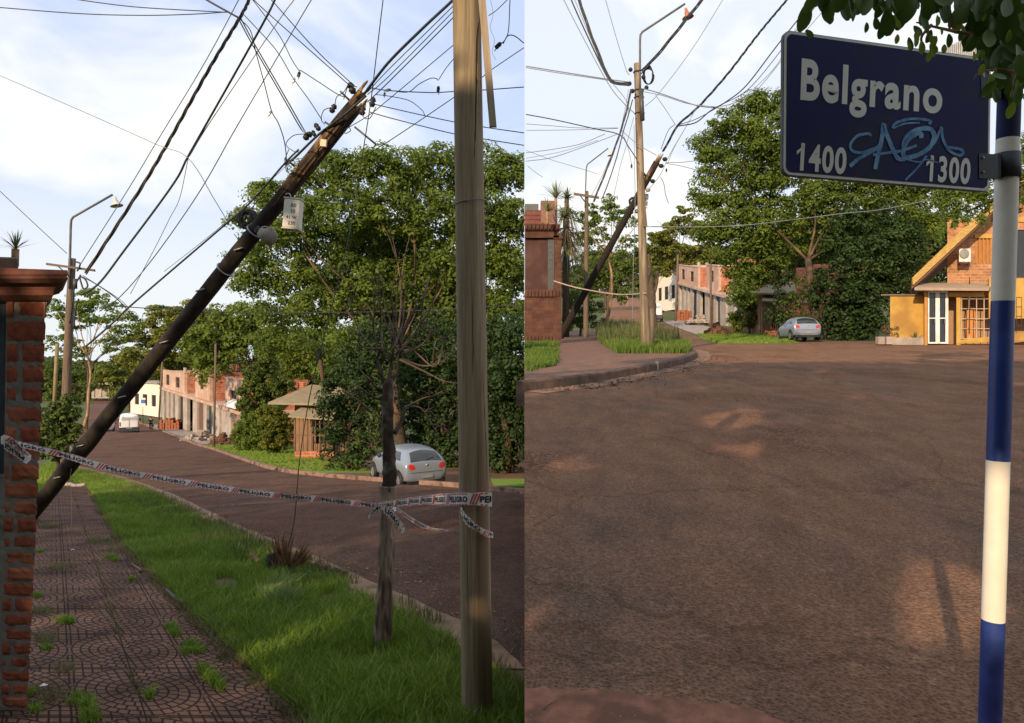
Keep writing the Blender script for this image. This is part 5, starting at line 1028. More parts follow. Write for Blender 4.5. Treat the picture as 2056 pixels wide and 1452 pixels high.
t = street_lamp('tall timber pole with a rusty orange lamp, centre of the right half sky', 28, 1, (1297, 712), (1279, 128), (1285, 68), (1375, 8), (1380, 30), rb=.19, rust=True, wood=mat('shade_toned_pole', (.20, .155, .10), (.12, .09, .06), 5, .85, .5, stretch=(5, 5, .4), c3=(.28, .23, .16), s3=1.2), sgn=-1)  # pole tone darkened to stand in for shade on its lower part
mb = MB(); mb.tube([P(1287, 180, 27.6), P(1290, 242, 27.6)], .09, 8); mb.build('fuse_tube', METAL, t)
for k in range(5):
    mb = MB(); c = P(1302, 150, 27.7); mb.tube([c+Vector((math.cos(a)*.16*(1+.1*k), 0, math.sin(a)*.38*(1-.05*k)-.02*k)) for a in np.linspace(.5, 6.5, 16)], .022, 5); mb.build('wire_coil', CABLE, t)
for (x, y) in ((1264, 168), (1270, 183), (1292, 155), (1298, 176), (1266, 140)):
    mb = MB(); mb.ball(P(x, y, 27.7), .09, 8, 5); mb.build('insulator', BLACK, t)
for y in (145, 182, 196, 228): mb = MB(); c = P(1281+(y-128)*.03, y, 28); mb.tube([c+Vector((math.cos(a)*.19, math.sin(a)*.19, 0)) for a in np.linspace(0, 6.283, 14)], .025, 5); mb.build('band_clamp', METAL, t)
mb = MB(); mb.hexa([P(1292, 455, 27.7), P(1300, 455, 27.7), P(1300, 455, 27.9), P(1292, 455, 27.9), P(1287, 345, 27.7), P(1290, 345, 27.7), P(1290, 345, 27.9), P(1287, 345, 27.9)]); mb.build('batten', WOODG, t)
def lean_right():
    d0, d1 = 44, 38; L = lambda s, off=0: P(1112, 700, d0).lerp(P(1326, 312, d1), s)
    t = thing('leaning_pole', 'dark leaning timber pole crossing behind the tall lamp pole, right half', 'utility pole', tuple(GRd(1105, 44)))
    mb = MB(); mb.tube([L(s) for s in np.linspace(-.06, .97, 20)], list(np.linspace(.235, .18, 20)), 12, rough=.1); mb.build('shaft', WOODD, t)
    r = np.random.default_rng(4); mb = MB()
    for k in range(14):
        a = k/14*6.283; A_ = L(.86)+Vector((math.cos(a)*.16, math.sin(a)*.16, 0)); B_ = L(.98+r.uniform(0, .03))+Vector((math.cos(a)*.12, math.sin(a)*.12, 0)); mb.tube([A_, A_.lerp(B_, .5), B_], [.05, .06, .01], 5)
    mb.build('split_head', WOODB, t)
    for s in (.80, .84, .88, .91, .95, .98):
        mb = MB(); q = L(s)+Vector((r.choice([-1, 1])*.36, -.1, 0)); mb.ball(q, .15, 8, 5, (1, 1, .8)); mb.build('insulator', BLACK if s != .84 else CONC, t)
    mb = MB(); c = P(1271, 407, 40)
    for k in range(6): mb.tube([c+Vector((r.normal()*.04+math.cos(a)*.20, -.05*k, math.sin(a)*.26)) for a in np.linspace(0, 6.283, 14)], .03, 5)
    mb.build('cable_coil', BLACK, t)
    b = thing('meter_box', 'pale metal case hanging under the leaning pole, right half', 'electrical box', tuple(P(1290, 418, 39.7))); mb = MB(); mb.cbox(P(1294, 405, 39.7), (.36, .3, .72), Matrix.Rotation(R(8), 3, 'Y')); mb.build('case', mat('case_paint', (1, 1, 1)), b, bevel=.03); mb = MB(); mb.cbox(P(1294, 405, 39.7)+Vector((0, 0, .38)), (.4, .34, .05)); mb.build('case_lid', STEEL, b)
    mb = MB(); mb.lathe(P(1281, 424, 39.7), [(0, -.12), (.18, -.1), (.22, 0), (.12, .1), (0, .12)], 12); tag(mb.build('lamp_housing', mat('lamp_grey', (1, 1, 1))), 'round grey lamp housing under the leaning pole, right half', 'lamp')
lean_right()
def post(name, lab, pts, d, r, m, cat='post', n=8, G=None):
    o = MB().tube([P(x, y, d) for x, y in pts], r, n, rough=.06).build(name, m); return tag(o, lab, cat)
post('utility_pole', 'thin pole on the forecourt before the row building bays, left half', [(430, 897), (431, 800), (433, 690)], 54, .085, WOODG, 'utility pole')
post('utility_pole', 'thin dark pole left of the row building forecourt, left half', [(318, 862), (322, 790), (326, 725)], 92, .12, WOODG, 'utility pole')
post('steel_post', 'slim pale post between the dark pole and the brick stack, left half', [(330, 868), (330, 835), (332, 810)], 88, .07, CONC)
post('steel_post', 'slim post with yellowish paint right of the brick pillar, behind the hedge, left half', [(107, 850), (111, 770), (115, 690)], 40, .1, mat('ochre_post', (.25, .2, .09), (.18, .14, .07), 3, .8))
post('tree_trunk', 'bare leaning trunk of the old pole behind the hipped roof house, left half', [(655, 810), (648, 760), (640, 700)], 44, .13, BARK, 'trunk')
post('utility_pole', 'thin upright pole at the near end of the row building, right half', [(1427, 672), (1427, 600), (1427, 530)], 60, .10, WOODG, 'utility pole')
post('utility_pole', 'thin pole at the far end of the row building, right half', [(1356, 645), (1359, 580), (1361, 512)], 88, .13, WOODG, 'utility pole')
post('utility_pole', 'dark slanting trunk above the tan roof, right half', [(1568, 580), (1565, 545), (1560, 510)], 56, .15, BARK, 'trunk')
post('wooden_stake', 'short grey stake standing against the tall pole in the grass verge, right half', [(1308, 700), (1309, 660), (1309, 620)], 27.6, .09, WOODG, 'stake')
t = thing('young_tree', 'burnt looking dark split stump right of the tall lamp pole, right half', 'tree', tuple(GRd(1310, 34))); mb = MB(); mb.tube(crom(pxl([(1312, 690, 34), (1308, 600, 34), (1305, 545, 34), (1302, 510, 34)])), list(np.linspace(.28, .05, 19)), 8, rough=.4); mb.tube(crom(pxl([(1309, 605, 34), (1318, 570, 34), (1320, 545, 34)])), .08, 6); mb.build('trunk', BARK, t)
for lab, pts_, d, r_, si in [('thin curved young trunk between hedge and leaning pole, left half', [(168, 860), (176, 830), (178, 790), (182, 750), (176, 715)], 40, .10, -1), ('slender crooked young trunk behind the verge grass, right half', [(1216, 660), (1222, 630), (1228, 590), (1228, 550), (1222, 520)], 52, .13, 1)]:
    t = thing('young_tree', lab, 'tree', tuple((GLd if si < 0 else GRd)(pts_[0][0], d))); mb = MB(); pp = crom([P(x, y, d) for x, y in pts_]); mb.tube(pp, list(np.linspace(r_, r_*.5, len(pp))), 7, rough=.2)
    for a in (-20, -8, 9, 22): mb.tube(crom([pp[-1], pp[-1]+Vector((a*.04, 0, 1.1)), pp[-1]+Vector((a*.10, .3, 2.6))], 4), list(np.linspace(r_*.4, .02, 9)), 5)
    mb.build('trunk', BARKL, t)
# dead young tree with a bare broom of branches
def dead_tree():
    d = 5.2; b = GLd(770, d); t = thing('bare_tree', 'bare pruned young tree with dark bark and leafless twigs, danger tape knotted round it', 'tree', tuple(b)); r = np.random.default_rng(12)
    mb = MB(); q = [(768, 1310, 17), (770, 1250, 17), (774, 1180, 16), (776, 1100, 15), (778, 1020, 15.5), (780, 975, 17.5)]
    pp = crom([P(x, y, d) for x, y, _ in q], 5); rr = list(np.interp(np.linspace(0, 1, len(pp)), np.linspace(0, 1, len(q)), [w/F*d for *_, w in q])); mb.tube(crom(pp, 3), list(np.interp(np.linspace(0, 1, len(pp)*3-2), np.linspace(0, 1, len(rr)), rr)), 20, rough=.3, rf=9); mb.build('bare_lower_trunk', mat('stripped_wood', (.26, .20, .15), (.15, .105, .075), 5, .85, .6, stretch=(6, 6, .7), c3=(.10, .065, .045), s3=5), t)
    mb = MB(); q = [(780, 985, 15), (782, 940, 13), (779, 870, 11.5), (778, 800, 11), (781, 760, 9)]
    pp = crom([P(x, y, d) for x, y, _ in q], 6); rr = list(np.interp(np.linspace(0, 1, len(pp)), np.linspace(0, 1, len(q)), [w/F*d for *_, w in q])); mb.tube(crom(pp, 3), list(np.interp(np.linspace(0, 1, len(pp)*3-2), np.linspace(0, 1, len(rr)), rr)), 20, rough=.34, rf=16)
    for pts_, r0 in (([(780, 775), (798, 740), (805, 700), (797, 670)], 5), ([(778, 780), (765, 750), (758, 720), (765, 700)], 4.5), ([(782, 770), (785, 730), (790, 700), (788, 680)], 4), ([(792, 870), (806, 845), (815, 815)], 5), ([(775, 790), (757, 780), (745, 765)], 4), ([(770, 800), (755, 800), (742, 793)], 4)):
        c = crom([P(x, y, d+r.normal()*.03) for x, y in pts_], 5); mb.tube(c, list(np.linspace(r0, r0*.45, len(c))/np.array(F)*d), 8, rough=.3)
    mb.build('dark_trunk', mat('charred_bark', (.070, .047, .034), (.028, .020, .016), 7, .9, .9, detail=8, c3=(.12, .11, .09), s3=9, dist=.015), t)
    tw = MB(); W_ = [((797, 690), (775, 650), (757, 590), (745, 555)), ((797, 690), (782, 640), (770, 600), (768, 560)), ((797, 680), (795, 620), (800, 570), (806, 545)), ((800, 690), (820, 640), (850, 600), (862, 560)), ((803, 705), (840, 660), (868, 610), (880, 560)), ((800, 715), (850, 690), (870, 650), (888, 615)), ((805, 720), (850, 735), (890, 725), (918, 690)), ((802, 722), (860, 750), (890, 765), (920, 770)), ((765, 715), (740, 690), (715, 650), (705, 600)), ((762, 712), (750, 660), (752, 620), (748, 580)),
              ((768, 705), (765, 660), (764, 620), (760, 555)), ((785, 690), (790, 640), (786, 600), (790, 560)), ((790, 690), (815, 660), (832, 620), (845, 580)), ((805, 700), (825, 700), (866, 735), (880, 730)), ((813, 818), (850, 800), (870, 795), (888, 785)), ((815, 815), (845, 820), (865, 850), (880, 872)), ((865, 852), (880, 855), (905, 870)), ((748, 830), (720, 805), (700, 790), (690, 788)), ((745, 765), (725, 745), (718, 720)), ((742, 793), (725, 780), (715, 775)), ((870, 735), (872, 700), (880, 680), (918, 678)), ((880, 732), (890, 690), (905, 660)), ((860, 560), (850, 600), (845, 640), (835, 690)),
              ((835, 640), (850, 650), (860, 645)), ((700, 600), (705, 620), (710, 640)), ((775, 700), (740, 700), (722, 690), (700, 655)), ((790, 700), (808, 650), (812, 600), (822, 570))]
    for w in W_:
        a, b_, c_, *_ = w; c = crom([P(x, y, d+r.normal()*.05) for x, y in w], 5); tw.tube(c, list(np.linspace(2.4, .8, len(c))/np.array(F)*d), 5)
        for _ in range(2):
            i = r.integers(5, len(c)-2); e = c[i]+Vector((r.normal()*.09, r.normal()*.05, abs(r.normal())*.12)); tw.tube([c[i], c[i].lerp(e, .5)+Vector((.01, 0, 0)), e], [.0032, .0025, .0012], 4)
    tw.build('twigs', mat('twig', (.17, .12, .09), (.11, .08, .06), 6, .8), t)
dead_tree()
# ------------------------------------------------------------ danger tape
TW = mat('tape_white', (.74, .69, .68), (.64, .60, .59), 3, .5, spec=.4); TR_ = mat('tape_red', (.52, .04, .035), (.42, .03, .03), 5, .5, spec=.4); TB = mat('tape_navy', (.012, .016, .04), (.02, .025, .05), 5, .5, spec=.4)
_G = {}
def glyphs(s):
    if s in _G: return _G[s]
    cu = bpy.data.curves.new('lettering', 'FONT'); cu.body = s; cu.size = 1; cu.offset = .045; cu.space_character = 1.06; cu.resolution_u = 2; o = bpy.data.objects.new('lettering', cu); me = bpy.data.meshes.new_from_object(o)
    v = np.array([tuple(x.co) for x in me.vertices])[:, :2]; v -= v.min(0); v /= v[:, 1].max(); _G[s] = (v, [tuple(p.vertices) for p in me.polygons]); bpy.data.objects.remove(o); bpy.data.meshes.remove(me); return _G[s]
def tape(lab, ctrl, start=0, name='danger_tape', flip=False, fold=0):
    """ctrl: (px, py_top, py_bottom, depth) down the length of a ribbon"""
    top = crom([P(q[0], q[1], q[3]) for q in ctrl], 8); bot = crom([P(q[0]+(q[4] if len(q) > 4 else 0), q[2], q[3]) for q in ctrl], 8); n = len(top)
    for i in range(n): o = Vector((0, .010*noise.noise(top[i]*9), .003*noise.noise(top[i]*14+Vector((3, 0, 0))))); top[i] = top[i]+o; bot[i] = bot[i]-o*.7
    S = [0]
    for i in range(1, n): S.append(S[-1]+((top[i]-top[i-1]).length+(bot[i]-bot[i-1]).length)/2)
    def at(s, v, off=.0012):
        i = min(max(int(np.searchsorted(S, s))-1, 0), n-2); f = min(max((s-S[i])/max(1e-6, S[i+1]-S[i]), 0), 1); a = top[i].lerp(top[i+1], f); b = bot[i].lerp(bot[i+1], f)
        return b.lerp(a, v)+Vector((0, -off, 0))
    t = thing(name, lab, 'tape', tuple(top[n//2])); mb = MB(); m = 4; vs = []
    for i in range(n):
        for k in range(m+1): q = bot[i].lerp(top[i], k/m); vs.append(q+Vector((0, .004*math.sin(k/m*3.14)*noise.noise(q*6), 0)))
    mb.add(vs, [(i*(m+1)+k, (i+1)*(m+1)+k, (i+1)*(m+1)+k+1, i*(m+1)+k+1) for i in range(n-1) for k in range(m)], True); mb.build('ribbon', TW, t)
    R_ = MB(); B_ = MB(); s = start; v, fs = glyphs('PELIGRO'); Lw = v[:, 0].max(); hw = .040
    while s < S[-1]:
        w = Lw*hw
        if s+w > 0:
            pts = [(s+a*hw, .24+b*.50) for a, b in v]
            if flip: pts = [(s+w-(a-s), 1-b) for a, b in pts]
            ok = [all(0 <= pts[i][0] <= S[-1] for i in f) for f in fs]
            B_ = MB(); B_.add([at(a, b, .003) for a, b in pts], [f for f, o in zip(fs, ok) if o])
            if B_.f: B_.build('lettering', TB, t)
        # slashes between the words, ticks along both edges
        for k in range(3):
            a = s+w+.012+k*.017
            if 0 < a and a+.035 < S[-1]: R_.add([at(a, .06, .003), at(a+.009, .06, .003), at(a+.035, .94, .003), at(a+.026, .94, .003)], [(0, 1, 2, 3)])
        a = s
        while a < s+w:
            if 0 < a and a+.02 < S[-1]: R_.add([at(a, .86, .003), at(a+.016, .86, .003), at(a+.020, .97, .003), at(a+.004, .97, .003)], [(0, 1, 2, 3)]); R_.add([at(a, .03, .003), at(a+.016, .03, .003), at(a+.020, .13, .003), at(a+.004, .13, .003)], [(0, 1, 2, 3)])
            a += .026
        s += w+.075
    if R_.f: R_.build('red_marking', TR_, t)
    return t
tape('long red and white danger tape stretched from the brick pillar to the bare tree', [(2, 876, 891, 3.9), (50, 889, 901, 3.95), (130, 908, 921, 4.1), (220, 934, 947, 4.3), (320, 954, 966, 4.5), (430, 972, 984, 4.7), (540, 987, 999, 4.9), (640, 996, 1008, 5.0), (720, 1006, 1017, 5.05), (776, 1012, 1023, 5.08)], start=.02)
tape('danger tape stretched from the bare tree to the thick foreground pole reading PELIGRO', [(764, 1008, 1024, 5.05), (800, 1003, 1018, 4.9), (850, 996, 1013, 4.4), (905, 990, 1015, 3.9), (945, 990, 1014, 3.74), (988, 987, 1018, 3.76)], start=-.06)
tape('loose tape end drooping from the knot on the brick pillar', [(8, 880, 903, 3.88), (24, 892, 914, 3.87), (42, 907, 926, 3.86), (62, 922, 931, 3.86, -8)], start=-.05, flip=True)
tape('second short tape end sticking out of the knot on the brick pillar', [(6, 873, 884, 3.85), (24, 878, 890, 3.86), (40, 893, 905, 3.87), (62, 915, 921, 3.87)], start=-.22)
tape('short tape end hanging left of the knot on the bare tree', [(768, 1010, 1022, 5.0), (752, 1016, 1032, 5.0), (744, 1030, 1042, 5.0, -4), (739, 1036, 1042, 5.0)], start=-.1)
tape('longer tape end hanging down right of the knot on the bare tree', [(770, 1014, 1030, 4.98), (786, 1020, 1040, 4.97, -6), (798, 1036, 1055, 4.96, -6), (808, 1050, 1070, 4.96, -4), (813, 1061, 1073, 4.96, -4)], start=-.04)
tape('twisted pale tape strand sagging from the bare tree to the pole', [(798, 1019, 1026, 4.9), (820, 1034, 1044, 4.7), (850, 1052, 1061, 4.4), (880, 1062, 1066, 4.2), (925, 1065, 1070, 3.95)], start=-.14)
tape('tape wound diagonally down round the thick foreground pole', [(925, 1015, 1030, 3.80), (935, 1032, 1053, 3.76), (955, 1050, 1066, 3.73), (975, 1063, 1078, 3.75), (990, 1068, 1081, 3.80)], start=-.03)
mb = MB(); r = np.random.default_rng(3)
for k in range(5): c = P(776, 1016, 5.08); mb.tube([c+Vector((math.cos(a)*.066, math.sin(a)*.066, .012*math.sin(a+k)-.006*k)) for a in np.linspace(0, 6.283, 18)], .007, 5)
tag(mb.build('tape_knot', TW), 'knotted turns of white tape round the trunk of the bare tree', 'tape')
TW2 = mat('dusty_tape', (.42, .33, .30), (.30, .22, .2), 5, .7); _tw = TW; TW = TW2; TB = TR_ = TW2
t = tape('thin danger tape stretched between the corner house and the tall lamp pole, right half', [(1112, 563, 565.4, 33), (1160, 577, 579.2, 32), (1230, 589, 591, 30), (1260, 590, 592, 29), (1297, 587, 590, 27.6)], start=5)
tape('short tape tail hanging from the tape left of the tall lamp pole, right half', [(1258, 592, 594, 29), (1261, 600, 604, 29), (1258, 615, 618, 29)], start=5)
# ------------------------------------------------------------ vehicles (local axes: +x forward, z up, metres)
def lmb(): m = MB(); m.local = True; return m
CARP = mat('silver_paint', (.26, .31, .38), (.24, .29, .36), 2, .30, metal=.35, spec=.5)
WHP = mat('van_paint', (.70, .72, .75), (.66, .68, .70), 2, .35, spec=.5)
REDL = mat('red_lens', (.50, .03, .02), (.40, .02, .015), 5, .25, spec=.6); PLASB = mat('bumper_plastic', (.045, .05, .065), (.035, .04, .05), 4, .55)
RIM = mat('wheel_rim', (.30, .31, .32), (.22, .23, .24), 6, .4, metal=.6)
def loft(stations, nper=11):
    """stations: x, z_bottom, z_belt, z_top, half width at sill, belt, top -> ring points (right side to left side over the top)"""
    rows_ = []
    for x, zb, zl, zt_, ws, wb, wt in stations:
        half = [(ws*.90, zb), (ws, zb+.10), (wb*1.01, zb+(zl-zb)*.55), (wb, zl), (wb+(wt-wb)*.35, zl+(zt_-zl)*.35), (wb+(wt-wb)*.85, zl+(zt_-zl)*.82), (wt*.72, zt_), (0, zt_+.015*(zt_-zl > .2)+.006)]
        rows_.append([(x, -y, z) for y, z in half]+[(x, y, z) for y, z in half[-2::-1]])
    return rows_
def rowmesh(rows_, caps=True):
    m = lmb(); n = len(rows_[0]); vs = [p for r in rows_ for p in r]
    fs = [(i*n+k, (i+1)*n+k, (i+1)*n+k+1, i*n+k+1) for i in range(len(rows_)-1) for k in range(n-1)]
    fs += [((i+1)*n, i*n, i*n+n-1, (i+1)*n+n-1) for i in range(len(rows_)-1)]
    if caps: fs += [tuple(range(n)), tuple(reversed(range((len(rows_)-1)*n, len(rows_)*n)))]
    m.add(vs, fs, True); return m
def sub(o, k=1):
    q = o.modifiers.new('s', 'SUBSURF'); q.levels = q.render_levels = k; return o
def wheel(t, x, y, r, w):
    s = 1 if y > 0 else -1; M = Matrix.Rotation(R(90)*-s, 3, 'X')
    o = lmb(); o.lathe((x, y, r), [(r*.62, -w/2), (r*.94, -w/2), (r, -w*.3), (r, w*.3), (r*.94, w/2), (r*.62, w/2)], 24, M); o.lathe((x, y, r), [(0, -w*.4), (r*.64, -w*.4)], 24, M); wq = o.build('wheel', BLACK, t)
    o = lmb(); o.lathe((x, y, r), [(r*.66, w*.48), (r*.60, w*.38), (r*.5, w*.30), (r*.22, w*.42), (0, w*.44)], 24, M)
    for k in range(6):
        a = k*math.pi/3; c = Vector((x, y, r))+M@Vector((math.cos(a)*r*.42, math.sin(a)*r*.42, w*.37)); o.cbox(c, (r*.34, r*.10, .02), M@Matrix.Rotation(a, 3, 'Z'))
    o.build('rim', RIM, wq)
def plate(t, x, z, M=None):
    o = lmb(); o.cbox((x, 0, z), (.02, .42, .13)); p = o.build('number_plate', mat('plate', (.10, .10, .11), (.08, .08, .09), 4, .5), t)
def hatch(name, lab, loc, rz):
    t = thing(name, lab, 'car', loc, rz)
    H = 1.40
    st = [(-1.80, .42, .62, .70, .60, .62, .50), (-1.76, .28, .80, .95, .72, .76, .62), (-1.68, .24, .88, 1.03, .76, .80, .66), (-1.45, .22, .93, 1.24, .80, .83, .60), (-1.15, .22, .95, 1.37, .81, .84, .57), (-.6, .22, .95, H, .81, .84, .56), (-.1, .22, .94, H, .81, .84, .56),
          (.35, .22, .93, 1.33, .81, .84, .55), (.75, .22, .91, 1.12, .81, .83, .58), (1.02, .22, .88, .94, .81, .82, .62), (1.4, .24, .76, .82, .78, .78, .58), (1.68, .28, .62, .68, .70, .70, .52), (1.80, .36, .50, .56, .58, .56, .42)]
    rows_ = loft(st); body = sub(rowmesh(rows_).build('body', CARP, t), 3)
    dg = bpy.context.evaluated_depsgraph_get(); dg.update(); ev = body.evaluated_get(dg); mm = ev.to_mesh()
    from mathutils.bvhtree import BVHTree
    bv = BVHTree.FromPolygons([tuple(v.co) for v in mm.vertices], [tuple(p.vertices) for p in mm.polygons]); ev.to_mesh_clear()
    def proj(nm, m, f, nu, nv, axis, s=1, off=.006):
        o = lmb(); vs = []
        for j in range(nv+1):
            for i in range(nu+1):
                a, c = f(i/nu, j/nv); O, D = (Vector((-3, a, c)), Vector((1, 0, 0))) if axis == 'x' else (Vector((a, 3*s, c)), Vector((0, -s, 0)))
                h = bv.ray_cast(O, D)[0]; h = h if h else (vs[-1]+D*off if vs else O+D*1.2); vs.append(h-D*off)
        o.add(vs, [(j*(nu+1)+i, j*(nu+1)+i+1, (j+1)*(nu+1)+i+1, (j+1)*(nu+1)+i) for j in range(nv) for i in range(nu)], True); return o.build(nm, m, t)
    def rw(u, v):
        a = (u-.5)*2; return ((.60-.10*v)*a, .985+.285*v-.03*a*a+.045*(1-a*a)*v)
    proj('rear_window', GLASS, rw, 12, 6, 'x', off=.012)
    o = lmb(); q0 = bv.ray_cast(Vector((-3, .05, 1.0)), Vector((1, 0, 0)))[0]; q1 = bv.ray_cast(Vector((-3, -.30, 1.08)), Vector((1, 0, 0)))[0]; o.tube([q0+Vector((-.03, 0, 0)), q1+Vector((-.03, 0, 0))], .010, 5); o.build('wiper', BLACK, t)
    for s in (-1, 1):
        quad = lambda A, B, C_, D: (lambda u, v: tuple((Vector(A).lerp(Vector(B), u)).lerp(Vector(D).lerp(Vector(C_), u), v)))
        proj('rear_side_window', GLASS, quad((-1.32, .985), (-.55, .985), (-.55, 1.25), (-1.02, 1.24)), 8, 4, 'y', s, .01)
        proj('side_window', GLASS, quad((-.49, .985), (.60, .965), (.28, 1.20), (-.49, 1.255)), 8, 4, 'y', s, .01)
        def lamp(u, v, s=s):
            an = u*2*math.pi; rr_ = v; return (s*(.575+.125*rr_*math.cos(an)), .80+.095*rr_*math.sin(an)+.03*rr_*math.cos(an))
        proj('tail_light', REDL, lamp, 16, 3, 'x', off=.012)
        o = lmb(); o.lathe((.32, s*.93, 1.0), [(0, -.05), (.07, -.04), (.09, 0), (.07, .04), (0, .05)], 10, Matrix.Rotation(R(90), 3, 'Y')); o.build('wing_mirror', PLASB, t)
        def strip_(pts, nm, m, w=.007):
            o = lmb(); pp = [bv.ray_cast(Vector((a, 3*s, c)), Vector((0, -s, 0)))[0] for a, c in pts]; pp = [p for p in pp if p]; o.tube(pp, w, 4); o.build(nm, m, t)
        strip_([(.62, .34), (.63, .6), (.60, .95)], 'door_seam', DARK); strip_([(-.52, .36), (-.54, .6), (-.52, .97)], 'door_seam', DARK); strip_([(-.42, .86), (-.28, .86)], 'door_handle', PLASB, .014)
        for x in (-1.22, 1.22):
            proj('wheel_arch', DARK, lambda u, v, x=x: (x+.37*v*math.cos(u*2*math.pi), max(.22, .30+.37*v*math.sin(u*2*math.pi))), 24, 3, 'y', s, .006); wheel(t, x, s*.765, .285, .18)
    # bumpers, seam, plate, badge
    def bm(u, v):
        a = (u-.5)*2; return (a*.76, .30+.26*v)
    proj('rear_bumper', CARP, bm, 12, 3, 'x', off=.03)
    o = lmb(); o.cbox((-1.72, 0, .25), (.16, 1.40, .12)); o.build('lower_valance', BLACK, t)
    o = lmb(); o.tube([bv.ray_cast(Vector((-3, a*.60, .60)), Vector((1, 0, 0)))[0]+Vector((-.004, 0, 0)) for a in np.linspace(-1, 1, 12)], .009, 4); o.build('hatch_seam', DARK, t)
    o = lmb(); o.cbox((-1.84, 0, .46), (.02, .42, .12)); o.build('number_plate', mat('plate', (.25, .25, .24), (.2, .2, .2), 4, .5), t)
    o = lmb(); o.lathe(bv.ray_cast(Vector((-3, 0, .84)), Vector((1, 0, 0)))[0]+Vector((.0, 0, 0)), [(0, .02), (.045, .018), (.05, 0)], 14, Matrix.Rotation(R(-90), 3, 'Y')); o.build('badge', STEEL, t)
    o = lmb(); o.tube([(-.9, .1, 1.40), (-1.1, .1, 1.56)], .006, 4); o.build('aerial', BLACK, t)
    return t
q = GLd(816, 23.2); car1 = hatch('parked_car', 'silver rounded hatchback parked by the kerb behind the bare tree, left half', (q.x, q.y, q.z+.0), R(123)); car1.scale = (.90,)*3
q = GRd(1602, 43.6); car2 = copy_tree(car1); car2.location = (q.x, q.y, q.z+.02); car2.rotation_euler = (0, 0, R(86)); car2.scale = (1.03, 1.03, 1.03); tag(car2, 'silver rounded hatchback parked before the dark conifers at the road edge, right half', 'car')
def van(lab, loc, rz):
    t = thing('delivery_van', lab, 'van', loc, rz)
    st = [(-2.1, .35, 1.2, 1.75, .78, .80, .74), (-2.0, .30, 1.2, 1.86, .82, .84, .76), (-1.0, .28, 1.2, 1.92, .84, .85, .76), (.3, .28, 1.2, 1.88, .84, .85, .74), (.8, .28, 1.15, 1.55, .84, .84, .72), (1.3, .30, 1.0, 1.12, .82, .82, .70), (1.9, .34, .75, .88, .76, .76, .66), (2.0, .4, .6, .7, .7, .68, .6)]
    sub(rowmesh(loft(st)).build('body', WHP, t), 2)
    o = lmb(); o.cbox((-2.10, 0, .42), (.14, 1.66, .42)); o.build('rear_bumper', PLASB, t, bevel=.03)
    for s in (-1, 1):
        o = lmb(); o.add([(-2.115, s*.05, 1.32), (-2.115, s*.66, 1.32), (-2.07, s*.62, 1.68), (-2.07, s*.05, 1.68)], [(0, 1, 2, 3)]); o.build('rear_window', mat('pale_glass', (.35, .38, .42), (.3, .33, .36), 3, .2), t)
        o = lmb(); o.cbox((-2.08, s*.78, .95), (.06, .08, .42)); o.build('tail_light', REDL, t)
        o = lmb(); o.add([(-.1, s*.862, 1.2), (.85, s*.85, 1.15), (.55, s*.76, 1.62), (-.1, s*.78, 1.70)], [(0, 1, 2, 3)]); o.build('side_window', GLASS, t)
        o = lmb(); o.cbox((-.3, s*.852, .42), (3.0, .03, .16)); o.build('side_moulding', PLASB, t)
        o = lmb(); o.cbox((.75, s*.98, 1.15), (.1, .16, .22)); o.build('wing_mirror', PLASB, t)
        for x in (-1.35, 1.3): wheel(t, x, s*.78, .32, .2)
    o = lmb(); o.cbox((-2.13, .02, 1.0), (.02, .02, 1.2)); o.build('door_seam', DARK, t)
    o = lmb(); o.cbox((-2.19, 0, .55), (.02, .45, .12)); o.build('number_plate', mat('plate', (1, 1, 1)), t); return t
q = GLd(259, 84); v1 = van('white delivery van seen from behind, standing in the street beyond the leaning pole, left half', (q.x, q.y, q.z), R(120)); v1.scale = (1.2,)*3
q = GRd(1314, 92); v2 = copy_tree(v1); v2.location = (q.x, q.y, q.z); v2.rotation_euler = (0, 0, R(80)); tag(v2, 'white delivery van half hidden by the tall lamp pole, right half', 'van')
q = GLd(216, 86, .0); c3 = copy_tree(car1); c3.location = q; c3.rotation_euler = (0, 0, R(119)); c3.name = 'moving_car'; tag(c3, 'small silver car mostly hidden behind the leaning pole, beside the white van', 'car')
c4 = copy_tree(car1); q = GLd(352, 104, .0); c4.location = q; c4.rotation_euler = (0, 0, R(185)); tag(c4, 'pale car parked inside the open bays of the row building, left half', 'car')
# blue road sign by the white house
t = thing('road_sign', 'blue square road sign on a post before the cream white house, left half', 'sign', tuple(GLd(287, 105)))
mb = MB(); mb.tube([GLd(287, 105), P(287, 800, 105)], .05, 6); mb.build('post', METAL, t)
mb = MB(); mb.cbox(P(287, 808, 104.8), (.75, .04, 1.3)); mb.build('sign_panel', WHITE, t); mb = MB(); mb.cbox(P(287, 806, 104.7), (.6, .04, .55)); mb.build('blue_field', mat('sign_blue', (.05, .12, .4), (.04, .1, .35), 4, .5), t)
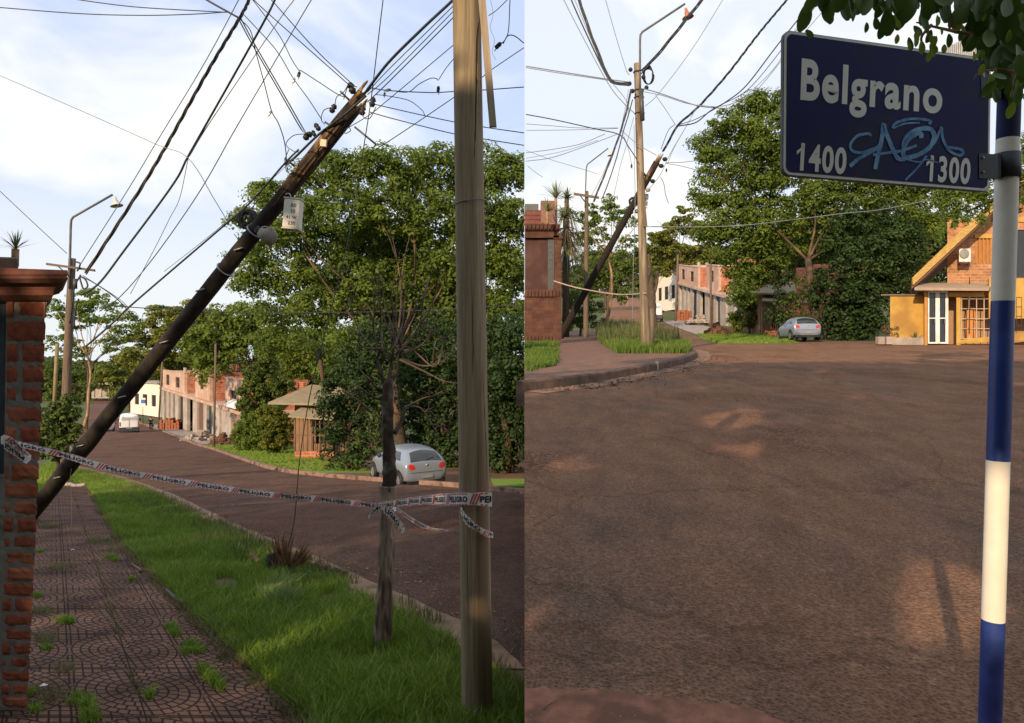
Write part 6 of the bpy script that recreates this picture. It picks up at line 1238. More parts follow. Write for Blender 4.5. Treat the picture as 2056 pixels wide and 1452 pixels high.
# ------------------------------------------------------------ person on the kerb
def person():
    d = 84; b = GLd(303, d, .13); t = thing('person', 'person in dark clothes walking on the kerb before the forecourt, carrying a bag', 'person', tuple(b))
    import bmesh as bmh
    def skin(name, J, E, Rr, m, parent, lv=2):
        me = bpy.data.meshes.new(name); me.from_pydata(J, E, []); o = bpy.data.objects.new(name, me); COL.objects.link(o); o.parent = parent; me.materials.append(m)
        mo = o.modifiers.new('skin', 'SKIN'); 
        if not me.skin_vertices: 
            bm = bmh.new(); bm.from_mesh(me); bm.verts.layers.skin.verify(); bm.to_mesh(me); bm.free()
        for i, r in enumerate(Rr): me.skin_vertices[0].data[i].radius = (r, r)
        me.skin_vertices[0].data[0].use_root = True; o.modifiers.new('s', 'SUBSURF').render_levels = lv; return o
    J = [(0, 0, .92), (0, .01, 1.12), (0, 0, 1.36), (0, -.01, 1.46), (0, -.02, 1.54), (0, -.02, 1.66), (.10, 0, .88), (.12, -.10, .50), (.12, .02, .10), (.12, -.13, .04), (-.10, 0, .88), (-.10, .12, .50), (-.10, .30, .14), (-.10, .20, .05),
         (.17, 0, 1.37), (.23, .04, 1.10), (.25, -.04, .87), (.25, -.06, .79), (-.17, 0, 1.37), (-.23, .02, 1.10), (-.25, .02, .86), (-.25, .0, .78)]
    E = [(0, 1), (1, 2), (2, 3), (3, 4), (4, 5), (0, 6), (6, 7), (7, 8), (8, 9), (0, 10), (10, 11), (11, 12), (12, 13), (2, 14), (14, 15), (15, 16), (16, 17), (2, 18), (18, 19), (19, 20), (20, 21)]
    Rr = [.13, .12, .13, .06, .085, .08, .085, .06, .042, .04, .085, .06, .042, .04, .055, .042, .034, .034, .055, .042, .034, .034]
    skin('body', J, E, Rr, mat('skin_tone', (.35, .2, .13), (.3, .17, .11), 5, .6), t)
    skin('shirt', [J[0], J[1], J[2], J[14], J[15], J[18], J[19]], [(0, 1), (1, 2), (2, 3), (3, 4), (2, 5), (5, 6)], [.14, .135, .145, .07, .055, .07, .055], mat('dark_shirt', (.045, .03, .035), (.03, .02, .025), 5, .9), t)
    skin('trousers', [J[0], J[6], J[7], J[8], J[10], J[11], J[12]], [(0, 1), (1, 2), (2, 3), (0, 4), (4, 5), (5, 6)], [.14, .10, .075, .06, .10, .075, .06], mat('dark_trousers', (.02, .022, .035), (.015, .016, .025), 5, .9), t)
    h = lmb(); h.ball((0, .0, 1.64), .105, 10, 6, (1, 1.1, 1.05)); h.build('hair', mat('black_hair', (.015, .012, .01), (.02, .015, .012), 5, .7), t)
    g = thing('shoulder_bag', 'small dark bag hanging from the hand of the walking person', 'bag', tuple(b+Vector((.28, -.06, .5)))); h = MB(); h.cbox(b+Vector((.28, -.06, .62)), (.10, .26, .26)); h.build('bag_body', BLACK, g, bevel=.02); h = MB(); h.tube(crom([b+Vector((.28, -.16, .74)), b+Vector((.26, -.06, .84)), b+Vector((.28, .04, .74))]), .012, 5); h.build('strap', BLACK, g)
    t.rotation_euler = (0, 0, R(25))
person()
# ------------------------------------------------------------ broken pole splinter hanging in the verge, and litter
def stump():
    d = 8.0; t = thing('splintered_stump', 'splintered broken pole butt hanging in the grass on a thin cable, left half', 'broken pole', tuple(GLd(565, d))); r = np.random.default_rng(21)
    mb = MB()
    for k in range(60):
        a = r.uniform(0, 6.28); q = r.uniform(0, .12); A_ = P(570, 1150, d)+Vector((math.cos(a)*q, math.sin(a)*q, -.04)); tip = P(568+r.normal()*13, 1078+r.uniform(-6, 40), d)+Vector((0, r.normal()*.08, 0))
        mb.tube([A_, A_.lerp(tip, .5)+Vector((r.normal()*.01, 0, 0)), tip], [.024, .018, .003], 5, rough=.4, rf=20)
    for k in range(44):
        A_ = P(585, 1150, d); tip = P(r.uniform(592, 628), r.uniform(1090, 1145), d)+Vector((0, r.normal()*.10, 0)); mb.tube([A_+Vector((r.normal()*.04, r.normal()*.05, 0)), tip], [.020, .004], 4, rough=.4)
    mb.build('splinters', mat('rotten_wood', (.17, .075, .04), (.07, .035, .022), 9, .9, .6, c3=(.26, .13, .06), s3=4), t)
    mb = MB(); mb.tube([P(545, 1112, d-.05), P(550, 1150, d-.05)], [.05, .085], 9, rough=.6, rf=12); mb.build('dark_butt', WOODD, t)
    for lab, a, b_, w, m in [('thin light plank lying in the grass left of the splintered stump', (484, 1106), (520, 1138), .07, WOODB), ('long pale splinter board lying right of the stump on the road edge', (588, 1134), (700, 1160), .045, WOODB), ('thin bent branch lying across the splinter board right of the stump', (610, 1128), (650, 1155), .012, WOODB), ('fallen dry stick on the road edge behind the stump', (600, 1145), (668, 1130), .01, BARKL)]:
        A_, B_ = GL(*a, .05), GL(*b_, .05); mb = MB(); mb.tube([A_, A_.lerp(B_, .5)+Vector((0, 0, .015)), B_], [w, w*.9, w*.4], 5, rough=.4); tag(mb.build('broken_plank', m), lab, 'plank' if w > .02 else 'stick')
stump()
tag(MB().tube(crom([GL(335, 1190, .03), GL(348, 1203, .03), GL(365, 1211, .02), GL(386, 1215, .03)], 6), .016, 8).build('cable_piece', mat('grey_hose', (.07, .075, .085), (.10, .105, .115), 6, .5)), 'short curved dark piece of cable on the edge of the tiled sidewalk', 'cable piece')
tag(MB().tube(crom([GL(264, 1137, .03), GL(280, 1147, .03), GL(285, 1150, .03), GL(310, 1151, .03)], 5), [.006]*16, 5, rough=.4).build('fallen_stick', BARKL), 'thin stick lying on the tiled sidewalk near the grass', 'stick')
tag(MB().tube([GL(280, 1152, .025), GL(312, 1150, .025)], [.02, .012], 6, rough=.5).build('bark_strip', WOODB), 'brown strip of bark beside the thin stick on the sidewalk', 'bark')
for lab, px, py in [('small white scrap of paper on the sidewalk tiles', 146, 1107), ('white scrap of paper at the foot of the brick pillar', 88, 1383)]:
    c = GL(px, py, .02); m_ = MB(); m_.add([c+Vector((-.02, -.012, 0)), c+Vector((.018, -.015, .006)), c+Vector((.02, .012, .0)), c+Vector((-.012, .016, .01))], [(0, 1, 2, 3)]); tag(m_.build('paper_scrap', WHITE), lab, 'litter')
mb = MB()
tag(MB().tube(crom(pxl([(144, 1062, 8.8), (143, 1000, 8.9), (141, 960, 9), (143, 942, 9)])), .0022, 4).tube([GL(146, 1108, .02), P(144, 1062, 8.8)], .0022, 4).build('hanging_string', mat('pale_string', (.45, .4, .3), (.35, .3, .24), 5, .8)), 'pale thin string hanging above the sidewalk behind the danger tape', 'string')
tag(MB().tube(crom([P(136, 978, 20.5), P(134, 960, 20.6), P(136, 948, 20.7), P(140, 940, 20.7)]), .012, 5).build('pale_hose', CONC), 'pale cable loop at the far end of the tiled sidewalk', 'cable')
tag(MB().tube(crom([P(122, 976, 20.8), P(140, 972, 20.8), P(150, 975, 20.8), P(172, 974, 20.8)]), [.06]*19, 6, rough=.5).build('sand_bag', CONC), 'low pale heap across the far end of the tiled sidewalk', 'rubble')
t = thing('kerb_marker', 'short pale stake leaning on the corner kerb, right half', 'stake', tuple(GR(1319, 748))); mb = MB(); mb.cbox(GR(1319, 744, .12), (.09, .06, .30)); mb.build('stake', CONC, t, bevel=.01)
brk = [(1120+i*19+((i*37) % 11), 782-i*2.6+((i*53) % 7)) for i in range(11)]
mb = MB(); r = np.random.default_rng(2)
for x, y in brk:
    for _ in range(4): mb.cbox(GR(x+r.normal()*8, y+abs(r.normal())*1.5, .03), tuple(r.uniform(.02, .06, 3)), Matrix.Rotation(r.uniform(0, 3), 3, 'Z'))
tag(mb.build('gutter_gravel', KERB), kind='stuff')
tag(MB().tube(crom([GR(1270, 1405, .025), GR(1092, 1437, .025), GR(1098, 1430, .025)][1:]+[GR(1118, 1422, .03)], 4), .0018, 4).build('fallen_twig', BARK), 'tiny dark twig on the red near sidewalk at the bottom of the right half', 'twig')
def litter(name, n, f, size, m):
    p = f(n); n = len(p); z = np.array([zg(a, b) for a, b in p])+.022; pos = np.column_stack([p, z]); nn = unit(np.array([0, 0, 1.0])+rng.normal(size=(n, 3))*.25)
    tag(quads_obj(name, leaf_quads(pos, nn, size).reshape(-1, 3), n, m), kind='stuff')
def near_line(line, w, y0, y1, side=1):
    ly = [q[1] for q in line]; lx = [q[0] for q in line]
    def f(n): y = y0*(y1/y0)**rng.random(n); x = np.interp(y, ly, lx)+side*np.abs(rng.normal(size=n))*w; k = (x < -.02) if lx[-1] < 0 else (x > .02); return np.stack([x, y], 1)[k]
    return f
LITM = leafmat('fallen_leaf', (.10, .05, .02), (.24, .14, .06), (.32, .26, .12), trans=0)
litter('leaf_litter', 700, near_line(LE, .5, 5.4, 25), .018, LITM); litter('leaf_litter', 260, near_line(SWR, .5, 3.6, 15, -1), .012, LITM)
litter('leaf_litter', 500, near_line(LR[:7], .9, 14.9, 27), .035, LITM)
litter('road_grit', 420, lambda n: np.stack([rng.uniform(.1, 9, n), 2.9*(20/2.9)**rng.random(n)], 1), .007, leafmat('grit', (.20, .14, .11), (.42, .36, .32), None, trans=0))
litter('near_walk_litter', 60, lambda n: np.stack([rng.uniform(.02, 1.3, n), rng.uniform(2.55, 2.85, n)], 1), .004, leafmat('grit', None, None))
# ------------------------------------------------------------ street sign and its post
NAVY = mat('sign_navy', (.011, .015, .082), (.014, .019, .095), 6, .62, spec=.15, c3=(.018, .022, .055), s3=4)
POSTW = mat('post_white', (.74, .71, .64), (.66, .63, .56), 9, .55, c3=(.66, .62, .53), s3=3); POSTB = mat('post_blue', (.020, .045, .22), (.016, .036, .17), 5, .38, spec=.5, c3=(.03, .06, .25), s3=8)
SIGW = mat('sign_white', (.70, .71, .68), (.62, .63, .60), 4, .5)
def sign():
    A_ = P(1573, 60, 2.03); Bp = P(1990, 118, 2.22); C_ = P(1986, 386, 2.22); D_ = P(1571, 352, 2.03)
    ex = (Bp-A_).normalized(); nrm = Vector((ex.y, -ex.x, 0)).normalized()
    t = thing('street_sign', 'blue street name sign reading Belgrano 1400 1300 with light blue graffiti', 'street sign', tuple((A_+C_)/2))
    def uv(u, v): return (A_.lerp(Bp, u)).lerp(D_.lerp(Bp+(C_-Bp), u), v)
    Wd = (Bp-A_).length; Hd = (D_-A_).length
    def rr(inset, rad, off, n=7):
        o = []
        for cx_, cy_, a0 in ((1, 0, -90), (1, 1, 0), (0, 1, 90), (0, 0, 180)):
            x = rad+inset if cx_ == 0 else Wd-rad-inset; y = rad+inset if cy_ == 0 else Hd-rad-inset
            for k in range(n): a = R(a0+90*k/(n-1)); o.append(uv((x+math.cos(a)*rad)/Wd, (y+math.sin(a)*rad)/Hd)+nrm*off)
        return o
    def slab(rad, ins, o0, o1, nm, m):
        f = rr(ins, rad, o1); b = rr(ins, rad, o0); n = len(f); s = MB(); s.add(f+b, [tuple(range(n)), tuple(reversed(range(n, 2*n)))]+[(i, n+i, n+(i+1) % n, (i+1) % n) for i in range(n)]); return s.build(nm, m, t)
    slab(.024, 0, -.012, 0, 'back_plate', METAL); slab(.022, .0025, .0, .0018, 'white_border', SIGW); slab(.018, .0105, .0018, .0030, 'blue_panel', NAVY)
    # writing: pixel quads located on the board plane
    def onp(px, py, off=.0034):
        r_ = P(px, py, 1.0); k = (A_+nrm*off).dot(nrm)/r_.dot(nrm); return r_*k
    def word(s, bl_, br_, h0, h1, nm, bold=.03):
        cu = bpy.data.curves.new(nm, 'FONT'); cu.body = s; cu.size = 1; cu.offset = bold; cu.space_character = 1.12; cu.resolution_u = 6; o = bpy.data.objects.new(nm, cu); me = bpy.data.meshes.new_from_object(o)
        v = np.array([tuple(x.co) for x in me.vertices]); x0, x1 = v[:, 0].min(), v[:, 0].max(); cap = v[:, 1].max()*.985; mb = MB()
        pts = []
        for a in v:
            u = (a[0]-x0)/(x1-x0); w = a[1]/cap; bx = bl_[0]+(br_[0]-bl_[0])*u; by = bl_[1]+(br_[1]-bl_[1])*u; h = h0+(h1-h0)*u; pts.append(onp(bx+w*3, by-w*h))
        mb.add(pts, [tuple(p.vertices) for p in me.polygons]); bpy.data.objects.remove(o); bpy.data.meshes.remove(me); mb.build(nm, SIGW, t)
    word('Belgrano', (1607, 197), (1891, 226), 79, 66, 'name_lettering', .03)
    word('1400', (1606, 340), (1698, 348), 53, 50, 'number_lettering', .03); word('1300', (1866, 362), (1947, 368), 50, 49, 'number_lettering', .03)
    for fl in ([(1600, 303), (1608, 297), (1613, 288), (1613, 298), (1600, 311)], [(1860, 326), (1867, 321), (1872, 312), (1872, 322), (1860, 334)]): m = MB(); m.add([onp(x, y) for x, y in fl], [(0, 1, 2, 3, 4)]); m.build('numeral_flag', SIGW, t)
    GF = mat('graffiti_blue', (.10, .26, .48), (.05, .15, .32), 60, .6, detail=3, c3=(.15, .34, .56), s3=20)
    S = [[(720, 945), (712, 930), (680, 930), (625, 945), (580, 1000), (590, 1045), (650, 1060), (720, 1040), (800, 1010)], [(575, 1155), (640, 1100), (740, 1045), (790, 1000)], [(750, 1175), (775, 1060), (800, 940), (808, 865), (830, 930), (870, 1030), (910, 1100), (960, 1105)], [(735, 1075), (850, 1060), (940, 1045), (1040, 1010)],
         [(1072, 960), (1062, 925), (1010, 945), (960, 1000), (945, 1070), (975, 1095), (1060, 1070), (1130, 1020), (1160, 950), (1140, 900), (1085, 892), (1010, 915), (960, 970), (945, 1020)], [(1100, 1055), (1160, 990), (1200, 910), (1212, 890), (1220, 960), (1260, 1040), (1330, 1078), (1362, 1062), (1340, 1035), (1240, 1022)],
         [(870, 890), (895, 855), (980, 828), (1080, 828), (1135, 842), (1125, 862)], [(880, 888), (960, 858), (1060, 852)], [(960, 1250), (1040, 1170), (1110, 1080)], [(960, 1105), (1050, 1125), (1110, 1108), (1190, 1130)]]
    wd = [13, 17, 20, 13, 21, 13, 13, 9, 9, 7]
    for j, (st, w) in enumerate(zip(S, wd)):
        pp = crom([Vector((1540+x/3.457, y/3.457, 0)) for x, y in st], 7); n = len(pp); vs = []; w2 = w/3.457*.72
        for i, p in enumerate(pp):
            tg = (pp[min(i+1, n-1)]-pp[max(i-1, 0)]).normalized(); nn = Vector((-tg.y, tg.x, 0))*w2*(1+.25*noise.noise(p*.15)); vs += [onp((p+nn).x, (p+nn).y, .0037+.00006*j), onp((p-nn).x, (p-nn).y, .0037+.00006*j)]
        m = MB(); m.add(vs, [(2*i, 2*i+1, 2*i+3, 2*i+2) for i in range(n-1)]); m.build('graffiti_stroke', GF, t)
    # brackets
    for y0, y1, xl_ in ((148, 196, 1970), (308, 358, 1966)):
        m = MB(); m.hexa([onp(xl_, y1, .004), onp(2004, y1+2, .004), onp(2004, y1+2, -.01), onp(xl_, y1, -.01), onp(xl_, y0, .004), onp(2004, y0+2, .004), onp(2004, y0+2, -.01), onp(xl_, y0, -.01)]); m.build('bracket_plate', PLASB, t)
        m = MB(); cx_ = 2025 if y0 < 200 else 2022; c0, c1 = P(cx_, y1+1, 2.28), P(cx_, y0+1, 2.28); m.tube([c0, c1], 24/F*2.28, 20); m.hexa([P(1998, y1+2, 2.24), P(2010, y1+2, 2.24), P(2010, y1+2, 2.28), P(1998, y1+2, 2.28), P(1998, y0+2, 2.24), P(2010, y0+2, 2.24), P(2010, y0+2, 2.28), P(1998, y0+2, 2.28)]); m.build('post_clamp', PLASB, t)
        for yb in ((y0+30,) if y0 < 200 else (y0+9, y0+38)): m = MB(); m.ball(onp(xl_+8, yb, .006), .0045, 8, 5); m.build('bolt', STEEL, t)
    p = thing('sign_post', 'round signpost painted in blue and white bands at the right edge', 'post', tuple(P(1984, 1628, 2.28)))
    ctr = lambda y: 2026-(y-200)*.0306
    yy = [(-60, 280, NAVY), (280, 605, POSTW), (605, 925, POSTB), (925, 1245, POSTW), (1245, 1650, POSTB)]
    for a, b_, m in yy: s = MB(); s.tube([P(ctr(b_), b_, 2.28), P(ctr((a+b_)/2), (a+b_)/2, 2.28), P(ctr(a), a, 2.28)], 20.8/F*2.28, 32, cap=False); s.build('blue_band' if m is not POSTW else 'white_band', m, p)
sign()
# ------------------------------------------------------------ foreground branch with big leaves
def branch():
    d = 1.75; t = thing('overhanging_branch', 'leafy branch with large glossy leaves hanging in front of the sign from the top right', 'branch', tuple(P(2080, 80, d))); r = np.random.default_rng(31)
    mb = MB()
    TW_ = [[(2120, 120), (2053, 98), (1990, 78), (1930, 66), (1880, 55), (1840, 45)], [(2053, -10), (1960, -20), (1850, -10), (1740, -12), (1650, -15)], [(1990, 78), (1975, 40), (1960, 5), (1950, -30)], [(2060, 150), (2010, 140), (1970, 145), (1955, 160)], [(1890, 0), (1905, 40), (1918, 66)], [(1720, -20), (1716, 10), (1714, 28)], [(1870, 50), (1850, 75), (1855, 100)], [(2070, 60), (2040, 140), (2030, 190), (2035, 215)]]
    for k, w in enumerate(TW_): c = crom([P(x, y, d+r.normal()*.02) for x, y in w], 6); mb.tube(c, list(np.linspace(.009 if k == 0 else .004, .0018, len(c))), 7, rough=.25)
    mb.build('twigs', mat('young_twig', (.32, .16, .09), (.20, .10, .06), 7, .7), t)
    LM = leafmat('glossy_leaf', (.030, .070, .014), (.085, .15, .022), None, trans=.22, rough=.34); LY = leafmat('young_leaf', (.14, .22, .02), (.26, .34, .04), None, trans=.35, rough=.4)
    def leaf(c, L, Wd, dirv, nv, curl):
        dirv = dirv.normalized(); nv = (nv-dirv*nv.dot(dirv)).normalized(); s = dirv.cross(nv); vs = []; n = 7
        for i in range(n+1):
            u = i/n; w = Wd*math.sin(math.pi*min(1, u*.93+.04))**.62*(.75+.45*u); q = c+dirv*L*u-nv*curl*L*u*u
            vs += [q-s*w+nv*w*.25, q, q+s*w+nv*w*.25]
        return vs, [(3*i+k, 3*i+k+1, 3*i+k+4, 3*i+k+3) for i in range(n) for k in (0, 1)]
    A_ = MB(); B_ = MB()
    big = [(1622, 5, 50, -8), (1618, 60, 22, 30), (1660, 0, 42, 5), (1690, -5, 45, 15), (1665, 22, 30, -5), (1780, 20, 48, 10), (1815, 15, 40, -15), (1850, 25, 34, 20), (1775, 45, 30, -12), (1740, 45, 18, 0), (1757, 35, 22, 15), (1835, 52, 24, 25), (1870, 60, 26, -20), (1825, 75, 28, 0), (1905, 68, 24, 5), (1930, 62, 20, -10), (1960, -5, 70, 12), (1955, 40, 58, -5), (2020, 10, 70, 5), (2000, 45, 60, 20), (1985, 60, 45, -15), (2040, 60, 55, -10), (1990, -20, 50, -30), (1880, -10, 45, 20), (1900, -20, 50, -15), (1860, -25, 40, 0), (1750, -30, 52, -10), (1720, -25, 45, 12), (1800, -30, 55, 8), (1830, -30, 50, -12), (1975, 110, 38, 40), (2000, 120, 34, 10), (2020, 135, 36, -15), (1965, 130, 30, 55), (2030, 165, 32, 10), (1990, 150, 28, 70), (2045, 110, 45, 0), (2050, 180, 36, -20), (2040, 90, 50, 25), (1860, 0, 40, 0), (1900, 20, 36, 30), (1925, 15, 40, -25), (1700, -20, 50, 30), (1640, -20, 44, -25), (2048, 20, 60, 15), (2050, -10, 50, 0), (2020, -20, 60, -20)]
    for x in range(1640, 2060, 7): big.append((x, r.uniform(-35, 2 if x > 1700 else -14), r.uniform(28, 50), r.uniform(-40, 40)))
    for k in range(60): big.append((r.uniform(1950, 2075), r.uniform(-20, 100), r.uniform(30, 52), r.uniform(-50, 50)))
    for k in range(22): big.append((r.uniform(1985, 2070), r.uniform(100, 190), r.uniform(22, 36), r.uniform(-60, 60)))
    for x, y, L, a in big:
        dd = d+r.uniform(-.10, .10); dv = Vector((math.sin(R(a)), r.uniform(-.35, .35), -math.cos(R(a)))); nv = Vector((r.uniform(-.6, .6), -1, r.uniform(-.1, .6)))
        v, f = leaf(P(x, y, dd), L*1.05/F*dd, L*.30/F*dd, dv, nv, r.uniform(-.1, .35)); A_.add(v, f, True)
    young = [(1795, 30, 24), (1800, 38, 20), (1838, 68, 26), (1850, 82, 26), (1872, 80, 22), (1845, 60, 18), (1880, 72, 18), (1925, 30, 34), (1932, 50, 28), (1990, 150, 30), (1975, 128, 24), (2035, 205, 32), (1900, 8, 24), (1882, 30, 20), (2045, 15, 30), (1870, 92, 22), (2000, 138, 26), (2028, 60, 24), (1965, 90, 20), (2042, 160, 24)]
    for x, y, L in young+[(r.uniform(1780, 2060), r.uniform(20, 110), r.uniform(14, 22)) for _ in range(26)]:
        dd = d+r.uniform(-.08, .02); v, f = leaf(P(x, y, dd), L/F*dd, L*.26/F*dd, Vector((r.uniform(-.4, .4), r.uniform(-.2, .2), -1)), Vector((r.uniform(-.4, .4), -1, .2)), r.uniform(0, .3)); B_.add(v, f, True)
    A_.build('mature_leaves', LM, t); B_.build('young_leaves', LY, t)
    h = MB()
    for x, y in ((1614, 34), (2047, 108)): pass
    h.ball(P(2050, 107, 1.74), .007, 8, 5); h.build('red_bud', REDL, t)
branch()
# ------------------------------------------------------------ overhead cables
def wire(pts, w, lab, m=CABLE, d=9, twist=0, name='overhead_cable', k=7):
    P3 = [P(q[0], q[1], q[2] if len(q) > 2 else d) for q in pts]; c = crom(P3, k); mb = MB(); rad = [w*.5/F*p.y for p in c]
    if twist:
        L = [0]
        for a, b in zip(c, c[1:]): L.append(L[-1]+(b-a).length)
        n = max(60, int(L[-1]/(d*.012))); cc = []; rr_ = []
        for i in range(n+1):
            s = L[-1]*i/n; j = min(max(int(np.searchsorted(L, s))-1, 0), len(c)-2); f = (s-L[j])/max(1e-6, L[j+1]-L[j]); cc.append((c[j].lerp(c[j+1], f), s)); 
        for ph in (0, 2.1, 4.2):
            pp = []
            for p, s in cc: a = ph+s/p.y*70/twist; pp.append(p+Vector((math.cos(a), 0, math.sin(a)))*w*.42/F*p.y)
            mb.tube(pp, [w*.30/F*p.y for p in pp], 5)
    else: mb.tube(c, rad, 5)
    if c[0].x*c[-1].x < 0: pass
    o = mb.build(name, m); tag(o, lab, 'cable')
    return o
L = ', left half'
wire([(-40, 12), (150, 27), (280, 31), (380, 29), (460, 24)], 2, 'lower of two thin cables sagging in from the top left corner')
wire([(100, -12), (160, 0), (270, 14), (400, 22), (460, 25)], 2, 'upper of two thin cables sagging in from the top left corner')
wire([(380, -25), (415, 0), (481, 37)], 4, 'short thick black cable from the top edge to the cable junction'+L)
wire([(512, -40, 5), (500, 0, 5.3), (481, 37, 6), (425, 130, 7.5), (380, 210, 9), (330, 300, 11.5), (282, 380, 15), (211, 490, 21), (173, 548, 25)], 5.5, 'thick twisted brown bundle running from the top edge to the street lamp pole'+L, CABLEB, twist=1.6)
wire([(495, -40, 5), (479, 0, 5.5), (400, 145, 8), (314, 286, 11.5), (245, 400, 15), (162, 530, 25)], 1.8, 'thin cable left of the twisted bundle ending at the street lamp pole', CABLEG)
wire([(572, -40, 5), (552, 0, 5.4), (510, 80, 6.4), (380, 310, 10), (341, 380, 12), (249, 504, 18), (197, 571, 22), (162, 592, 25.5)], 4.4, 'thick dark cable right of the twisted bundle ending at the street lamp pole', CABLE)
wire([(615, -40), (590, 0), (560, 41), (424, 242), (380, 314)], 2, 'thin grey cable merging into the thick dark cable'+L, CABLEG)
wire([(652, -40), (625, 0), (560, 110), (475, 255), (391, 400, 12), (301, 527, 16), (240, 597, 19), (200, 625, 22)], 1.9, 'long thin cable crossing the sky right of the thick dark cable'+L, CABLE)
wire([(378, 318), (360, 400, 11), (340, 440, 12), (310, 500, 14), (262, 590, 18)], 1.3, 'very thin grey cable below the meeting point of two cables'+L, CABLEG)
wire([(-30, 140, 14), (0, 152, 14), (180, 230, 12.5), (314, 290, 11), (378, 318, 10), (430, 400, 11), (463, 455, 12)], 1.4, 'thin faint cable crossing the left sky diagonally downward', CABLEG)
wire([(-20, 365, 20), (0, 384, 20), (70, 450, 22), (134, 509, 25)], 1.4, 'faint cable from the left edge to the crossarm of the street lamp', CABLEG)
wire([(960, -52, 4.5), (910, 0, 5.2), (848, 58, 6.5), (780, 126, 8), (738, 180, 9.3)], 6, 'thick black cable from the top of the leaning pole to the upper right'+L, BLACK)
wire([(600, 300, 9.8), (572, 328, 9.9), (500, 409, 11), (430, 470, 13), (260, 616, 19), (226, 649, 22), (173, 695, 28)], 3.8, 'thick cable descending along the leaning pole toward the lamp pole foot'+L, CABLE)
wire([(590, 318, 9.8), (500, 404, 11.2), (425, 470, 13), (330, 545, 16)], 1.2, 'pale thin cable just above the thick descending cable'+L, CABLEG)
for i, (o, lb) in enumerate([(-2, 'left strand of the parallel grey pair between junction and leaning pole'), (3, 'right strand of the parallel grey pair between junction and leaning pole')]):
    wire([(481+o, 38, 7), (510+o, 92, 8), (560+o, 178, 9), (604+o, 255, 9.8), (614+o*.4, 268, 9.8)], 2.6, lb, CABLEG)
wire([(481, 38, 7), (503, 62, 7.2), (515, 110, 8), (530, 165, 8.5), (545, 222, 9), (560, 250, 9.3), (572, 290, 9.6), (577, 345, 9.8)], 2, 'thin cable with a dark clamp running down to the leaning pole'+L)
wire([(490, 30, 8), (554, 100, 8.5), (588, 156, 9), (620, 200, 9.3), (646, 240, 9.6)], 1.8, 'thin cable through the grey clamp to the middle of the pole head'+L)
wire([(500, -10, 8), (560, 70, 8.5), (585, 118, 9), (600, 141, 9), (606, 143, 9), (640, 165, 9.2), (679, 190, 9.5), (698, 196, 9.5)], 1.8, 'thin cable through the black clamp to the pole head'+L)
wire([(485, -30, 8), (520, 10, 8.2), (621, 100, 9), (699, 169, 9.5)], 2, 'lower of two parallel cables from the top edge to the pole head'+L)
wire([(515, -30, 8), (545, 0, 8.2), (634, 100, 9), (706, 168, 9.5)], 2, 'upper of two parallel cables from the top edge to the pole head'+L)
wire([(772, -30, 8), (769, 0, 8.3), (757, 100, 8.8), (747, 184, 9.2), (741, 227, 9.2), (722, 346, 9), (699, 482, 8.8), (660, 640, 8.6), (625, 780, 8.4), (602, 920, 8.2), (590, 1050, 8.1), (568, 1128, 8), (556, 1150, 8), (555, 1190, 8)], 2.1, 'long thin cable hanging from the pole top down to the splintered stump', CABLE)
fan = [((738, 185), (780, 140), (908, 14), (940, -22), 1.8, 'first thin cable below the thick one, pole head to upper right'), ((738, 190), (780, 154), (908, 25), (950, -20), 1.8, 'second thin cable below the thick one, pole head to upper right'), ((738, 205), (780, 165), (912, 33), (960, -20), 2.2, 'third thin cable below the thick one, pole head to upper right'),
       ((690, 262), (740, 232), (780, 200), (911, 90), 1.7, 'cable crossing behind the pole head up to the thick foreground pole'), ((705, 330), (780, 284), (911, 196), (975, 150), 1.8, 'lowest cable rising right above the tree crown, left half')]
for a, b_, c_, e_, w, lb in fan: wire([(*a, 9.4), (*b_, 9), (*c_, 7.5), (*e_, 7)], w, lb)
wire([(972, 152, 7), (990, 138, 7), (1052, 96, 7)], 1.8, 'short cable right of the loose batten rising to the seam')
wire([(981, 32, 7), (1000, 18, 7), (1030, -12, 7)], 1.6, 'short cable at the top right corner of the left half')
wire([(742, 176, 9.4), (780, 182, 9), (863, 186, 8), (911, 184, 7.5), (970, 181, 7), (1052, 175, 6.8)], 2.2, 'level cable from the pole head passing behind the foreground pole')
wire([(745, 208, 9.4), (780, 216, 9), (846, 231, 8), (912, 245, 7.5), (976, 256, 7), (1052, 267, 6.8)], 2, 'upper of two cables sloping down right behind the foreground pole')
wire([(742, 225, 9.4), (780, 236, 9), (850, 254, 8), (912, 269, 7.5), (976, 280, 7), (1052, 292, 6.8)], 2, 'lower of two cables sloping down right behind the foreground pole')
wire([(785, 182, 9), (819, 185, 8.7), (840, 170, 8.5), (863, 158, 8.3), (876, 158, 8.2), (880, 162, 8.2)], 1.8, 'arched cable loop feeding the hanging dark clamp'+L)
wire([(911, 118, 8), (895, 138, 8.1), (881, 160, 8.2)], 1.6, 'short cable from the foreground pole to the hanging dark clamp')
wire([(755, 190, 9.3), (780, 193, 9), (821, 202, 8.8), (846, 220, 8.6), (853, 232, 8.5)], 1.6, 'drooping cable curving onto the sloping cable'+L)
wire([(1027, -20, 7), (1024, 0, 7), (1021, 60, 7), (1014, 80, 7), (1006, 88, 7)], 2, 'cable dropping from the top edge to the clamp near the seam'+L)
wire([(1010, 88, 7), (1020, 72, 7), (1034, 73, 7), (1052, 87, 7)], 2.2, 'short arched cable from the clamp to the seam'+L)
wire([(232, 615, 40), (330, 621, 40), (460, 627, 40), (640, 628, 36), (800, 625, 30), (915, 620, 28), (1050, 612, 26)], 2, 'long dark cable running level before the tree crown'+L, CABLE)
wire([(166, 553, 25), (240, 601, 28), (262, 625, 32), (277, 645, 36)], 1.3, 'faint cable sloping right from the street lamp pole'+L, CABLEG)
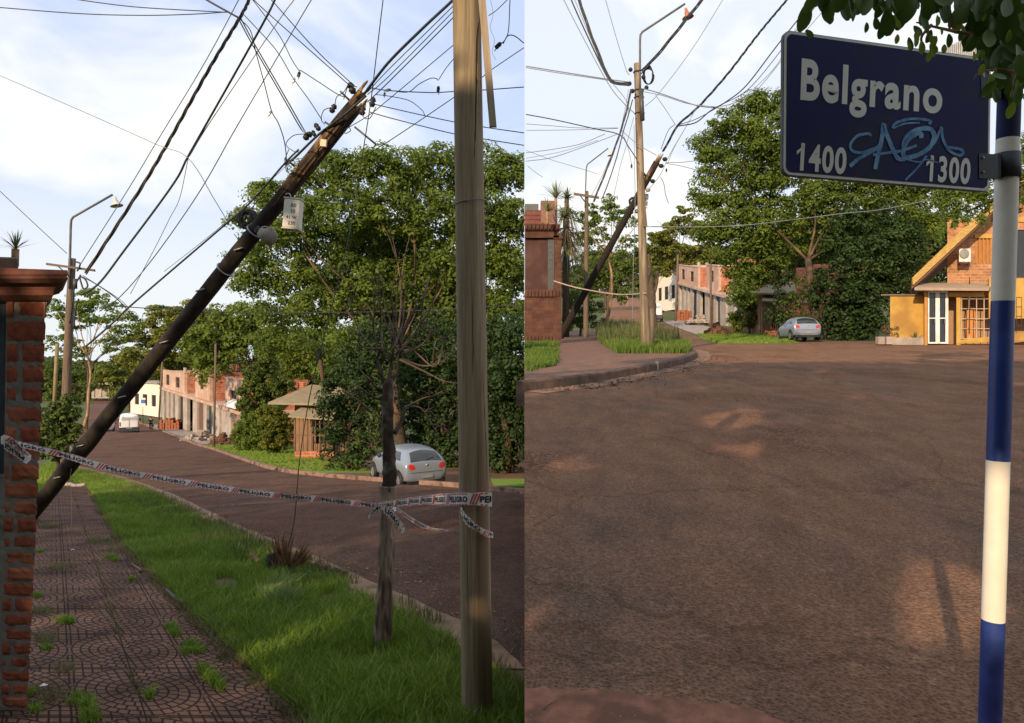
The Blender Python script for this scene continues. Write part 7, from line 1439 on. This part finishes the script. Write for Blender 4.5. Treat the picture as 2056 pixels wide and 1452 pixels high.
wire([(166, 556, 25), (200, 575, 25), (240, 605, 26), (270, 640, 30)], 2, 'dark cable sloping right from the street lamp pole'+L, CABLE)
def clamp(px, py, d, s, lab, m=BLACK, a=0):
    M = Matrix.Rotation(a, 3, 'Y'); q = MB(); q.cbox(P(px, py, d), (s*.6, s*.5, s*1.1), M); q.lathe(P(px, py, d)+M@Vector((0, 0, s*.5)), [(0, .3*s), (.22*s, .2*s), (.4*s, -.2*s), (.3*s, -.5*s)], 8, M); q.tube([P(px, py, d)+M@Vector((0, 0, -s*.3)), P(px, py, d)+M@Vector((s*.25, 0, -s*1.1))], s*.09, 5)
    tag(q.build('cable_clamp', m, None, bevel=.003), lab, 'cable clamp')
clamp(541, 228, 9, .05, 'grey cable clamp lowest on the left of the pole head', STEEL, .6); clamp(600, 150, 9, .055, 'black cable clamp upper left of the pole head', a=.3); clamp(589, 162, 9, .055, 'grey cable clamp just below the black one, left of the pole head', STEEL, .4)
clamp(880, 180, 8.2, .055, 'dark cable clamp hanging left of the thick foreground pole', a=.1); clamp(779, 181, 9, .05, 'greenish clamp just right of the pole head', METAL, 1.4); clamp(772, 190, 9, .04, 'small dark clamp below the greenish clamp', a=.2); clamp(1000, 92, 7, .06, 'black cable clamp near the seam right of the loose batten', a=.8)
# right half
Rr_ = ', right half'
W2 = [([(1155, -25), (1163, 0), (1180, 52), (1206, 119), (1224, 159), (1241, 168), (1264, 169)], 5, 'thick twisted cable sweeping from the top left to the tall pole'+Rr_, CABLE, 1.5),
 ([(1138, -25), (1147, 0), (1174, 61), (1218, 153), (1235, 168), (1264, 172)], 3, 'dark cable just left of the thick twisted one'+Rr_, CABLE, 0),
 ([(1122, -25), (1132, 0), (1172, 78), (1221, 168), (1250, 205), (1273, 227)], 1.8, 'leftmost thin cable sweeping down to the tall pole'+Rr_, CABLEG, 0),
 ([(1145, -25), (1154, 0), (1190, 87), (1218, 150), (1258, 203), (1262, 230)], 1.4, 'faint thin cable between the sweeping cables'+Rr_, CABLEG, 0),
 ([(1210, -25), (1216, 0), (1240, 85), (1258, 142), (1264, 150)], 1.5, 'single thin cable from the top edge to the tall pole'+Rr_, CABLEG, 0),
 ([(1056, 133), (1130, 145), (1212, 158), (1262, 165)], 2.2, 'upper strand of the level pair left of the tall pole', CABLEG, 0), ([(1056, 136), (1130, 148), (1212, 160), (1262, 169)], 1.6, 'lower strand of the level pair left of the tall pole', CABLEG, 0),
 ([(1422, -20), (1409, 0), (1377, 40), (1328, 101), (1300, 132), (1288, 142)], 5, 'thick twisted cable from the tall pole up past the rusty lamp', CABLE, 1.4),
 ([(1462, -20), (1451, 0), (1390, 98), (1325, 185), (1296, 213)], 1.4, 'thin faint cable right of the rusty lamp', CABLEG, 0),
 ([(1590, -12, 14), (1580, 0, 15), (1520, 72, 19), (1460, 150, 24), (1403, 214, 29), (1361, 252, 33), (1345, 280, 36), (1331, 304, 38)], 3.6, 'thick cable from the top edge down to the leaning pole head'+Rr_, CABLE, 1.2),
 ([(1622, 15), (1560, 92), (1500, 170), (1460, 203), (1426, 223), (1397, 246), (1362, 253)], 2.6, 'dark sagging cable joining the thick one above the leaning pole'+Rr_, CABLE, 0),
 ([(1640, 10), (1600, 60), (1510, 172), (1450, 210), (1400, 238), (1365, 250)], 1.6, 'thin sagging cable beside the dark one'+Rr_, CABLE, 0), ([(1650, 25), (1590, 95), (1520, 180), (1470, 208), (1433, 215)], 1.6, 'outermost thin sagging cable left of the sign', CABLEG, 0), ([(1630, 38), (1600, 55), (1560, 130), (1500, 190), (1470, 205)], 1.3, 'faint short cable beside the sign top', CABLEG, 0),
 ([(1290, 178), (1320, 186), (1370, 203), (1403, 213), (1440, 217), (1475, 218)], 2.2, 'grey cable from the tall pole to the junction over the tree'+Rr_, CABLEG, 0), ([(1290, 184), (1330, 192), (1380, 208), (1436, 215)], 1.4, 'lower faint cable from the tall pole to the junction'+Rr_, CABLEG, 0),
 ([(1056, 230), (1110, 240), (1195, 259), (1244, 271), (1262, 295), (1279, 321)], 2.2, 'dark cable from the seam crossing to the tall pole'+Rr_, CABLE, 0), ([(1056, 249), (1110, 253), (1166, 257), (1241, 257)], 1.3, 'upper faint level cable from the seam'+Rr_, CABLEG, 0), ([(1056, 262), (1150, 261), (1241, 258)], 1.3, 'lower faint level cable from the seam'+Rr_, CABLEG, 0),
 ([(1056, 307), (1110, 300), (1166, 289), (1215, 269)], 1.5, 'upper rising cable from the seam to the cable crossing'+Rr_, CABLEG, 0), ([(1056, 324), (1110, 316), (1180, 292), (1241, 269)], 1.6, 'lower rising cable from the seam to the cable crossing'+Rr_, CABLEG, 0), ([(1056, 318), (1130, 304), (1200, 282)], 1.1, 'faintest rising cable between two others'+Rr_, CABLEG, 0),
 ([(1267, 180), (1258, 222), (1244, 270), (1221, 333), (1205, 372), (1192, 405)], 3.2, 'thick cable falling from the tall pole to the small lamp pole'+Rr_, CABLE, 1.2), ([(1270, 200), (1262, 230), (1252, 262), (1238, 316), (1222, 365), (1209, 399)], 2.4, 'second dark cable falling toward the small lamp pole'+Rr_, CABLE, 0), ([(1262, 180), (1250, 243), (1236, 290), (1210, 350), (1188, 392)], 1.2, 'faint left cable falling toward the small lamp pole'+Rr_, CABLEG, 0), ([(1272, 236), (1258, 290), (1245, 335), (1232, 395)], 1.2, 'faint right cable falling toward the feathery tree'+Rr_, CABLEG, 0),
 ([(1316, 191), (1335, 218), (1355, 249)], 1.4, 'short thin cable between the level cable and the thick one'+Rr_, CABLEG, 0), ([(1248, 262), (1268, 280), (1290, 296), (1318, 312)], 1.4, 'thin cable behind the tall pole to the leaning pole head'+Rr_, CABLEG, 0), ([(1252, 272), (1262, 300), (1268, 330)], 1.1, 'short faint cable ending at a dangling clamp'+Rr_, CABLEG, 0),
 ([(1056, 302), (1110, 322), (1174, 341), (1200, 350)], 1.1, 'faint cable descending from the seam'+Rr_, CABLEG, 0), ([(1059, 333), (1075, 346), (1090, 356)], 1.2, 'short cable above the corner house yucca', CABLEG, 0),
 ([(1336, 327), (1370, 326), (1403, 322)], 1.5, 'upper short cable from the leaning pole head to the tree'+Rr_, CABLEG, 0), ([(1336, 328), (1370, 334), (1403, 343)], 1.5, 'lower short cable from the leaning pole head to the tree'+Rr_, CABLEG, 0),
 ([(1296, 388), (1325, 352), (1345, 310), (1377, 255), (1400, 213)], 1.4, 'thin cable rising from the tall pole past the leaning head'+Rr_, CABLEG, 0), ([(1327, 300), (1342, 262), (1356, 250)], 1.4, 'short thin cable above the leaning pole head'+Rr_, CABLE, 0), ([(1340, 330), (1352, 300), (1380, 250)], 1.2, 'faint steep cable right of the leaning pole head', CABLEG, 0),
 ([(1296, 455, 30), (1400, 456, 30), (1500, 452, 30), (1620, 438, 26), (1700, 428, 24), (1770, 421, 22), (1900, 395, 20)], 1.8, 'long thin cable running level before the huge tree'+Rr_, CABLEG, 0), ([(1273, 250), (1274, 330), (1275, 420), (1271, 560), (1270, 650)], 1.3, 'thin cable hanging straight down beside the tall pole'+Rr_, CABLEG, 0),
 ([(1326, 355), (1333, 370), (1336, 390), (1342, 408)], 1.8, 'loose cable end dangling right of the leaning pole'+Rr_, CABLEG, 0)]
for pts, w, lb, m, tw_ in W2: wire(pts, w, lb, m, d=27.6, twist=tw_)
clamp(1268, 334, 27.6, .11, 'small dark clamp dangling left of the tall pole'); clamp(1338, 342, 27.6, .10, 'small clamp dangling right of the leaning pole head'+Rr_)

GR_ = {'overhead_cable': 'overhead cables', 'cable_clamp': 'cable clamps', 'utility_pole': 'timber utility poles', 'danger_tape': 'strips of danger tape', 'parked_car': 'parked silver cars', 'bush': 'bushes by the lawns', 'street_lamp': 'street lamps', 'dense_conifer': 'dark conifers across the street', 'spreading_tree': 'big spreading trees', 'steel_post': 'slim posts', 'yucca_plant': 'yucca plants', 'concrete_block': 'concrete blocks', 'broken_plank': 'broken wood by the stump', 'brick_stack': 'stacks of hollow bricks', 'row_building': 'unfinished row buildings', 'porch_house': 'small porch houses', 'white_house': 'cream houses down the street', 'delivery_van': 'white vans', 'rubble_pile': 'heaps on the forecourt', 'palm_tree': 'palms beside the corner house', 'leaning_pole': 'leaning poles', 'paper_scrap': 'paper scraps', 'hedge': 'hedges', 'feathery_tree': 'feathery trees', 'umbrella_tree': 'umbrella trees', 'street_tree': 'far street trees', 'young_conifer': 'young light green trees', 'young_tree': 'young trees', 'meter_box': 'metal cases', 'lamp_housing': 'lamp housings'}
for o in bpy.data.objects:
    if o.parent is None and o.get('label'):
        g = GR_.get(o.name.split('.')[0])
        if g: o['group'] = g
